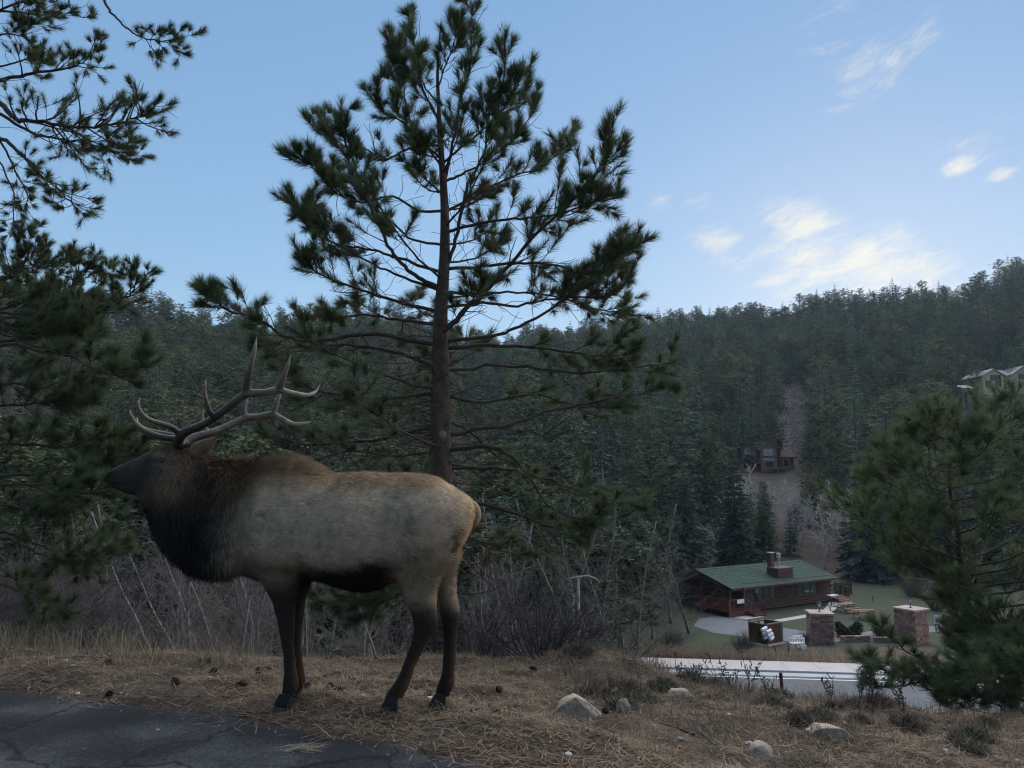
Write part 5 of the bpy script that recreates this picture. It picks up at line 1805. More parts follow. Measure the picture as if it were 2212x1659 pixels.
# ------------------------------------------------------------------ stone pillars
_sb = {}
def stone_mesh(key, sx, sy, sz, m, seed):
    if key in _sb: return _sb[key]
    bm = bmesh.new(); bmesh.ops.create_cube(bm, size=1)
    r = random.Random(seed)
    for v in bm.verts:
        v.co.x = v.co.x * sx + r.uniform(-.012, .012); v.co.y = v.co.y * sy + r.uniform(-.012, .012); v.co.z = v.co.z * sz + r.uniform(-.008, .008)
    bmesh.ops.bevel(bm, geom=bm.edges[:], offset=.012, segments=1, affect='EDGES')
    me = bpy.data.meshes.new('stone'); bm.to_mesh(me); bm.free(); me.materials.append(m)
    _sb[key] = me
    return me


def build_pillar(px_, py_, wpx, hpx, label, seed, rz):
    p = G(px_, py_, ZV)
    sc = p.y / F * 1.0
    w = wpx * sc / 1.32; h = hpx * sc
    root = thing('stone_pillar', label, 'pillar', (p.x, p.y + w * .6, ZV), rz)
    r = random.Random(seed)
    c = MB(); c.box(0, 0, h / 2 - .05, w - .14, w - .14, h); c.build('core', M['mortar'], root)
    rows = 15; rh = h / rows
    ms = [M['stone'], M['stone'], M['stone_b'], M['stone_c']]
    for k in range(rows):
        for side in range(4):
            x = -w / 2
            while x < w / 2 - .05:
                ln = min(r.choice([.26, .36, .5, .62]), w / 2 - x)
                if w / 2 - x - ln < .12: ln = w / 2 - x
                key = (round(ln, 2), r.randrange(4))
                me = stone_mesh(key + (round(rh, 2),), ln - .018, .14, rh - .016, ms[key[1]], r.random())
                o = bpy.data.objects.new('stone', me); COL.objects.link(o); o.parent = root
                cx = x + ln / 2; out = -w / 2 + .05 + r.uniform(-.015, .012)
                a = side * math.pi / 2
                o.location = (cx * math.cos(a) - out * math.sin(a), cx * math.sin(a) + out * math.cos(a), rh * (k + .5))
                o.rotation_euler = (0, 0, a)
                x += ln
    cp = MB(); cp.box(0, 0, h + .05, w + .16, w + .16, .12); cp.build('cap_stone', M['cap'], root)
    # carriage lantern on the cap
    lt = thing('lantern', 'black carriage lantern on top of the pillar beside the ' + label.split('beside the ')[1], 'lantern', (p.x, p.y + w * .6, ZV + h + .11), rz)
    b = MB(); b.tube([(0, 0, 0), (0, 0, .03), (0, 0, .05), (0, 0, .30), (0, 0, .34)], [.10, .10, .03, .028, .07], 10); b.build('post', M['metal_dark'], lt, True)
    b = MB(); b.tube([(0, 0, .34), (0, 0, .62)], [.09, .14], 6); b.build('glass', M['glass_lamp'], lt)
    b = MB()
    for k in range(6):
        a = k * math.pi / 3
        b.tube([(.092 * math.cos(a), .092 * math.sin(a), .34), (.143 * math.cos(a), .143 * math.sin(a), .62)], [.01, .01], 4)
    b.build('frame', M['metal_dark'], lt)
    b = MB(); b.tube([(0, 0, .62), (0, 0, .66), (0, 0, .74), (0, 0, .80), (0, 0, .86)], [.19, .16, .06, .02, .012], 8); b.build('hood', M['metal_dark'], lt, True)
    return root


build_pillar(1784, 1393, 59, 60, 'square stone pillar beside the rust-coloured enclosure', 3, R(-8))
build_pillar(1986, 1393, 62, 68, 'square stone pillar beside the white notice board', 4, R(30))

# low dry-stone wall and clipped hedge between the pillars
def low_wall(px0, px1, py_, label, seed, hh=.42):
    a = G(px0, py_, ZV); b = G(px1, py_ - 1, ZV)
    d = b - a; rz = math.atan2(d.y, d.x); L = d.length
    root = thing('stone_wall', label, 'wall', (a.x, a.y, ZV), rz)
    r = random.Random(seed)
    c = MB(); c.box(L / 2, .15, hh / 2 - .04, L - .06, .18, hh); c.build('core', M['mortar'], root)
    for k in range(3):
        x = 0
        while x < L - .05:
            ln = min(r.choice([.36, .5, .62]), L - x)
            key = (round(ln, 2), r.randrange(4))
            me = stone_mesh(key + ('w', round(hh, 2)), ln - .02, .3, hh / 3 - .014, [M['stone'], M['stone'], M['stone_b'], M['stone_c']][key[1]], r.random())
            o = bpy.data.objects.new('stone', me); COL.objects.link(o); o.parent = root
            o.location = (x + ln / 2, .12 + r.uniform(-.02, .02), hh / 3 * (k + .5)); x += ln


low_wall(1818, 1880, 1387, 'low sandstone wall under the clipped green hedge', 8)
low_wall(1890, 1948, 1388, 'short low sandstone wall next to the pillar with notice board', 9, .36)


def hedge(px0, px1, py_, h, label, seed):
    a = G(px0, py_, ZV); b = G(px1, py_, ZV)
    r = np.random.default_rng(seed)
    L = b.x - a.x
    root = thing('hedge', label, 'shrub', (a.x, a.y + .7, ZV))
    n = 5200
    p = np.column_stack([r.random(n) * L, r.normal(0, .28, n), r.random(n) ** .6 * h])
    p[:, 2] *= .8 + .3 * np.sin(p[:, 0] * 4 + 1)
    d = r.normal(0, 1, (n, 3)); d[:, 2] = np.abs(d[:, 2]); d /= np.linalg.norm(d, axis=1, keepdims=True)
    w = np.cross(d, r.normal(0, 1, (n, 3))); w /= np.linalg.norm(w, axis=1, keepdims=True)
    t = np.stack([p - w * .035, p + w * .035, p + d * .16], 1)
    c = np.array([.045, .068, .03])[None] * (.6 + .9 * r.random((n, 1)))
    o = finish(tri_mesh('leaves', t, c), 'leaves', M['spruce'], root); o['kind'] = 'stuff'
    mb = MB()
    for k in range(9):
        x = L * (k + .5) / 9
        mb.tube([(x, 0, -.05), (x + r.normal(0, .1), r.normal(0, .1), h * .5), (x + r.normal(0, .2), r.normal(0, .15), h * .85)], [.03, .02, .008], 5)
    mb.build('stems', M['twig'], root, True)


hedge(1817, 1868, 1380, .95, 'low clipped green hedge between the stone pillars', 12)
hedge(1900, 1950, 1378, .7, 'low green juniper against the pillar with notice board', 13)


# ------------------------------------------------------------------ rust-coloured enclosure with hexagonal tubes
def build_enclosure():
    pts = [G(1656, 1396, ZV), G(1690, 1389.5, ZV), G(1655, 1383, ZV), G(1620, 1389, ZV)]       # front, right, back, left
    H = 43.0 * pts[0].y / F
    root = thing('panel_enclosure', 'rust-brown panel enclosure with a cluster of white hexagonal tubes', 'enclosure', (pts[0].x, pts[0].y, ZV))
    o0 = Vector((pts[0].x, pts[0].y, 0))
    L = [Vector((p.x, p.y, 0)) - o0 for p in pts]
    for i in range(4):
        a, b = L[i], L[(i + 1) % 4]
        v = b - a; n = 6; ang = math.atan2(v.y, v.x)
        pn = MB(); pn.box((a.x + b.x) / 2, (a.y + b.y) / 2, H / 2, v.length - .06, .05, H - .02, ang); po = pn.build('panel', M['panel'], root)
        rl = MB(); rl.box((a.x + b.x) / 2, (a.y + b.y) / 2, H + .03, v.length, .11, .07, ang); rl.build('top_rail', M['weathered'], po)
        for k in range(1, n):
            q = a + v * k / n
            s = MB(); s.box(q.x, q.y, H / 2, .025, .064, H - .06, ang); s.build('joint_strip', M['trim'], po)
    for i, q in enumerate(L):
        p_ = MB(); p_.box(q.x, q.y, H / 2 + .02, .13, .13, H + .12); p_.build('post', M['greenmetal'] if i == 1 else M['trim'], root)
    f = MB()
    for i in (0, 3):
        a, b = L[i], L[(i + 1) % 4]; v = b - a; ang = math.atan2(v.y, v.x)
        nrm = Vector((v.y, -v.x, 0)).normalized()
        f.box((a.x + b.x) / 2 + nrm.x * .12, (a.y + b.y) / 2 + nrm.y * .12, .05, v.length + .1, .22, .12, ang)
    f.build('concrete_footing', M['concrete'], root)
    # notices on the inside of the back panel
    v = L[3] - L[2]
    for t, w in ((.25, .42), (.62, .3)):
        q = L[2] + v * t
        s = MB(); s.box(q.x, q.y - .07, H - .22, w, .02, .34, math.atan2(v.y, v.x)); s.build('notice', M['white'], root)
    # hexagonal tubes: open-ended prisms, axis across the corner
    a = L[0]; v = (L[1] - L[0]).normalized(); n = Vector((v.y, -v.x, 0))
    R_ = .235
    ax = (-v * .80 + n * .60).normalized()                   # tubes open to the left front
    side = ax.cross(Vector((0, 0, 1))).normalized()
    def px_pt(zx, zy, back):
        return G(1598.5 + zx * .0586, 1317.7 + zy * .0586, ZV)
    cells = [(0, 2), (0, 1), (1, 1.5), (1, .5), (0, 0), (1, -.5), (2, 0)]
    depth = pts[0].y - .42
    def tp(zx, zy): return P(1598.5 + zx * .0586, 1317.7 + zy * .0586, depth) - Vector((o0.x, o0.y, ZV))
    ends = [(795, 745), (965, 820), (850, 890), (1020, 965), (905, 1045), (1110, 1100)]
    lens = [(225, -75), (215, -45), (170, -60), (225, -70), (160, -60), (165, -80)]
    for (zx, zy), (dx, dy) in zip(ends, lens):
        e0 = tp(zx, zy); e1 = tp(zx + dx, zy + dy) + Vector((0, .30, 0))
        ax_ = (e1 - e0).normalized()
        s1 = ax_.cross(Vector((0, 0, 1))).normalized(); s2 = s1.cross(ax_)
        rr = .125
        m = MB()
        vs = []
        for base_, rad in ((e0, rr), (e1, rr), (e0, rr * .80), (e1, rr * .80)):
            for k in range(6):
                t = math.pi / 6 + k * math.pi / 3
                vs.append(tuple(base_ + s1 * math.cos(t) * rad + s2 * math.sin(t) * rad))
        fs = []
        for k in range(6):
            j = (k + 1) % 6
            fs += [(k, j, 6 + j, 6 + k), (12 + j, 12 + k, 18 + k, 18 + j), (j, k, 12 + k, 12 + j), (6 + k, 6 + j, 18 + j, 18 + k)]
        m.add(vs, fs)
        h = m.build('hexagonal_tube', M['white'], root)
        bk = MB(); c = e1 - ax_ * .08
        bk.add([tuple(c + s1 * math.cos(math.pi / 6 + k * math.pi / 3) * rr * .8 + s2 * math.sin(math.pi / 6 + k * math.pi / 3) * rr * .8) for k in range(6)], [(0, 1, 2, 3, 4, 5)])
        bk.build('tube_back', M['greenmetal'], h)
    br = MB(); c = tp(1000, 900) + Vector((.05, .40, 0))
    br.box(c.x, c.y, c.z, .7, .10, .9, math.atan2(v.y, v.x)); br.build('bracket', M['trim'], root)


build_enclosure()


# ------------------------------------------------------------------ picnic tables
def build_table(px_, py_, rz, label):
    p = G(px_, py_, ZV)
    root = thing('picnic_table', label, 'table', (p.x, p.y, ZV), rz)
    for k in range(5):
        b = MB(); b.box(0, (k - 2) * .152, .745, 1.85, .14, .04); b.build('top_plank', M['table_wood'], root)
    for s in (-1, 1):
        for k in range(2):
            b = MB(); b.box(0, s * (.66 + k * .15), .445, 1.85, .14, .04); b.build('seat_plank', M['table_wood'], root)
    for x in (-.62, .62):
        b = MB()
        for s in (-1, 1):
            b.tube([(x, s * .22, .72), (x, s * .62, 0)], [.035, .035], 4)
        b.box(x, 0, .41, .07, 1.6, .07); b.box(x, 0, .70, .07, .72, .06)
        b.build('leg_frame', M['metal_dark'], root)


build_table(1828, 1322, CAB_RZ - R(8), 'red-brown picnic table at the bend of the footpath')
build_table(1866, 1337, R(4), 'red-brown picnic table in the middle of the lawn')


# ------------------------------------------------------------------ small things round the drive
def build_cart():
    p = G(1722, 1402, ZV)
    root = thing('white_cart', 'small white slatted cart with a round wheel near the stone pillar', 'cart', (p.x, p.y, ZV), R(12))
    b = MB(); b.box(0, 0, .42, .95, .5, .04); b.build('bed', M['white'], root)
    for y in (-.25, .25):
        b = MB(); b.box(-.05, y, .76, .9, .05, .06); b.build('rail', M['white'], root)
        for k in range(5):
            s = MB(); s.box(-.42 + k * .2, y, .6, .05, .03, .34); s.build('slat', M['white'], root)
    for k in range(4):
        s = MB(); s.box(.47, -.2 + k * .133, .62, .03, .06, .42); s.build('slat', M['white'], root)
    b = MB(); b.box(.1, 0, .92, .7, .06, .05); b.build('handle_bar', M['white'], root)
    for x in (-.2, .4):
        b = MB(); b.box(x, .0, .75, .05, .05, .34); b.build('upright', M['white'], root)
    for y in (-.31, .31):
        b = MB(); b.tube([(.36, y - .02, .2), (.36, y + .02, .2)], [.2, .2], 16); w = b.build('wheel', M['white'], root)
        t = MB(); t.tube([(.36, y - .03, .2), (.36, y + .03, .2)], [.04, .04], 8); t.build('hub', M['metal_grey'], w)
    for y in (-.14, .14):
        b = MB(); b.tube([(-.4, y, .40), (-.8, y, .34), (-1.15, y * .8, .30)], [.025] * 3, 6); b.build('shaft', M['weathered'], root)
    b = MB(); b.box(-.42, 0, .2, .06, .4, .42); b.build('leg', M['white'], root)


build_cart()


def stake(name, px0, py0, d, px1, py1, label, m, r0=.035, group=None):
    """post from the ground up to a picture point"""
    t = P(px1, py1, d)
    bx = P(px0, py0, d).x
    z = ground1(bx, d)
    root = thing(name, label, 'post', (bx, d, z), 0, group)
    v = Vector((t.x - bx, 0, t.z - z))
    b = MB(); b.tube([(0, 0, -.15), tuple(v * .5), tuple(v * .97)], [r0, r0 * .95, r0 * .9], 8); b.build('shaft', m, root)
    c = MB(); c.tube([tuple(v * .965), tuple(v * 1.0)], [r0 * 1.02, r0 * .8], 8); c.build('top', m, root)
    return root


stake('fence_post', 1703, 1530, 16.0, 1686, 1453, 'leaning dark fence post on the near bank beside the valley road', M['trim'], .04)
stake('fence_post', 1680, 1412, 54.6, 1671, 1393, 'thin dark post leaning in front of the rust-coloured enclosure', M['metal_dark'], .035)
stake('fence_post', 1705, 1414, 54.2, 1702, 1392, 'thin upright dark post in front of the white cart', M['metal_dark'], .035)
stake('wooden_post', 1885, 1303, 77.0, 1885, 1287, 'short pale wooden post on the lawn beyond the picnic tables', M['weathered'], .06)
stake('wooden_post', 1794, 1327, 71.0, 1793, 1309, 'dark little post at the bend of the footpath', M['trim'], .05)


def build_board_sign():
    p = G(2088, 1377, ZV)
    root = thing('board_sign', 'long brown board sign with pale blank spots low on it behind the bushy pine', 'sign', (p.x, p.y, ZV), R(-10))
    for k in range(4):
        b = MB(); b.box(0, 0, .62 + k * .27, 3.3, .06, .26); b.build('board', M['sign_brown'], root)
    for x in (-1.5, 1.5):
        b = MB(); b.box(x, .09, .8, .14, .12, 1.75); b.build('post', M['trim'], root)
    for x in (-.75, -.3, .2, .7):
        b = MB(); b.box(x, -.036, .54, .18, .012, .05); b.build('pale_spot', M['white'], root)
    q = G(2033, 1366, ZV)
    n = thing('notice_board', 'white notice board with dark scrawled lines beside the stone pillar', 'sign', (q.x, q.y, ZV), R(-4))
    b = MB(); b.box(0, 0, .95, .92, .04, .62); b.build('face', M['white'], n)
    r = random.Random(5)
    for k in range(16):
        x = -.38 + .05 * k; z0 = .70 + r.random() * .12; z1 = z0 + .10 + r.random() * .28
        s = MB(); s.tube([(x, -.026, z0), (x + .04 + r.random() * .03, -.026, z1)], [.011, .009], 4); s.build('stroke', M['metal_dark'], n)
    for x in (-.35, .35):
        b = MB(); b.box(x, .045, .5, .06, .05, 1.1); b.build('post', M['trim'], n)
    # short run of white pickets
    w = G(2181, 1372, ZV)
    f = thing('picket_fence', 'short run of white pickets beyond the board sign', 'fence', (w.x, w.y, ZV), R(-20))
    for k in range(7):
        s = MB(); x = -.6 + k * .2
        s.add([(x - .05, -.012, .05), (x + .05, -.012, .05), (x + .05, -.012, .75), (x, -.012, .86), (x - .05, -.012, .75), (x - .05, .012, .05), (x + .05, .012, .05), (x + .05, .012, .75), (x, .012, .86), (x - .05, .012, .75)],
              [(0, 1, 2, 3, 4), (9, 8, 7, 6, 5), (0, 5, 6, 1), (1, 6, 7, 2), (2, 7, 8, 3), (3, 8, 9, 4), (4, 9, 5, 0)])
        s.build('picket', M['white'], f)
    for z in (.25, .6):
        s = MB(); s.box(0, .035, z, 1.45, .04, .07); s.build('rail', M['white'], f)
    for x in (-.7, .7):
        s = MB(); s.box(x, .1, .4, .09, .09, .9); s.build('post', M['white'], f)


build_board_sign()


def build_white_table():
    p = G(1783, 1299, ZV)
    root = thing('white_table', 'white outdoor table standing at the deck end of the cabin', 'table', (p.x - .2, p.y - 2.2, ZV), CAB_RZ)
    b = MB(); b.box(0, 0, .92, 1.1, .6, .05); b.build('top', M['white'], root)
    for x in (-.48, .48):
        for y in (-.24, .24):
            l = MB(); l.box(x, y, .45, .06, .06, .9); l.build('leg', M['redwood'], root)


build_white_table()


def build_back_fence():
    a = G(1800, 1289, ZV); b = G(1838, 1287, ZV)
    d = b - a; L = d.length
    f = thing('board_fence', 'low dark picket fence behind the cabin deck', 'fence', (a.x + .8, a.y + 1.2, ZV), math.atan2(d.y, d.x))
    for k in range(int(L / .17)):
        s = MB(); s.box(k * .17, 0, .6, .12, .03, 1.15); s.build('picket', M['trim'], f)
    for z in (.3, .95):
        s = MB(); s.box(L / 2 - .1, .04, z, L, .05, .09); s.build('rail', M['trim'], f)
    for x in (0, L - .2):
        s = MB(); s.box(x, .11, .62, .1, .1, 1.3); s.build('post', M['trim'], f)


build_back_fence()


# ------------------------------------------------------------------ rocks
def rock(name, px_, py_, wpx, hpx, label, seed, m='rock', d=None, sink=.35, flat=1.0, tilt=0.0):
    if d is None:
        # walk along the ray to the ground
        dd = 3.0
        while dd < 30 and P(px_, py_, dd).z > ground1(P(px_, py_, dd).x, dd): dd += .02
        d = dd
    c = P(px_, py_, d); z = ground1(c.x, d)
    s = d / F
    w = wpx * s; h = hpx * s
    bm = bmesh.new(); bmesh.ops.create_icosphere(bm, subdivisions=4, radius=1)
    r = np.random.default_rng(seed)
    pl = r.normal(0, 1, (13, 3)); pl[:, 2] += .3; pl /= np.linalg.norm(pl, axis=1, keepdims=True); off = r.uniform(.34, .74, 13)
    for v in bm.verts:
        q = np.array(v.co)
        for n_, o_ in zip(pl, off):
            t = q @ n_
            if t > o_: q = q - n_ * (t - o_) * .92
        q = q * (1 + .06 * float(fbm(np.array([q[0] * 3 + 5]), np.array([q[1] * 3 + q[2] * 2]), seed, 3)[0]))
        v.co = Vector((q[0] * w / 2, q[1] * w * .42 * flat, q[2] * h * .75))
    if tilt:
        bmesh.ops.rotate(bm, verts=bm.verts, matrix=Matrix.Rotation(tilt, 3, 'Y'))
    me = bpy.data.meshes.new(name); bm.to_mesh(me); bm.free()
    o = finish(me, name, M[m], None, True)
    o.data.polygons.foreach_set('use_smooth', np.zeros(len(o.data.polygons), dtype=bool))
    o.location = (c.x, d, z + h * (.5 - sink))
    return tag(o, label, 'rock')


def hull_rock(outline, depth, label, seed, dd=None):
    """angular rock: its outline in the picture, set on the ground where its foot meets the verge"""
    foot = max(p[1] for p in outline); cx = sum(p[0] for p in outline) / len(outline)
    d = 3.0
    while d < 30 and P(cx, foot - 4, d).z > ground1(P(cx, foot - 4, d).x, d): d += .02
    r = np.random.default_rng(seed)
    bm = bmesh.new()
    c0 = P(cx, foot, d)
    for k, (sc, dy, up) in enumerate(((1.0, 0, 0), (.78, depth, -.01))):
        for px_, py_ in outline:
            q = P(cx + (px_ - cx) * sc + k * 3, foot + (py_ - foot) * (sc if k else .93), d)
            bm.verts.new((q.x + r.normal(0, .008), q.y + dy + r.normal(0, .025), q.z + up + r.normal(0, .006)))
        q = P(cx, foot, d); bm.verts.new((q.x, q.y + dy, q.z - .12))
    bmesh.ops.convex_hull(bm, input=bm.verts)
    for v in [v for v in bm.verts if not v.link_faces]: bm.verts.remove(v)
    bmesh.ops.triangulate(bm, faces=bm.faces)
    bmesh.ops.bevel(bm, geom=bm.edges[:], offset=.005, segments=1, affect='EDGES')
    bmesh.ops.subdivide_edges(bm, edges=bm.edges[:], cuts=2, use_grid_fill=True)
    for v in bm.verts:
        n_ = float(fbm(np.array([v.co.x * 14]), np.array([v.co.z * 14 + v.co.y * 9]), seed, 4)[0])
        v.co += v.normal * n_ * .009
    me = bpy.data.meshes.new('boulder'); bm.to_mesh(me); bm.free()
    o = finish(me, 'boulder', M['rock'])
    shift(o, (c0.x, d, c0.z))
    return tag(o, label, 'rock')


hull_rock([(1203, 1526), (1207, 1514), (1245, 1501), (1258, 1505), (1306, 1546), (1300, 1558), (1232, 1556), (1206, 1536)], .22, 'large pale wedge-shaped rock lying in the litter of the verge', 5)
hull_rock([(1330, 1535), (1336, 1514), (1352, 1510), (1364, 1530), (1360, 1545), (1332, 1546)], .12, 'smaller tan rock next to the pale wedge-shaped one', 6)
hull_rock([(1622, 1620), (1632, 1604), (1656, 1604), (1674, 1616), (1668, 1634), (1640, 1640), (1626, 1634)], .14, 'angular pinkish rock low on the verge', 7)
hull_rock([(1440, 1506), (1452, 1492), (1485, 1490), (1500, 1504), (1470, 1512)], .14, 'low half-buried grey rock up the verge from the pinkish one', 9)
hull_rock([(1752, 1590), (1775, 1568), (1820, 1572), (1860, 1600), (1800, 1606)], .2, 'half-buried slab at the right of the verge', 11)
rock('boulder', 340, 1580, 0.1 + 14, 9, 'little dark stone lying at the asphalt edge', 12)
for k, (px_, py_, w_, d_, lab) in enumerate([(1220, 846, 40, 230, 'pale outcrop on the hillside beyond the tall pine'), (1657, 742, 26, 380, 'small pale outcrop just under the ridge'), (2050, 918, 34, 180, 'pinkish outcrop among the pines of the hillside'),
                                             (1668, 706, 60, 412, 'grey crag at the crest of the ridge'), (1730, 720, 50, 400, 'second grey crag below the ridge pines')]):
    rock('rock_outcrop', px_, py_, w_, w_ * .6, lab, 30 + k, 'far_rock', d=d_, sink=.1)
for k, (px_, py_, w_) in enumerate([(2184, 1378, 12), (2198, 1376, 10), (2172, 1382, 9)]):
    g = G(px_, py_, ZV)
    o = rock('white_rock', px_, py_, w_, w_ * .7, 'white garden boulder at the foot of the pickets', 50 + k, 'cap', d=g.y, sink=.25)
    o['group'] = 'white garden boulders'

# ------------------------------------------------------------------ elk
def elk_depth(px):
    return 5.13 + (620 - px) * 0.00018


def loft(mb, rings, ns=20):
    n0 = mb.n
    vs = []
    for c, a, b, e in rings:                 # centre, half axis (in outline), half axis (lateral), squareness
        for k in range(ns):
            t = 2 * math.pi * k / ns
            ct, st = math.cos(t), math.sin(t)
            ct = math.copysign(abs(ct) ** e, ct); st = math.copysign(abs(st) ** e, st)
            vs.append(tuple(c + a * ct + b * st))
    fs = []
    for i in range(len(rings) - 1):
        for k in range(ns):
            p = i * ns + k; q = i * ns + (k + 1) % ns
            fs.append((p, q, q + ns, p + ns))
    fs.append(tuple(range(ns))[::-1])
    fs.append(tuple(range((len(rings) - 1) * ns, len(rings) * ns)))
    mb.add(vs, fs)


def interp_rings(rows, m):
    """densify numeric rows with a Catmull-Rom spline"""
    return spline(rows, m)


def build_elk():
    mb = MB()
    # spine rings: top (x,y), bottom (x,y) in the picture, half width in metres
    tr = [(1024, 1094, 1021, 1128, .06), (1012, 1074, 1006, 1165, .15), (990, 1058, 975, 1210, .215), (962, 1041, 932, 1236, .262), (935, 1028, 892, 1250, .285),
          (880, 1020, 852, 1259, .297), (820, 1019, 800, 1279, .315), (765, 1020, 748, 1274, .325), (720, 1020, 692, 1256, .318), (670, 1003, 632, 1254, .297),
          (620, 993, 572, 1256, .268), (572, 995, 512, 1239, .240), (532, 1002, 456, 1236, .215), (498, 1003, 410, 1224, .192), (474, 999, 372, 1190, .174),
          (456, 990, 340, 1150, .155), (436, 976, 319, 1112, .138), (412, 963, 309, 1088, .120), (385, 958, 301, 1074, .112), (352, 960, 288, 1069, .108),
          (324, 974, 273, 1066, .088), (294, 989, 260, 1061, .064), (266, 1003, 249, 1056, .055), (245, 1013, 240, 1051, .050), (233, 1021, 232, 1044, .036)]
    tr = interp_rings(tr, 90)
    rings = []
    for tx, ty, bx, by, hw in tr:
        d = elk_depth((tx + bx) / 2)
        a = P(tx, ty, d); b = P(bx, by, d)
        rings.append(((a + b) / 2, (a - b) / 2, Vector((0, hw, 0)), 0.92))
    loft(mb, rings, 28)
    legs = {
        'front_near': ([(1175, 545, 665, .11), (1215, 548, 660, .105), (1245, 558, 650, .09), (1268, 572, 646, .076), (1295, 588, 640, .06), (1322, 596, 636, .052), (1345, 602, 636, .048),
                        (1362, 604, 636, .046), (1378, 607, 634, .040), (1403, 611, 635, .034), (1430, 614, 638, .033), (1457, 614, 641, .034), (1474, 612, 645, .039), (1490, 611, 638, .035), (1502, 606, 636, .037)], -0.115),
        'front_far': ([(1185, 580, 668, .10), (1225, 590, 665, .09), (1255, 614, 670, .075), (1290, 620, 660, .06), (1322, 622, 656, .052), (1350, 622, 652, .047),
                       (1372, 624, 650, .040), (1400, 627, 650, .034), (1430, 630, 653, .033), (1452, 630, 656, .034), (1467, 629, 660, .039), (1481, 627, 654, .035), (1493, 623, 652, .037)], 0.11),
        'hind_near': ([(1150, 868, 970, .13), (1190, 853, 978, .145), (1220, 850, 972, .135), (1247, 856, 956, .112), (1269, 864, 946, .094), (1295, 875, 942, .076), (1322, 888, 943, .062),
                       (1342, 894, 946, .054), (1360, 895, 940, .047), (1378, 892, 926, .042), (1403, 884, 914, .036), (1430, 873, 901, .034), (1457, 863, 890, .034), (1478, 850, 884, .040), (1494, 838, 876, .037), (1506, 831, 870, .039)], -0.115),
        'hind_far': ([(1190, 905, 1000, .12), (1232, 925, 988, .10), (1262, 942, 984, .085), (1292, 948, 987, .07), (1320, 951, 993, .058), (1343, 955, 992, .050), (1372, 959, 986, .042),
                      (1403, 959, 985, .035), (1430, 957, 984, .033), (1457, 954, 981, .034), (1479, 946, 981, .039), (1493, 942, 974, .036), (1502, 938, 971, .038)], 0.105),
    }
    leg_end = {}
    for k, (rows, off) in legs.items():
        rw = interp_rings([(y, l, r, w) for y, l, r, w in rows], len(rows) * 3)
        rings = []
        for y, l, r, w in rw:
            cx = (l + r) / 2
            # legs hang straight: lateral offset eases in below the trunk
            d = elk_depth(cx) + off * (0.9 if y > 1260 else 0.9 + 0.2 * (1260 - y) / 100)
            a = P(l, y, d); b = P(r, y, d)
            rings.append(((a + b) / 2, (b - a) / 2 * (.96 + .11 * float(sstep(1240, 1310, y))), Vector((0, w * (.94 + .16 * float(sstep(1240, 1310, y))), 0)), 0.95))
        loft(mb, rings, 18)
        leg_end[k] = (rings[-1][0], rings[-1][1].length)
    raw = mb.build('elk_raw', M['bark'])
    rm = raw.modifiers.new('join', 'REMESH'); rm.mode = 'VOXEL'; rm.voxel_size = 0.013
    sm = raw.modifiers.new('smooth', 'SMOOTH'); sm.factor = .5; sm.iterations = 5
    dg = bpy.context.evaluated_depsgraph_get()
    me = bpy.data.meshes.new_from_object(raw.evaluated_get(dg))
    bpy.data.objects.remove(raw)
    me.materials.clear()
    nv = len(me.vertices)
    co = np.empty(nv * 3, dtype=np.float32); me.vertices.foreach_get('co', co); co = co.reshape(-1, 3).astype(float)
    # shallow modelling: flank hollow, shoulder and haunch swell, eye socket, mouth line
    px, py, _ = project(co)
    no = np.empty(nv * 3, dtype=np.float32); me.vertices.foreach_get('normal', no); no = no.reshape(-1, 3).astype(float)
    near = sstep(0.2, 0.7, -no[:, 1])
    def blob(cx, cy, rx, ry):
        return np.exp(-(((px - cx) / rx) ** 2 + ((py - cy) / ry) ** 2))
    dsp = near * (0.030 * blob(570, 1150, 55, 80) + 0.028 * blob(905, 1130, 70, 75) - 0.040 * blob(835, 1180, 35, 60) - 0.022 * blob(660, 1200, 26, 70)
                  + 0.015 * blob(740, 1150, 60, 70) - 0.018 * blob(470, 1090, 30, 70) - 0.012 * blob(347, 995, 13, 7) + 0.012 * blob(345, 983, 18, 6)
                  + 0.014 * blob(345, 1035, 28, 22) - 0.008 * blob(262, 1046, 28, 2.5) - 0.012 * blob(237, 1027, 4, 5) - .012 * blob(905, 1290, 16, 30))
    dsp += 0.010 * fbm(co[:, 0] * 5, co[:, 2] * 5, 31, 3) * (py < 1250)
    co += no * dsp[:, None]
    me.vertices.foreach_set('co', co.astype(np.float32).reshape(-1))
    px, py, _ = project(co)

    def coat(px, py, side):
        n1 = fbm(px / 60, py / 40, 51, 4); n2 = fbm(px / 18, py / 9, 61, 3)
        q = px + 28 * n1; r = py + 26 * n1
        flank = np.array([0.44, 0.322, 0.228]); back = np.array([0.26, 0.165, 0.092]); rump = np.array([0.52, 0.36, 0.205])
        dark = np.array([0.012, 0.010, 0.0095]); neck = np.array([0.055, 0.036, 0.024]); leg = np.array([0.032, 0.022, 0.017]); face = np.array([0.042, 0.031, 0.026])
        cheek = np.array([0.19, 0.12, 0.072]); thigh = np.array([0.235, 0.165, 0.112]); rust = np.array([0.12, 0.052, 0.024])
        def mixc(c, t, w):
            return c * (1 - w[:, None]) + t[None, :] * w[:, None]
        c = np.tile(flank, (len(px), 1))
        c = mixc(c, back, (1 - sstep(1025, 1085, r)) * .9)                                # browner along the back
        c = mixc(c, thigh, sstep(1150, 1230, r) * sstep(820, 880, q) * .9)                # haunch
        c = mixc(c, np.array([0.15, 0.10, 0.07]), sstep(1190, 1240, r) * (1 - sstep(640, 670, q)) * .85)
        belly = sstep(1190, 1250, r + 12 * np.sin(q / 40)) * sstep(620, 665, q) * (1 - sstep(825, 885, q))
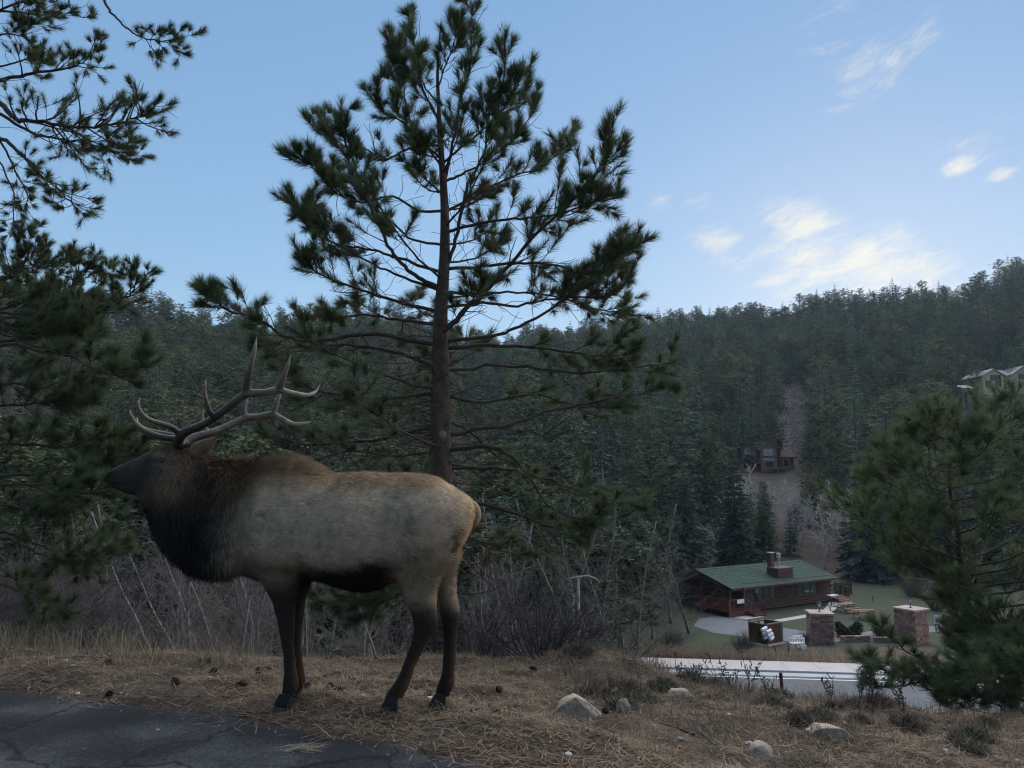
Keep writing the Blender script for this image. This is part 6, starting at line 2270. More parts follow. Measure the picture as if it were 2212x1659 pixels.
        c = mixc(c, dark, belly)  # dark belly hair, with the shading under the body painted in
        # rump patch, running down the back of the thigh
        rr = sstep(0, 34, q - (968 - 0.16 * (r - 1090))) * sstep(1044, 1070, r) * (1 - sstep(1195, 1215, r))
        rt = sstep(905, 965, q) * (1 - sstep(1040, 1085, r))
        c = mixc(c, rump, np.clip(np.maximum(rr, rt * .75), 0, 1))
        c = mixc(c, dark, sstep(958, 968, q) * (1 - sstep(973, 985, q - .0 * r)) * sstep(1110, 1140, r) * (1 - sstep(1190, 1215, r)) * .8)
        # neck and mane
        edge = np.interp(py, [990, 1020, 1060, 1110, 1160, 1210, 1250], [585, 560, 520, 486, 482, 488, 500]) + 40 * n1 + 14 * n2
        nk = 1 - sstep(-55, 45, px - edge)
        c = mixc(c, neck, nk * (1 - .4 * sstep(480, 520, q)))
        up = 1 - sstep(1040, 1115, r)
        c = mixc(c, dark * 1.3, nk ** 1.6 * (1 - up) * sstep(1050, 1120, r) * (1 - .45 * sstep(440, 500, q) * (1 - sstep(1120, 1180, r))))
        c = mixc(c, np.array([0.115, 0.072, 0.042]), nk * up * sstep(455, 500, q))
        # head
        hd = (1 - sstep(395, 440, px + .5 * (py - 1000))) * (1 - sstep(1052, 1092, py + .25 * (px - 320)))
        c = mixc(c, cheek, hd)
        mz = (1 - sstep(318, 372, px + .35 * (py - 1000)))
        c = mixc(c, face, np.clip(hd * mz, 0, 1))
        c = mixc(c, face, hd * (1 - sstep(962, 976, py)) * .5)
        c = mixc(c, np.array([0.30, 0.22, 0.15]), np.exp(-(((px - 342) / 14) ** 2 + ((py - 984) / 4.5) ** 2)) * .8)
        c = mixc(c, np.array([0.26, 0.18, 0.12]), np.exp(-(((px - 352) / 12) ** 2 + ((py - 1005) / 3.5) ** 2)) * .6)
        c = mixc(c, np.array([0.010, .009, .009]), np.exp(-(((px - 230) / 9) ** 2 + ((py - 1027) / 10) ** 2)))
        c = mixc(c, np.array([.012, .010, .010]), np.exp(-(((px - 262) / 26) ** 2 + ((py - 1046 - (px - 262) * .12) / 1.6) ** 2)) * .8)     # mouth
        c = mixc(c, np.array([.008, .008, .008]), np.exp(-(((px - 238) / 4) ** 2 + ((py - 1026) / 4) ** 2)) * .9)      # nostril
        # legs
        lf = sstep(1236, 1300, r) * (q < 760)
        lh = sstep(1290, 1345, r) * (q > 760)
        c = mixc(c, leg, np.clip(lf + lh, 0, 1))
        c = mixc(c, rust, sstep(1385, 1440, py) * sstep(-2, 12, px - np.where(px > 925, 968, np.where(px > 760, 872 + (1460 - py) * .42, 628))) * .45)
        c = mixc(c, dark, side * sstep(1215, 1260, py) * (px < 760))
        # old scars and rubbed spots on the haunch and side
        for sx, sy, sw, sh in ((882, 1118, 5, 17), (872, 1125, 4, 9), (560, 1112, 11, 5), (848, 1075, 7, 4), (800, 1042, 5, 3), (885, 1148, 12, 4)):
            c = mixc(c, np.array([.05, .04, .04]), np.exp(-(((px - sx - (py - sy) * .3) / sw) ** 2 + ((py - sy) / sh) ** 2)) * .75)
        c = c * (1 + 0.20 * n2 + .16 * n1)[:, None]
        return np.clip(c, 0.004, 1)

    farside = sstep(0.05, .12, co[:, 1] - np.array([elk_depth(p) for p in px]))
    cv = coat(px, py, farside)
    att = me.color_attributes.new('tint', 'FLOAT_COLOR', 'POINT')
    c4 = np.ones((nv, 4), dtype=np.float32); c4[:, :3] = cv
    att.data.foreach_set('color', c4.reshape(-1))
    hide = mat('elk_hide', (0.2, 0.15, 0.1), .85, (26, .35), (60, .4, .01), attr='tint', spec=.12)
    fur_m = mat('elk_fur', (0.2, 0.15, 0.1), .7, None, None, attr='tint', spec=.15, trans=.12)

    base = Vector((P(740, 1521, 5.1).x, 5.13, 0.0))
    root = thing('bull_elk', 'bull elk with dark mane, grey flank and tall antlers standing side-on at the road edge', 'elk', base)
    body = finish(me, 'body', hide, root, True)
    body.location = -base

    # ---- fur: short hair over the body, long hair on neck and hump
    me.calc_loop_triangles()
    nt_ = len(me.loop_triangles)
    tv = np.empty(nt_ * 3, dtype=np.int32); me.loop_triangles.foreach_get('vertices', tv); tv = tv.reshape(-1, 3)
    tri = co[tv]
    ar = np.linalg.norm(np.cross(tri[:, 1] - tri[:, 0], tri[:, 2] - tri[:, 0]), axis=1) * .5
    tc = tri.mean(1); tpx, tpy, _ = project(tc)
    nface = np.cross(tri[:, 1] - tri[:, 0], tri[:, 2] - tri[:, 0]); nface /= np.maximum(np.linalg.norm(nface, axis=1, keepdims=True), 1e-9)
    edge = 505 - 0.12 * (tpy - 1100)
    neckw = (1 - sstep(-30, 50, tpx - edge)) * sstep(330, 420, tpx + .35 * (tpy - 1050) + 40) * (tpy < 1262)
    hump = np.exp(-(((tpx - 610) / 90) ** 2)) * (1 - sstep(1005, 1035, tpy))
    head = 1 - sstep(370, 420, tpx + .45 * (tpy - 1000))
    legw = sstep(1255, 1300, tpy)
    dens = ar * (1 + 1.6 * neckw + 1.5 * hump) * np.where(nface[:, 1] > .5, .35, 1.0) * (1 - .2 * legw)
    n = 110000
    pick = rng.choice(nt_, n, p=dens / dens.sum())
    r1 = np.sqrt(rng.random(n)); r2 = rng.random(n)
    w = np.stack([1 - r1, r1 * (1 - r2), r1 * r2], 1)
    p0 = (tri[pick] * w[:, :, None]).sum(1)
    nn = nface[pick]
    # lie of the coat: backwards along the body, down on neck, legs and belly
    back = np.tile(np.array([1.0, 0, -.25]), (n, 1))
    down = np.tile(np.array([.25, 0, -1.0]), (n, 1))
    nw = neckw[pick][:, None]; lw = legw[pick][:, None]; hw_ = hump[pick][:, None]; hd = head[pick][:, None]
    dv = back * (1 - np.clip(nw * .75 + lw, 0, 1)) + down * np.clip(nw * .75 + lw, 0, 1)
    dv = dv + rng.normal(0, .28, (n, 3)) + hw_ * np.array([.2, 0, .5])
    dv -= nn * (dv * nn).sum(1, keepdims=True)
    dv /= np.maximum(np.linalg.norm(dv, axis=1, keepdims=True), 1e-6)
    lift = 0.16 + .14 * rng.random((n, 1)) + .16 * nw + .35 * hw_
    dv = dv + nn * lift
    dv /= np.linalg.norm(dv, axis=1, keepdims=True)
    ln = (0.036 + .022 * rng.random((n, 1))) * (1 - .5 * lw) * (1 - .55 * hd) + nw * (.035 + .07 * rng.random((n, 1)) ** 2) + hw_ * (.03 + .04 * rng.random((n, 1)))
    wd = np.cross(dv, nn); wd /= np.maximum(np.linalg.norm(wd, axis=1, keepdims=True), 1e-6)
    hwid = (0.0022 + .0018 * rng.random((n, 1))) * (1 + .5 * nw)
    q0 = p0 - nn * .004
    tris = np.stack([q0 - wd * hwid, q0 + wd * hwid, q0 + dv * ln], 1) - np.array(base)[None, None, :]
    qx, qy, _ = project(p0)
    fs = sstep(0.05, .12, p0[:, 1] - (5.13 + (620 - qx) * .00018))
    lock = fbm(qx / 7 + qy / 30, qy / 14, 81, 2)[:, None]
    soft = 1 - np.clip(nw + hw_, 0, 1)
    fc = coat(qx, qy, fs) * (0.55 + .8 * rng.random((n, 1)) + .7 * lock) * (1 - soft) + coat(qx, qy, fs) * (.72 + .55 * rng.random((n, 1)) + .5 * lock) * soft
    fc = np.clip(fc, .003, 1)
    finish(tri_mesh('fur', tris, fc), 'fur', fur_m, root)

    # ---- hooves, two toes each
    hoof_m = mat('hoof_horn', (0.022, 0.02, 0.02), .5, (20, .3))
    for k, (c, hwid_) in leg_end.items():
        gz = ground1(c.x - .02, c.y)
        top = c.z + .012
        h = MB()
        for s in (-1, 1):
            yy = c.y + s * .021
            prof = [(-.075, .0), (-.060, .030), (-.030, .062), (.030, .060), (.036, .0)]
            vs = []
            for off in (-.018, .018):
                for x, z in prof:
                    vs.append((c.x - .008 + x, yy + off, gz - .012 + z * ((top - gz + .02) / .062)))
            m_ = len(prof)
            fs_ = [tuple(range(m_))[::-1], tuple(range(m_, 2 * m_))] + [(i, (i + 1) % m_, m_ + (i + 1) % m_, m_ + i) for i in range(m_)]
            h.add(vs, fs_)
        for s in (-1, 1):                   # dew claws
            h.tube([(c.x + .038, c.y + s * .02, c.z + .06), (c.x + .056, c.y + s * .022, c.z + .035)], [.012, .007], 6)
        ho = h.build('hoof', hoof_m, root); ho.location = -base

    # ---- antlers
    am = bpy.data.materials.new('antler'); am.use_nodes = True
    nt = am.node_tree; b = nt.nodes['Principled BSDF']; b.inputs['Roughness'].default_value = .6
    at = nt.nodes.new('ShaderNodeAttribute'); at.attribute_name = 'tint'
    nz = nt.nodes.new('ShaderNodeTexNoise'); nz.inputs['Scale'].default_value = 30; nz.inputs['Detail'].default_value = 5
    tcn = nt.nodes.new('ShaderNodeTexCoord'); mpn = nt.nodes.new('ShaderNodeMapping'); mpn.inputs['Scale'].default_value = (.5, 1.6, 1.6)
    nt.links.new(tcn.outputs['Object'], mpn.inputs['Vector']); nt.links.new(mpn.outputs['Vector'], nz.inputs['Vector'])
    mrn = nt.nodes.new('ShaderNodeMapRange'); mrn.inputs['From Min'].default_value = .3; mrn.inputs['From Max'].default_value = .7; mrn.inputs['To Min'].default_value = .6; mrn.inputs['To Max'].default_value = 1.2
    nt.links.new(nz.outputs['Fac'], mrn.inputs['Value'])
    ml = nt.nodes.new('ShaderNodeMix'); ml.data_type = 'RGBA'; ml.blend_type = 'MULTIPLY'; ml.inputs['Factor'].default_value = 1
    nt.links.new(at.outputs['Color'], ml.inputs['A']); nt.links.new(mrn.outputs['Result'], ml.inputs['B']); nt.links.new(ml.outputs['Result'], b.inputs['Base Color'])
    bp = nt.nodes.new('ShaderNodeBump'); bp.inputs['Strength'].default_value = .5; bp.inputs['Distance'].default_value = .006
    nt.links.new(nz.outputs['Fac'], bp.inputs['Height']); nt.links.new(bp.outputs['Normal'], b.inputs['Normal'])

    def Z(x, y): return (216 + x * .2279, 702 + y * .2279)
    # each branch: points in the zoomed picture, start and end distance, radii (picture px in zoom, full width)
    near_a = [([(742, 1150), (740, 1100), (775, 1045), (850, 995), (980, 942), (1080, 882), (1200, 790), (1330, 690), (1420, 650), (1560, 642), (1690, 615), (1800, 640), (1960, 665), (2045, 632), (2085, 560)], [5.10, 5.06, 4.98, 4.93, 4.84, 4.77, 4.70, 4.64, 4.62, 4.62, 4.64, 4.68, 4.74, 4.78, 4.80], [96, 100, 92, 86, 80, 78, 78, 82, 78, 72, 74, 56, 44, 30, 10], .55),
              ([(770, 1050), (690, 975), (600, 940), (470, 898), (400, 840), (362, 760), (383, 680)], [4.98, 4.93, 4.88, 4.82, 4.78, 4.76, 4.75], [70, 58, 50, 46, 42, 34, 8], .72),
              ([(720, 1080), (600, 1062), (440, 1010), (345, 935), (297, 865), (285, 800)], [5.05, 5.03, 5.0, 4.98, 4.96, 4.95], [66, 58, 52, 46, 36, 8], .72),
              ([(1090, 880), (1040, 820), (1005, 710), (992, 620), (1010, 495)], [4.76, 4.72, 4.68, 4.66, 4.65], [60, 52, 44, 36, 8], .72),
              ([(1385, 660), (1400, 520), (1432, 380), (1465, 230), (1490, 85)], [4.63, 4.60, 4.57, 4.55, 4.54], [92, 74, 56, 40, 6], .5),
              ([(1690, 620), (1735, 510), (1778, 385), (1815, 262)], [4.64, 4.63, 4.62, 4.61], [80, 58, 38, 6], .5)]
    far_a = [([(775, 1150), (800, 1105), (900, 1062), (1050, 1022), (1150, 985), (1280, 928), (1390, 880), (1500, 872), (1630, 848), (1720, 885), (1830, 938), (1930, 935), (2012, 912)], [5.22, 5.27, 5.33, 5.40, 5.46, 5.52, 5.56, 5.58, 5.58, 5.58, 5.56, 5.55, 5.55], [84, 84, 78, 72, 70, 68, 72, 66, 64, 54, 46, 36, 8], .55),
             ([(830, 1100), (700, 1050), (560, 1020), (430, 985), (360, 935), (352, 868)], [5.28, 5.34, 5.40, 5.44, 5.47, 5.48], [60, 50, 44, 38, 32, 8], .72),
             ([(790, 1105), (660, 1085), (520, 1060), (420, 1015), (385, 960)], [5.25, 5.26, 5.28, 5.29, 5.30], [54, 46, 40, 32, 8], .72),
             ([(1050, 1022), (1000, 985), (975, 920), (978, 800)], [5.40, 5.45, 5.48, 5.50], [52, 44, 34, 6], .72),
             ([(1370, 885), (1365, 790), (1385, 700), (1408, 600), (1425, 500)], [5.56, 5.58, 5.60, 5.62, 5.63], [76, 60, 48, 34, 6], .5),
             ([(1640, 850), (1672, 760), (1700, 670), (1722, 590)], [5.58, 5.60, 5.61, 5.62], [66, 50, 34, 6], .5)]
    for lab, branches in (('near antler with ivory-tipped tines', near_a), ('far antler partly hidden behind the near one', far_a)):
        amb = MB(); ac = []
        for pts, dep, wid, tip in branches:
            arr = np.array([[*Z(*p), d, wv * .2279] for p, d, wv in zip(pts, dep, wid)])
            arr = spline(arr, len(arr) * 4)
            p3 = [tuple(P(a[0], a[1], a[2])) for a in arr]
            rad = [max(.002, a[3] * a[2] / F / 2) for a in arr]
            vs, fs_ = tube_mesh(p3, rad, 12)
            amb.add(vs, fs_)
            t = np.linspace(0, 1, len(arr))
            cdark = np.array([0.034, 0.025, 0.019]); cmid = np.array([0.145, 0.102, 0.066]); ctip = np.array([0.55, 0.52, 0.46])
            w1 = sstep(.2, .8, t)[:, None] if len(branches[0][0]) == len(pts) else sstep(.1, .7, t)[:, None]
            w2 = sstep(tip + .1, .98, t)[:, None] * (.75 if tip > .6 else .35)
            cc = cdark * (1 - w1) + cmid * w1
            cc = cc * (1 - w2) + ctip * w2
            ac.append(np.repeat(cc, 12, axis=0))
        # burr round the pedicle
        c0 = np.array(P(*Z(*branches[0][0][0]), branches[0][1][0])); c1 = np.array(P(*Z(*branches[0][0][1]), branches[0][1][1]))
        for k in range(14):
            a = 2 * math.pi * k / 14
            q = c0 * .55 + c1 * .45 + np.array([math.cos(a) * .037, math.sin(a) * .037, .004 * math.sin(a * 3)])
            vs, fs_ = tube_mesh([q + [0, 0, -.012], q, q + [0, 0, .012]], [.006, .011, .006], 6)
            amb.add(vs, fs_); ac.append(np.tile([.05, .04, .033], (len(vs), 1)))
        # fuse beam and tines into one smooth bone, colours carried over from the nearest old point
        tmp = amb.build('antler', am, None, True)
        rm_ = tmp.modifiers.new('fuse', 'REMESH'); rm_.mode = 'VOXEL'; rm_.voxel_size = .0055
        s_ = tmp.modifiers.new('soft', 'SMOOTH'); s_.factor = .5; s_.iterations = 6
        dg_ = bpy.context.evaluated_depsgraph_get()
        am_me = bpy.data.meshes.new_from_object(tmp.evaluated_get(dg_))
        from mathutils.kdtree import KDTree
        oldv = np.concatenate(amb.v); oldc = np.concatenate(ac)
        kd = KDTree(len(oldv))
        for i_, q_ in enumerate(oldv): kd.insert(q_, i_)
        kd.balance()
        bpy.data.objects.remove(tmp)
        am_me.materials.clear()
        for nm in [a_.name for a_ in am_me.color_attributes]: am_me.color_attributes.remove(am_me.color_attributes[nm])
        ao = finish(am_me, 'antler', am, root, True); ao.location = -base
        a_ = am_me.color_attributes.new('tint', 'FLOAT_COLOR', 'POINT')
        c4 = np.ones((len(am_me.vertices), 4), dtype=np.float32)
        c4[:, :3] = [oldc[kd.find(v.co)[1]] for v in am_me.vertices]
        a_.data.foreach_set('color', c4.reshape(-1))
        ao['label'] = lab

    # ---- ears, eye, nostril, tail
    ear_m = mat('ear_hide', (0.17, 0.115, 0.075), .85, (25, .4))
    ear_i = mat('ear_lining', (0.12, 0.095, 0.075), .85, (40, .4))
    for dd, sgn, lab in ((-.085, -1, None), (.12, 1, None)):
        e = MB()
        ax = [Vector(P(x, y, elk_depth(x) + dd * k)) for x, y, k in ((408, 985, .8), (425, 975, 1.15), (445, 962, 1.5), (468, 945, 1.75))]
        if sgn > 0:
            ax = [a + Vector((-.03, 0, -.005)) for a in ax]
        c = spline([tuple(a) for a in ax], 10)
        t_, u_, w_ = frames(c)
        prof = [.028, .040, .050, .055, .056, .052, .045, .034, .020, .003]
        nsx = 9
        vs = []; fs_ = []
        for i in range(10):
            dvec = np.array([0, -1.0 if sgn < 0 else 1.0, 0])
            up = np.cross(t_[i], dvec); up /= np.linalg.norm(up)
            nrm = np.cross(up, t_[i])
            for thick in (0, 1):
                for j in range(nsx):
                    s = -1 + 2 * j / (nsx - 1)
                    cup = .030 * (1 - s * s) * (prof[i] / .056)
                    vs.append(c[i] + up * s * prof[i] + nrm * (cup - .008 * thick) * (1 if True else 1))
        for i in range(9):
            for j in range(nsx - 1):
                a = i * 2 * nsx + j
                fs_.append((a, a + 1, a + 1 + 2 * nsx, a + 2 * nsx)); b2 = a + nsx
                fs_.append((b2, b2 + 2 * nsx, b2 + 1 + 2 * nsx, b2 + 1))
            for j in (0, nsx - 1):
                a = i * 2 * nsx + j
                fs_.append((a, a + 2 * nsx, a + 3 * nsx, a + nsx))
        e.add(vs, fs_)
        mi = []
        eo = e.build('ear', ear_m, root, True); eo.location = -base
    bm = bmesh.new()
    bmesh.ops.create_uvsphere(bm, u_segments=14, v_segments=10, radius=.022)
    bmesh.ops.scale(bm, vec=(1.25, .7, .75), verts=bm.verts)
    em = bpy.data.meshes.new('eye'); bm.to_mesh(em); bm.free()
    eye_m = mat('eye_glossy', (0.010, 0.008, 0.007), .12, spec=.5)
    # set the eyes on the surface of the head
    for sgn in (-1, 1):
        sel = (np.abs(px - 349) < 6) & (np.abs(py - 995) < 6) & ((no[:, 1] * sgn) > .2)
        pt = Vector(co[sel].mean(0)) if sel.any() else P(349, 995, 5.2 + sgn * .09)
        eo = bpy.data.objects.new('eye', em if sgn < 0 else em.copy()); COL.objects.link(eo); eo.parent = root
        if not em.materials: em.materials.append(eye_m)
        if not eo.data.materials: eo.data.materials.append(eye_m)
        eo.location = pt - base + Vector((0, -sgn * .010, 0))
    tl = MB()
    tp = [P(1018, 1086, 5.06), P(1027, 1100, 5.05), P(1030, 1118, 5.05), P(1024, 1140, 5.05)]
    tl.tube(spline([tuple(p) for p in tp], 9), [.022, .028, .030, .030, .029, .027, .024, .018, .006], 10)
    to = tl.build('tail', mat('tail_hair', (0.34, 0.225, 0.12), .85, (40, .4)), root, True); to.location = -base
    return root


ELK = build_elk()

# ------------------------------------------------------------------ litter, grass and small things of the verge
def needle_litter():
    r = np.random.default_rng(901)
    n = 190000
    # denser near the road edge, thinning into the valley side
    x = r.uniform(-6.5, 8.0, n); y = 3.4 + 6.2 * r.random(n) ** 1.25
    off = y - edge_y(x)
    keep = (off > -.16) & ((off > .05) | (r.random(n) < .30))
    patch = fbm(x * 1.4, y * 1.4, 77, 3)
    keep &= r.random(n) < np.clip(.62 + 1.3 * patch, .12, 1)
    x, y = x[keep], y[keep]; n = len(x)
    z = ground(x, y) + .004 + .020 * r.random(n) ** 2
    a = r.random(n) * 6.28
    L = .06 + .12 * r.random(n)
    d = np.column_stack([np.cos(a), np.sin(a), r.normal(0, .22, n)])
    w = np.column_stack([-np.sin(a), np.cos(a), np.zeros(n)]) * (.0020 + .0018 * r.random(n))[:, None]
    p = np.column_stack([x, y, z])
    off = y - edge_y(x)
    p[:, 2] = np.where(off < .02, np.maximum(p[:, 2], .008), p[:, 2])
    t = np.stack([p - w, p + w, p + d * L[:, None]], 1)
    g = r.random((n, 1)); h = r.random((n, 1))
    c = np.array([.12, .072, .042]) * (1 - g) + np.array([.32, .228, .148]) * g
    c = np.where(h > .72, c * .35, c)
    o = finish(tri_mesh('needle_litter', t, c), 'needle_litter', M['straw'])
    tag(o, 'brown pine needles and straw strewn over the verge', 'litter', kind='stuff')


needle_litter()


def grass(name, label, xy, h, lean, col0, col1, seed, w=.0022, seg2=True):
    r = np.random.default_rng(seed)
    n = len(xy)
    x, y = xy[:, 0], xy[:, 1]
    z = ground(x, y) - .01
    a = r.random(n) * 6.28
    H = h * (.45 + .75 * r.random(n))
    p = np.column_stack([x, y, z])
    l1 = np.column_stack([np.cos(a), np.sin(a), np.zeros(n)]) * (lean * H * r.random(n))[:, None]
    m = p + l1 * .35 + np.array([0, 0, 1.0]) * (H * .6)[:, None]
    q = p + l1 * 1.1 + np.array([0, 0, 1.0]) * H[:, None]
    b = r.random(n) * 6.28
    wv = np.column_stack([np.cos(b), np.sin(b), np.zeros(n)]) * (w * (.6 + .8 * r.random(n)))[:, None]
    t = np.concatenate([np.stack([p - wv, p + wv, m + wv * .7], 1), np.stack([p - wv, m + wv * .7, m - wv * .7], 1), np.stack([m - wv * .7, m + wv * .7, q], 1)])
    g = r.random((n, 1))
    c = np.array(col0) * (1 - g) + np.array(col1) * g
    c = c * (.65 + .6 * r.random((n, 1)))
    o = finish(tri_mesh(name, t, np.concatenate([c, c, c])), name, M['straw'])
    return tag(o, label, 'grass', kind='stuff')


def tufts(n_t, per, fx, fy, rad, seed, cond=None):
    r = np.random.default_rng(seed)
    cx = r.uniform(*fx, n_t); cy = r.uniform(*fy, n_t)
    if cond is not None:
        k = cond(cx, cy, r); cx, cy = cx[k], cy[k]
    xy = np.column_stack([np.repeat(cx, per), np.repeat(cy, per)]) + r.normal(0, rad, (len(cx) * per, 2))
    return xy


# tall dry grass along the crest at the left
xy = tufts(420, 20, (-6.8, -2.2), (6.0, 9.0), .08, 911, lambda x, y, r: (y - edge_y(x) > .9) & (r.random(len(x)) < (.25 + .5 * sstep(6.6, 8.2, y)) * (.55 + 1.6 * fbm(x * 1.1, y * 1.1, 44, 2))))
grass('dry_grass', 'tall pale dry grass on the crest left of the elk', xy, .30, .9, (.16, .125, .075), (.30, .245, .16), 912, .0022)
# thin tufts all over the verge
xy = tufts(520, 16, (-6, 7.5), (4.2, 8.8), .05, 913, lambda x, y, r: (y - edge_y(x) > .45))
grass('verge_grass', 'short withered grass tufts scattered over the verge', xy, .10, 1.1, (.16, .12, .075), (.32, .25, .16), 914)
xy = tufts(520, 26, (.4, 7.5), (5.4, 9.2), .06, 915, lambda x, y, r: (y - edge_y(x) > .9) & (r.random(len(x)) < .35 + .6 * sstep(6.0, 7.5, y)))
grass('crest_grass', 'brown weedy grass along the crest above the valley road', xy, .15, 1.0, (.13, .10, .07), (.26, .20, .14), 916)
# tall tan grass on the far verge
r9 = np.random.default_rng(917)
s_ = r9.uniform(-20, 14, 26000); t_ = 4.1 + 2.9 * r9.random(26000) ** 1.3
k_ = r9.random(26000) < np.clip(1.1 - (s_ + 6) / 16, .25, 1)
s_, t_ = s_[k_], t_[k_]
xy = np.column_stack([_w0.x + ROAD_DIR.x * s_ + ROAD_N.x * t_, _w0.y + ROAD_DIR.y * s_ + ROAD_N.y * t_])
grass('roadside_grass', 'tall tan grass growing along the far pavement', xy, .62, .55, (.26, .20, .14), (.42, .34, .24), 918, .012)

# dark weed stalks standing against the road
def weed(px_, d_, h, seed, label):
    r = np.random.default_rng(seed)
    x = (px_ - 1106) / F * d_; z = ground1(x, d_)
    root = thing('weed_stalk', label, 'plant', (x, d_, z), 0, 'dry weeds on the crest above the valley road')
    st = MB(); sd = MB()
    for k in range(5):
        a = r.random() * 6.28; L = h * (.6 + .5 * r.random())
        p = [np.array([0, 0, -.03])]; d = np.array([math.cos(a) * .25, math.sin(a) * .25, 1.0])
        for s in range(6):
            d = d + r.normal(0, .10, 3); d /= np.linalg.norm(d); p.append(p[-1] + d * L / 6)
        st.tube(np.array(p), np.linspace(.004, .002, 7), 4, cap=False)
        for m in range(7):
            j = r.integers(3, 7); q = p[j] + r.normal(0, .012, 3)
            sd.tube([q, q + r.normal(0, .02, 3) + [0, 0, .012]], [.006, .003], 4)
    st.build('stalk', M['twig'], root, True)
    o = sd.build('seed_heads', M['twig'], root); o['kind'] = 'stuff'


for k, (px_, d_, h) in enumerate([(1540, 7.6, .34), (1565, 7.7, .30), (1600, 7.5, .36), (1490, 7.8, .28), (1640, 7.6, .28), (1830, 7.4, .42), (1850, 7.4, .45), (1770, 7.5, .30), (1450, 8.0, .28), (1920, 7.2, .3)]):
    weed(px_, d_, h, 930 + k, 'thin dry weed stalks standing against the valley road')


def leafy_weed(px_, d_, h, seed, label):
    """low brown and green-grey clump on the crest"""
    r = np.random.default_rng(seed)
    x = (px_ - 1106) / F * d_; z = ground1(x, d_)
    root = thing('weed_clump', label, 'plant', (x, d_, z), 0, 'dark weed clumps on the verge')
    n = 900
    a = r.random(n) * 6.28; q = r.random(n) ** .5
    p = np.column_stack([np.cos(a) * q * h * 1.5, np.sin(a) * q * h * 1.1, h * (1 - q * q) * r.random(n) - .02])
    d = r.normal(0, 1, (n, 3)); d[:, 2] = np.abs(d[:, 2]) + .3; d /= np.linalg.norm(d, axis=1, keepdims=True)
    w = np.cross(d, r.normal(0, 1, (n, 3))); w /= np.linalg.norm(w, axis=1, keepdims=True)
    t = np.stack([p - w * .006, p + w * .006, p + d * .07], 1)
    base = np.array([.135, .10, .075]) if seed % 2 else np.array([.13, .115, .078])
    o = finish(tri_mesh('leaves', t, base[None] * (.5 + 1.2 * r.random((n, 1)))), 'leaves', M['straw'], root); o['kind'] = 'stuff'
    st = MB()
    for k in range(14):
        b = r.random() * 6.28; c = r.random() * h * 1.2
        st.tube([(0, 0, -.03), (math.cos(b) * c * .5, math.sin(b) * c * .5, h * .5), (math.cos(b) * c, math.sin(b) * c, h * (.7 + .4 * r.random()))], [.004, .003, .002], 4, cap=False)
    st.build('stems', M['twig'], root)


rw = np.random.default_rng(955)
for k in range(34):
    px_ = rw.uniform(1230, 2150); d_ = rw.uniform(5.6, 8.3)
    leafy_weed(px_, d_, rw.uniform(.05, .12), 960 + k, 'dark low weed clump on the littered verge beside the rocks')


# ------------------------------------------------------------------ cones, stones, sticks
def cone_mesh(seed):
    r = random.Random(seed)
    mb = MB()
    L = .085
    mb.tube([(-L / 2, 0, 0), (-L / 4, 0, 0), (L / 4, 0, 0), (L / 2, 0, 0)], [.012, .022, .018, .004], 7)
    for k in range(46):
        f = k / 45; a = k * 2.399
        x = -L / 2 + L * f; rad = .032 * math.sin(math.pi * (f * .8 + .14)) ** .8
        c, s = math.cos(a), math.sin(a)
        p0 = (x, c * .010, s * .010); p1 = (x + .014, c * rad - s * .009, s * rad + c * .009); p2 = (x + .014, c * rad + s * .009, s * rad - c * .009); p3 = (x + .022, c * rad * 1.12, s * rad * 1.12)
        mb.add([p0, p1, p3, p2], [(0, 1, 2), (0, 2, 3)])
    o = mb.build('pine_cone', M['cone']); me = o.data; bpy.data.objects.remove(o)
    return me


M['cone'] = mat('pine_cone_scale', (0.045, 0.030, 0.022), .9, (30, .4))
cones = [cone_mesh(i) for i in range(3)]
rc = np.random.default_rng(977)
k = 0
spots = [(235, 1520), (450, 1420), (460, 1445), (560, 1440), (580, 1430), (660, 1500), (715, 1480), (735, 1498), (700, 1430), (760, 1455), (905, 1470), (925, 1500), (1020, 1500), (890, 1440), (1060, 1520), (1080, 1470), (1110, 1540), (520, 1480), (380, 1500)]
while k < 46:
    if k < len(spots):
        g = G(spots[k][0], spots[k][1], -.05); x, y = g.x, g.y
    else:
        x = rc.uniform(-4.2, 4.8); y = rc.uniform(4.2, 8.0)
    if y - float(edge_y(x)) < .12:
        if k >= len(spots): continue
    o = bpy.data.objects.new('pine_cone', cones[k % 3]); COL.objects.link(o)
    s = rc.uniform(.5, .85)
    o.scale = (s, s, s)
    o.location = (x, y, ground1(x, y) + .010)
    o.rotation_euler = (rc.normal(0, .3), rc.normal(0, .35), rc.random() * 6.28)
    tag(o, 'dark fallen pine cone lying in the needle litter of the verge', 'pine cone', 'fallen pine cones')
    k += 1


def pebble_mesh(seed):
    bm = bmesh.new(); bmesh.ops.create_icosphere(bm, subdivisions=2, radius=1)
    r = np.random.default_rng(seed)
    pl = r.normal(0, 1, (7, 3)); pl /= np.linalg.norm(pl, axis=1, keepdims=True)
    for v in bm.verts:
        q = np.array(v.co)
        for n_ in pl:
            t = q @ n_
            if t > .6: q = q - n_ * (t - .6) * .9
        v.co = Vector((q[0], q[1] * .8, q[2] * .55))
    me = bpy.data.meshes.new('pebble'); bm.to_mesh(me); bm.free()
    return me


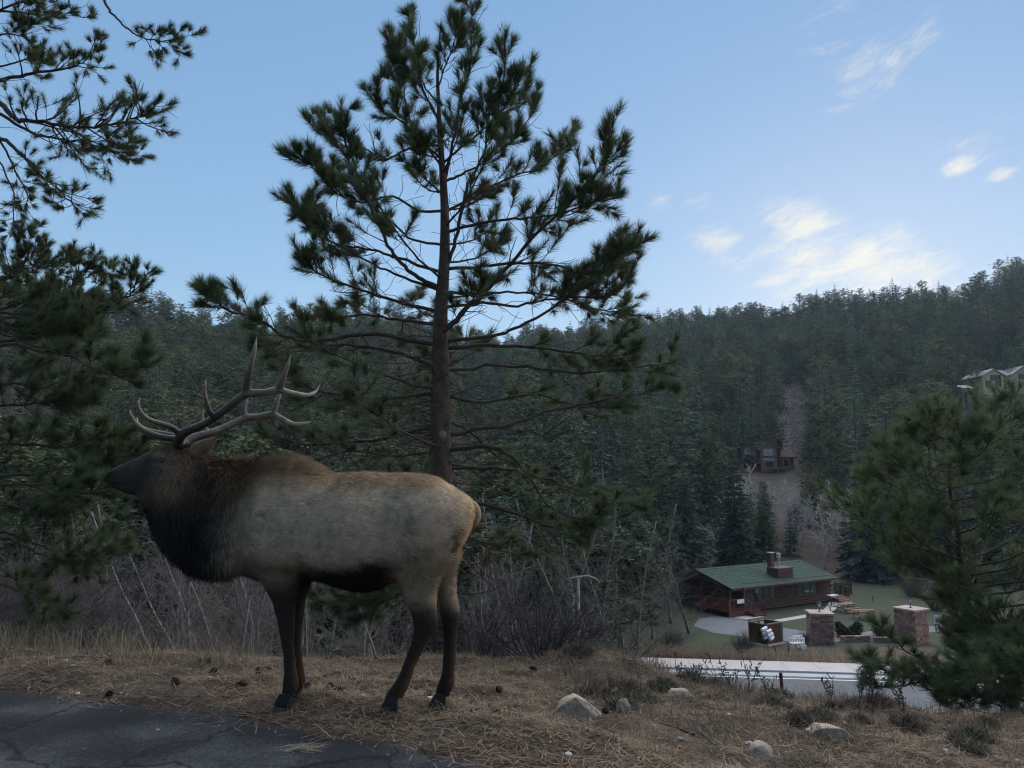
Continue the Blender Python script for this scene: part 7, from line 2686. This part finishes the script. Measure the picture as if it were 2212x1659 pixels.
M['pebble'] = mat('pebble', (0.30, 0.27, 0.25), .9, (20, .4))
M['pale_chip'] = mat('pale_chip', (0.55, 0.50, 0.47), .85, (20, .3))
pm = [pebble_mesh(i) for i in range(4)]
for m_ in pm[:3]: m_.materials.append(M['pebble'])
pm[3].materials.append(M['pale_chip'])
k = 0
while k < 130:
    x = rc.uniform(-4.5, 5.5); y = rc.uniform(3.5, 7.8)
    on_road = y - float(edge_y(x)) < .05
    if on_road and rc.random() < .55: continue
    o = bpy.data.objects.new('pebble', pm[rc.integers(0, 4)]); COL.objects.link(o)
    s = rc.uniform(.006, .012) if on_road else rc.uniform(.010, .030)
    o.scale = (s, s, s); o.rotation_euler = (0, 0, rc.random() * 6.28)
    o.location = (x, y, (.006 if on_road else ground1(x, y)) + s * .2)
    if on_road:
        tag(o, 'tiny stone chip lying on the dark asphalt', 'pebble', 'stone chips on the asphalt')
    else:
        tag(o, 'small pale stone lying in the needle litter of the verge', 'pebble', 'small stones on the verge')
    k += 1

for k in range(46):
    x = rc.uniform(-4.5, 5.0); y = rc.uniform(4.3, 8.2)
    if y - float(edge_y(x)) < .15: continue
    a = rc.random() * 6.28; L = rc.uniform(.15, .6)
    mb = MB(); n = 6; pts = []
    for s in range(n):
        t = s / (n - 1) - .5
        xx = x + math.cos(a) * L * t + rc.normal(0, .012); yy = y + math.sin(a) * L * t + rc.normal(0, .012)
        pts.append((xx, yy, ground1(xx, yy) + .012))
    mb.tube(pts, np.linspace(rc.uniform(.004, .009), .002, n), 5)
    o = mb.build('fallen_twig', M['limb'] if k % 3 else M['aspen_twig'], None, True)
    shift(o, (x, y, ground1(x, y)))
    tag(o, 'thin fallen twig lying among the pine needles of the verge', 'twig', 'fallen twigs on the verge')

# tuft of straw left on the asphalt
g0 = G(640, 1622, 0)
r8 = np.random.default_rng(991); n = 60
p = np.column_stack([g0.x + r8.normal(0, .05, n), g0.y + r8.normal(0, .025, n), .006 + .02 * r8.random(n)])
a = r8.normal(0, .5, n); d = np.column_stack([np.cos(a), np.sin(a) * .5, r8.normal(0, .12, n)]); w = np.column_stack([-np.sin(a), np.cos(a), np.zeros(n)]) * .0022
o = finish(tri_mesh('straw_wisp', np.stack([p - w, p + w, p + d * (.05 + .12 * r8.random((n, 1)))], 1), np.array([.34, .29, .20])[None] * (.7 + .5 * r8.random((n, 1)))), 'straw_wisp', M['straw'])
tag(o, 'small wisp of pale straw lying on the asphalt', 'straw', kind='stuff')

# ------------------------------------------------------------------ air
def build_haze():
    mb = MB()
    mb.box(0, 230, 85, 1500, 640, 210)
    m = bpy.data.materials.new('haze'); m.use_nodes = True
    nt = m.node_tree; nt.nodes.remove(nt.nodes['Principled BSDF'])
    v = nt.nodes.new('ShaderNodeVolumePrincipled')
    v.inputs['Color'].default_value = (0.66, 0.84, 1.0, 1)
    v.inputs['Density'].default_value = HAZE
    v.inputs['Anisotropy'].default_value = 0.2
    nt.links.new(v.outputs['Volume'], nt.nodes['Material Output'].inputs['Volume'])
    o = mb.build('haze', m)
    tag(o, 'thin blue evening haze filling the valley', 'haze', kind='stuff')


HAZE = 0.00013
build_haze()
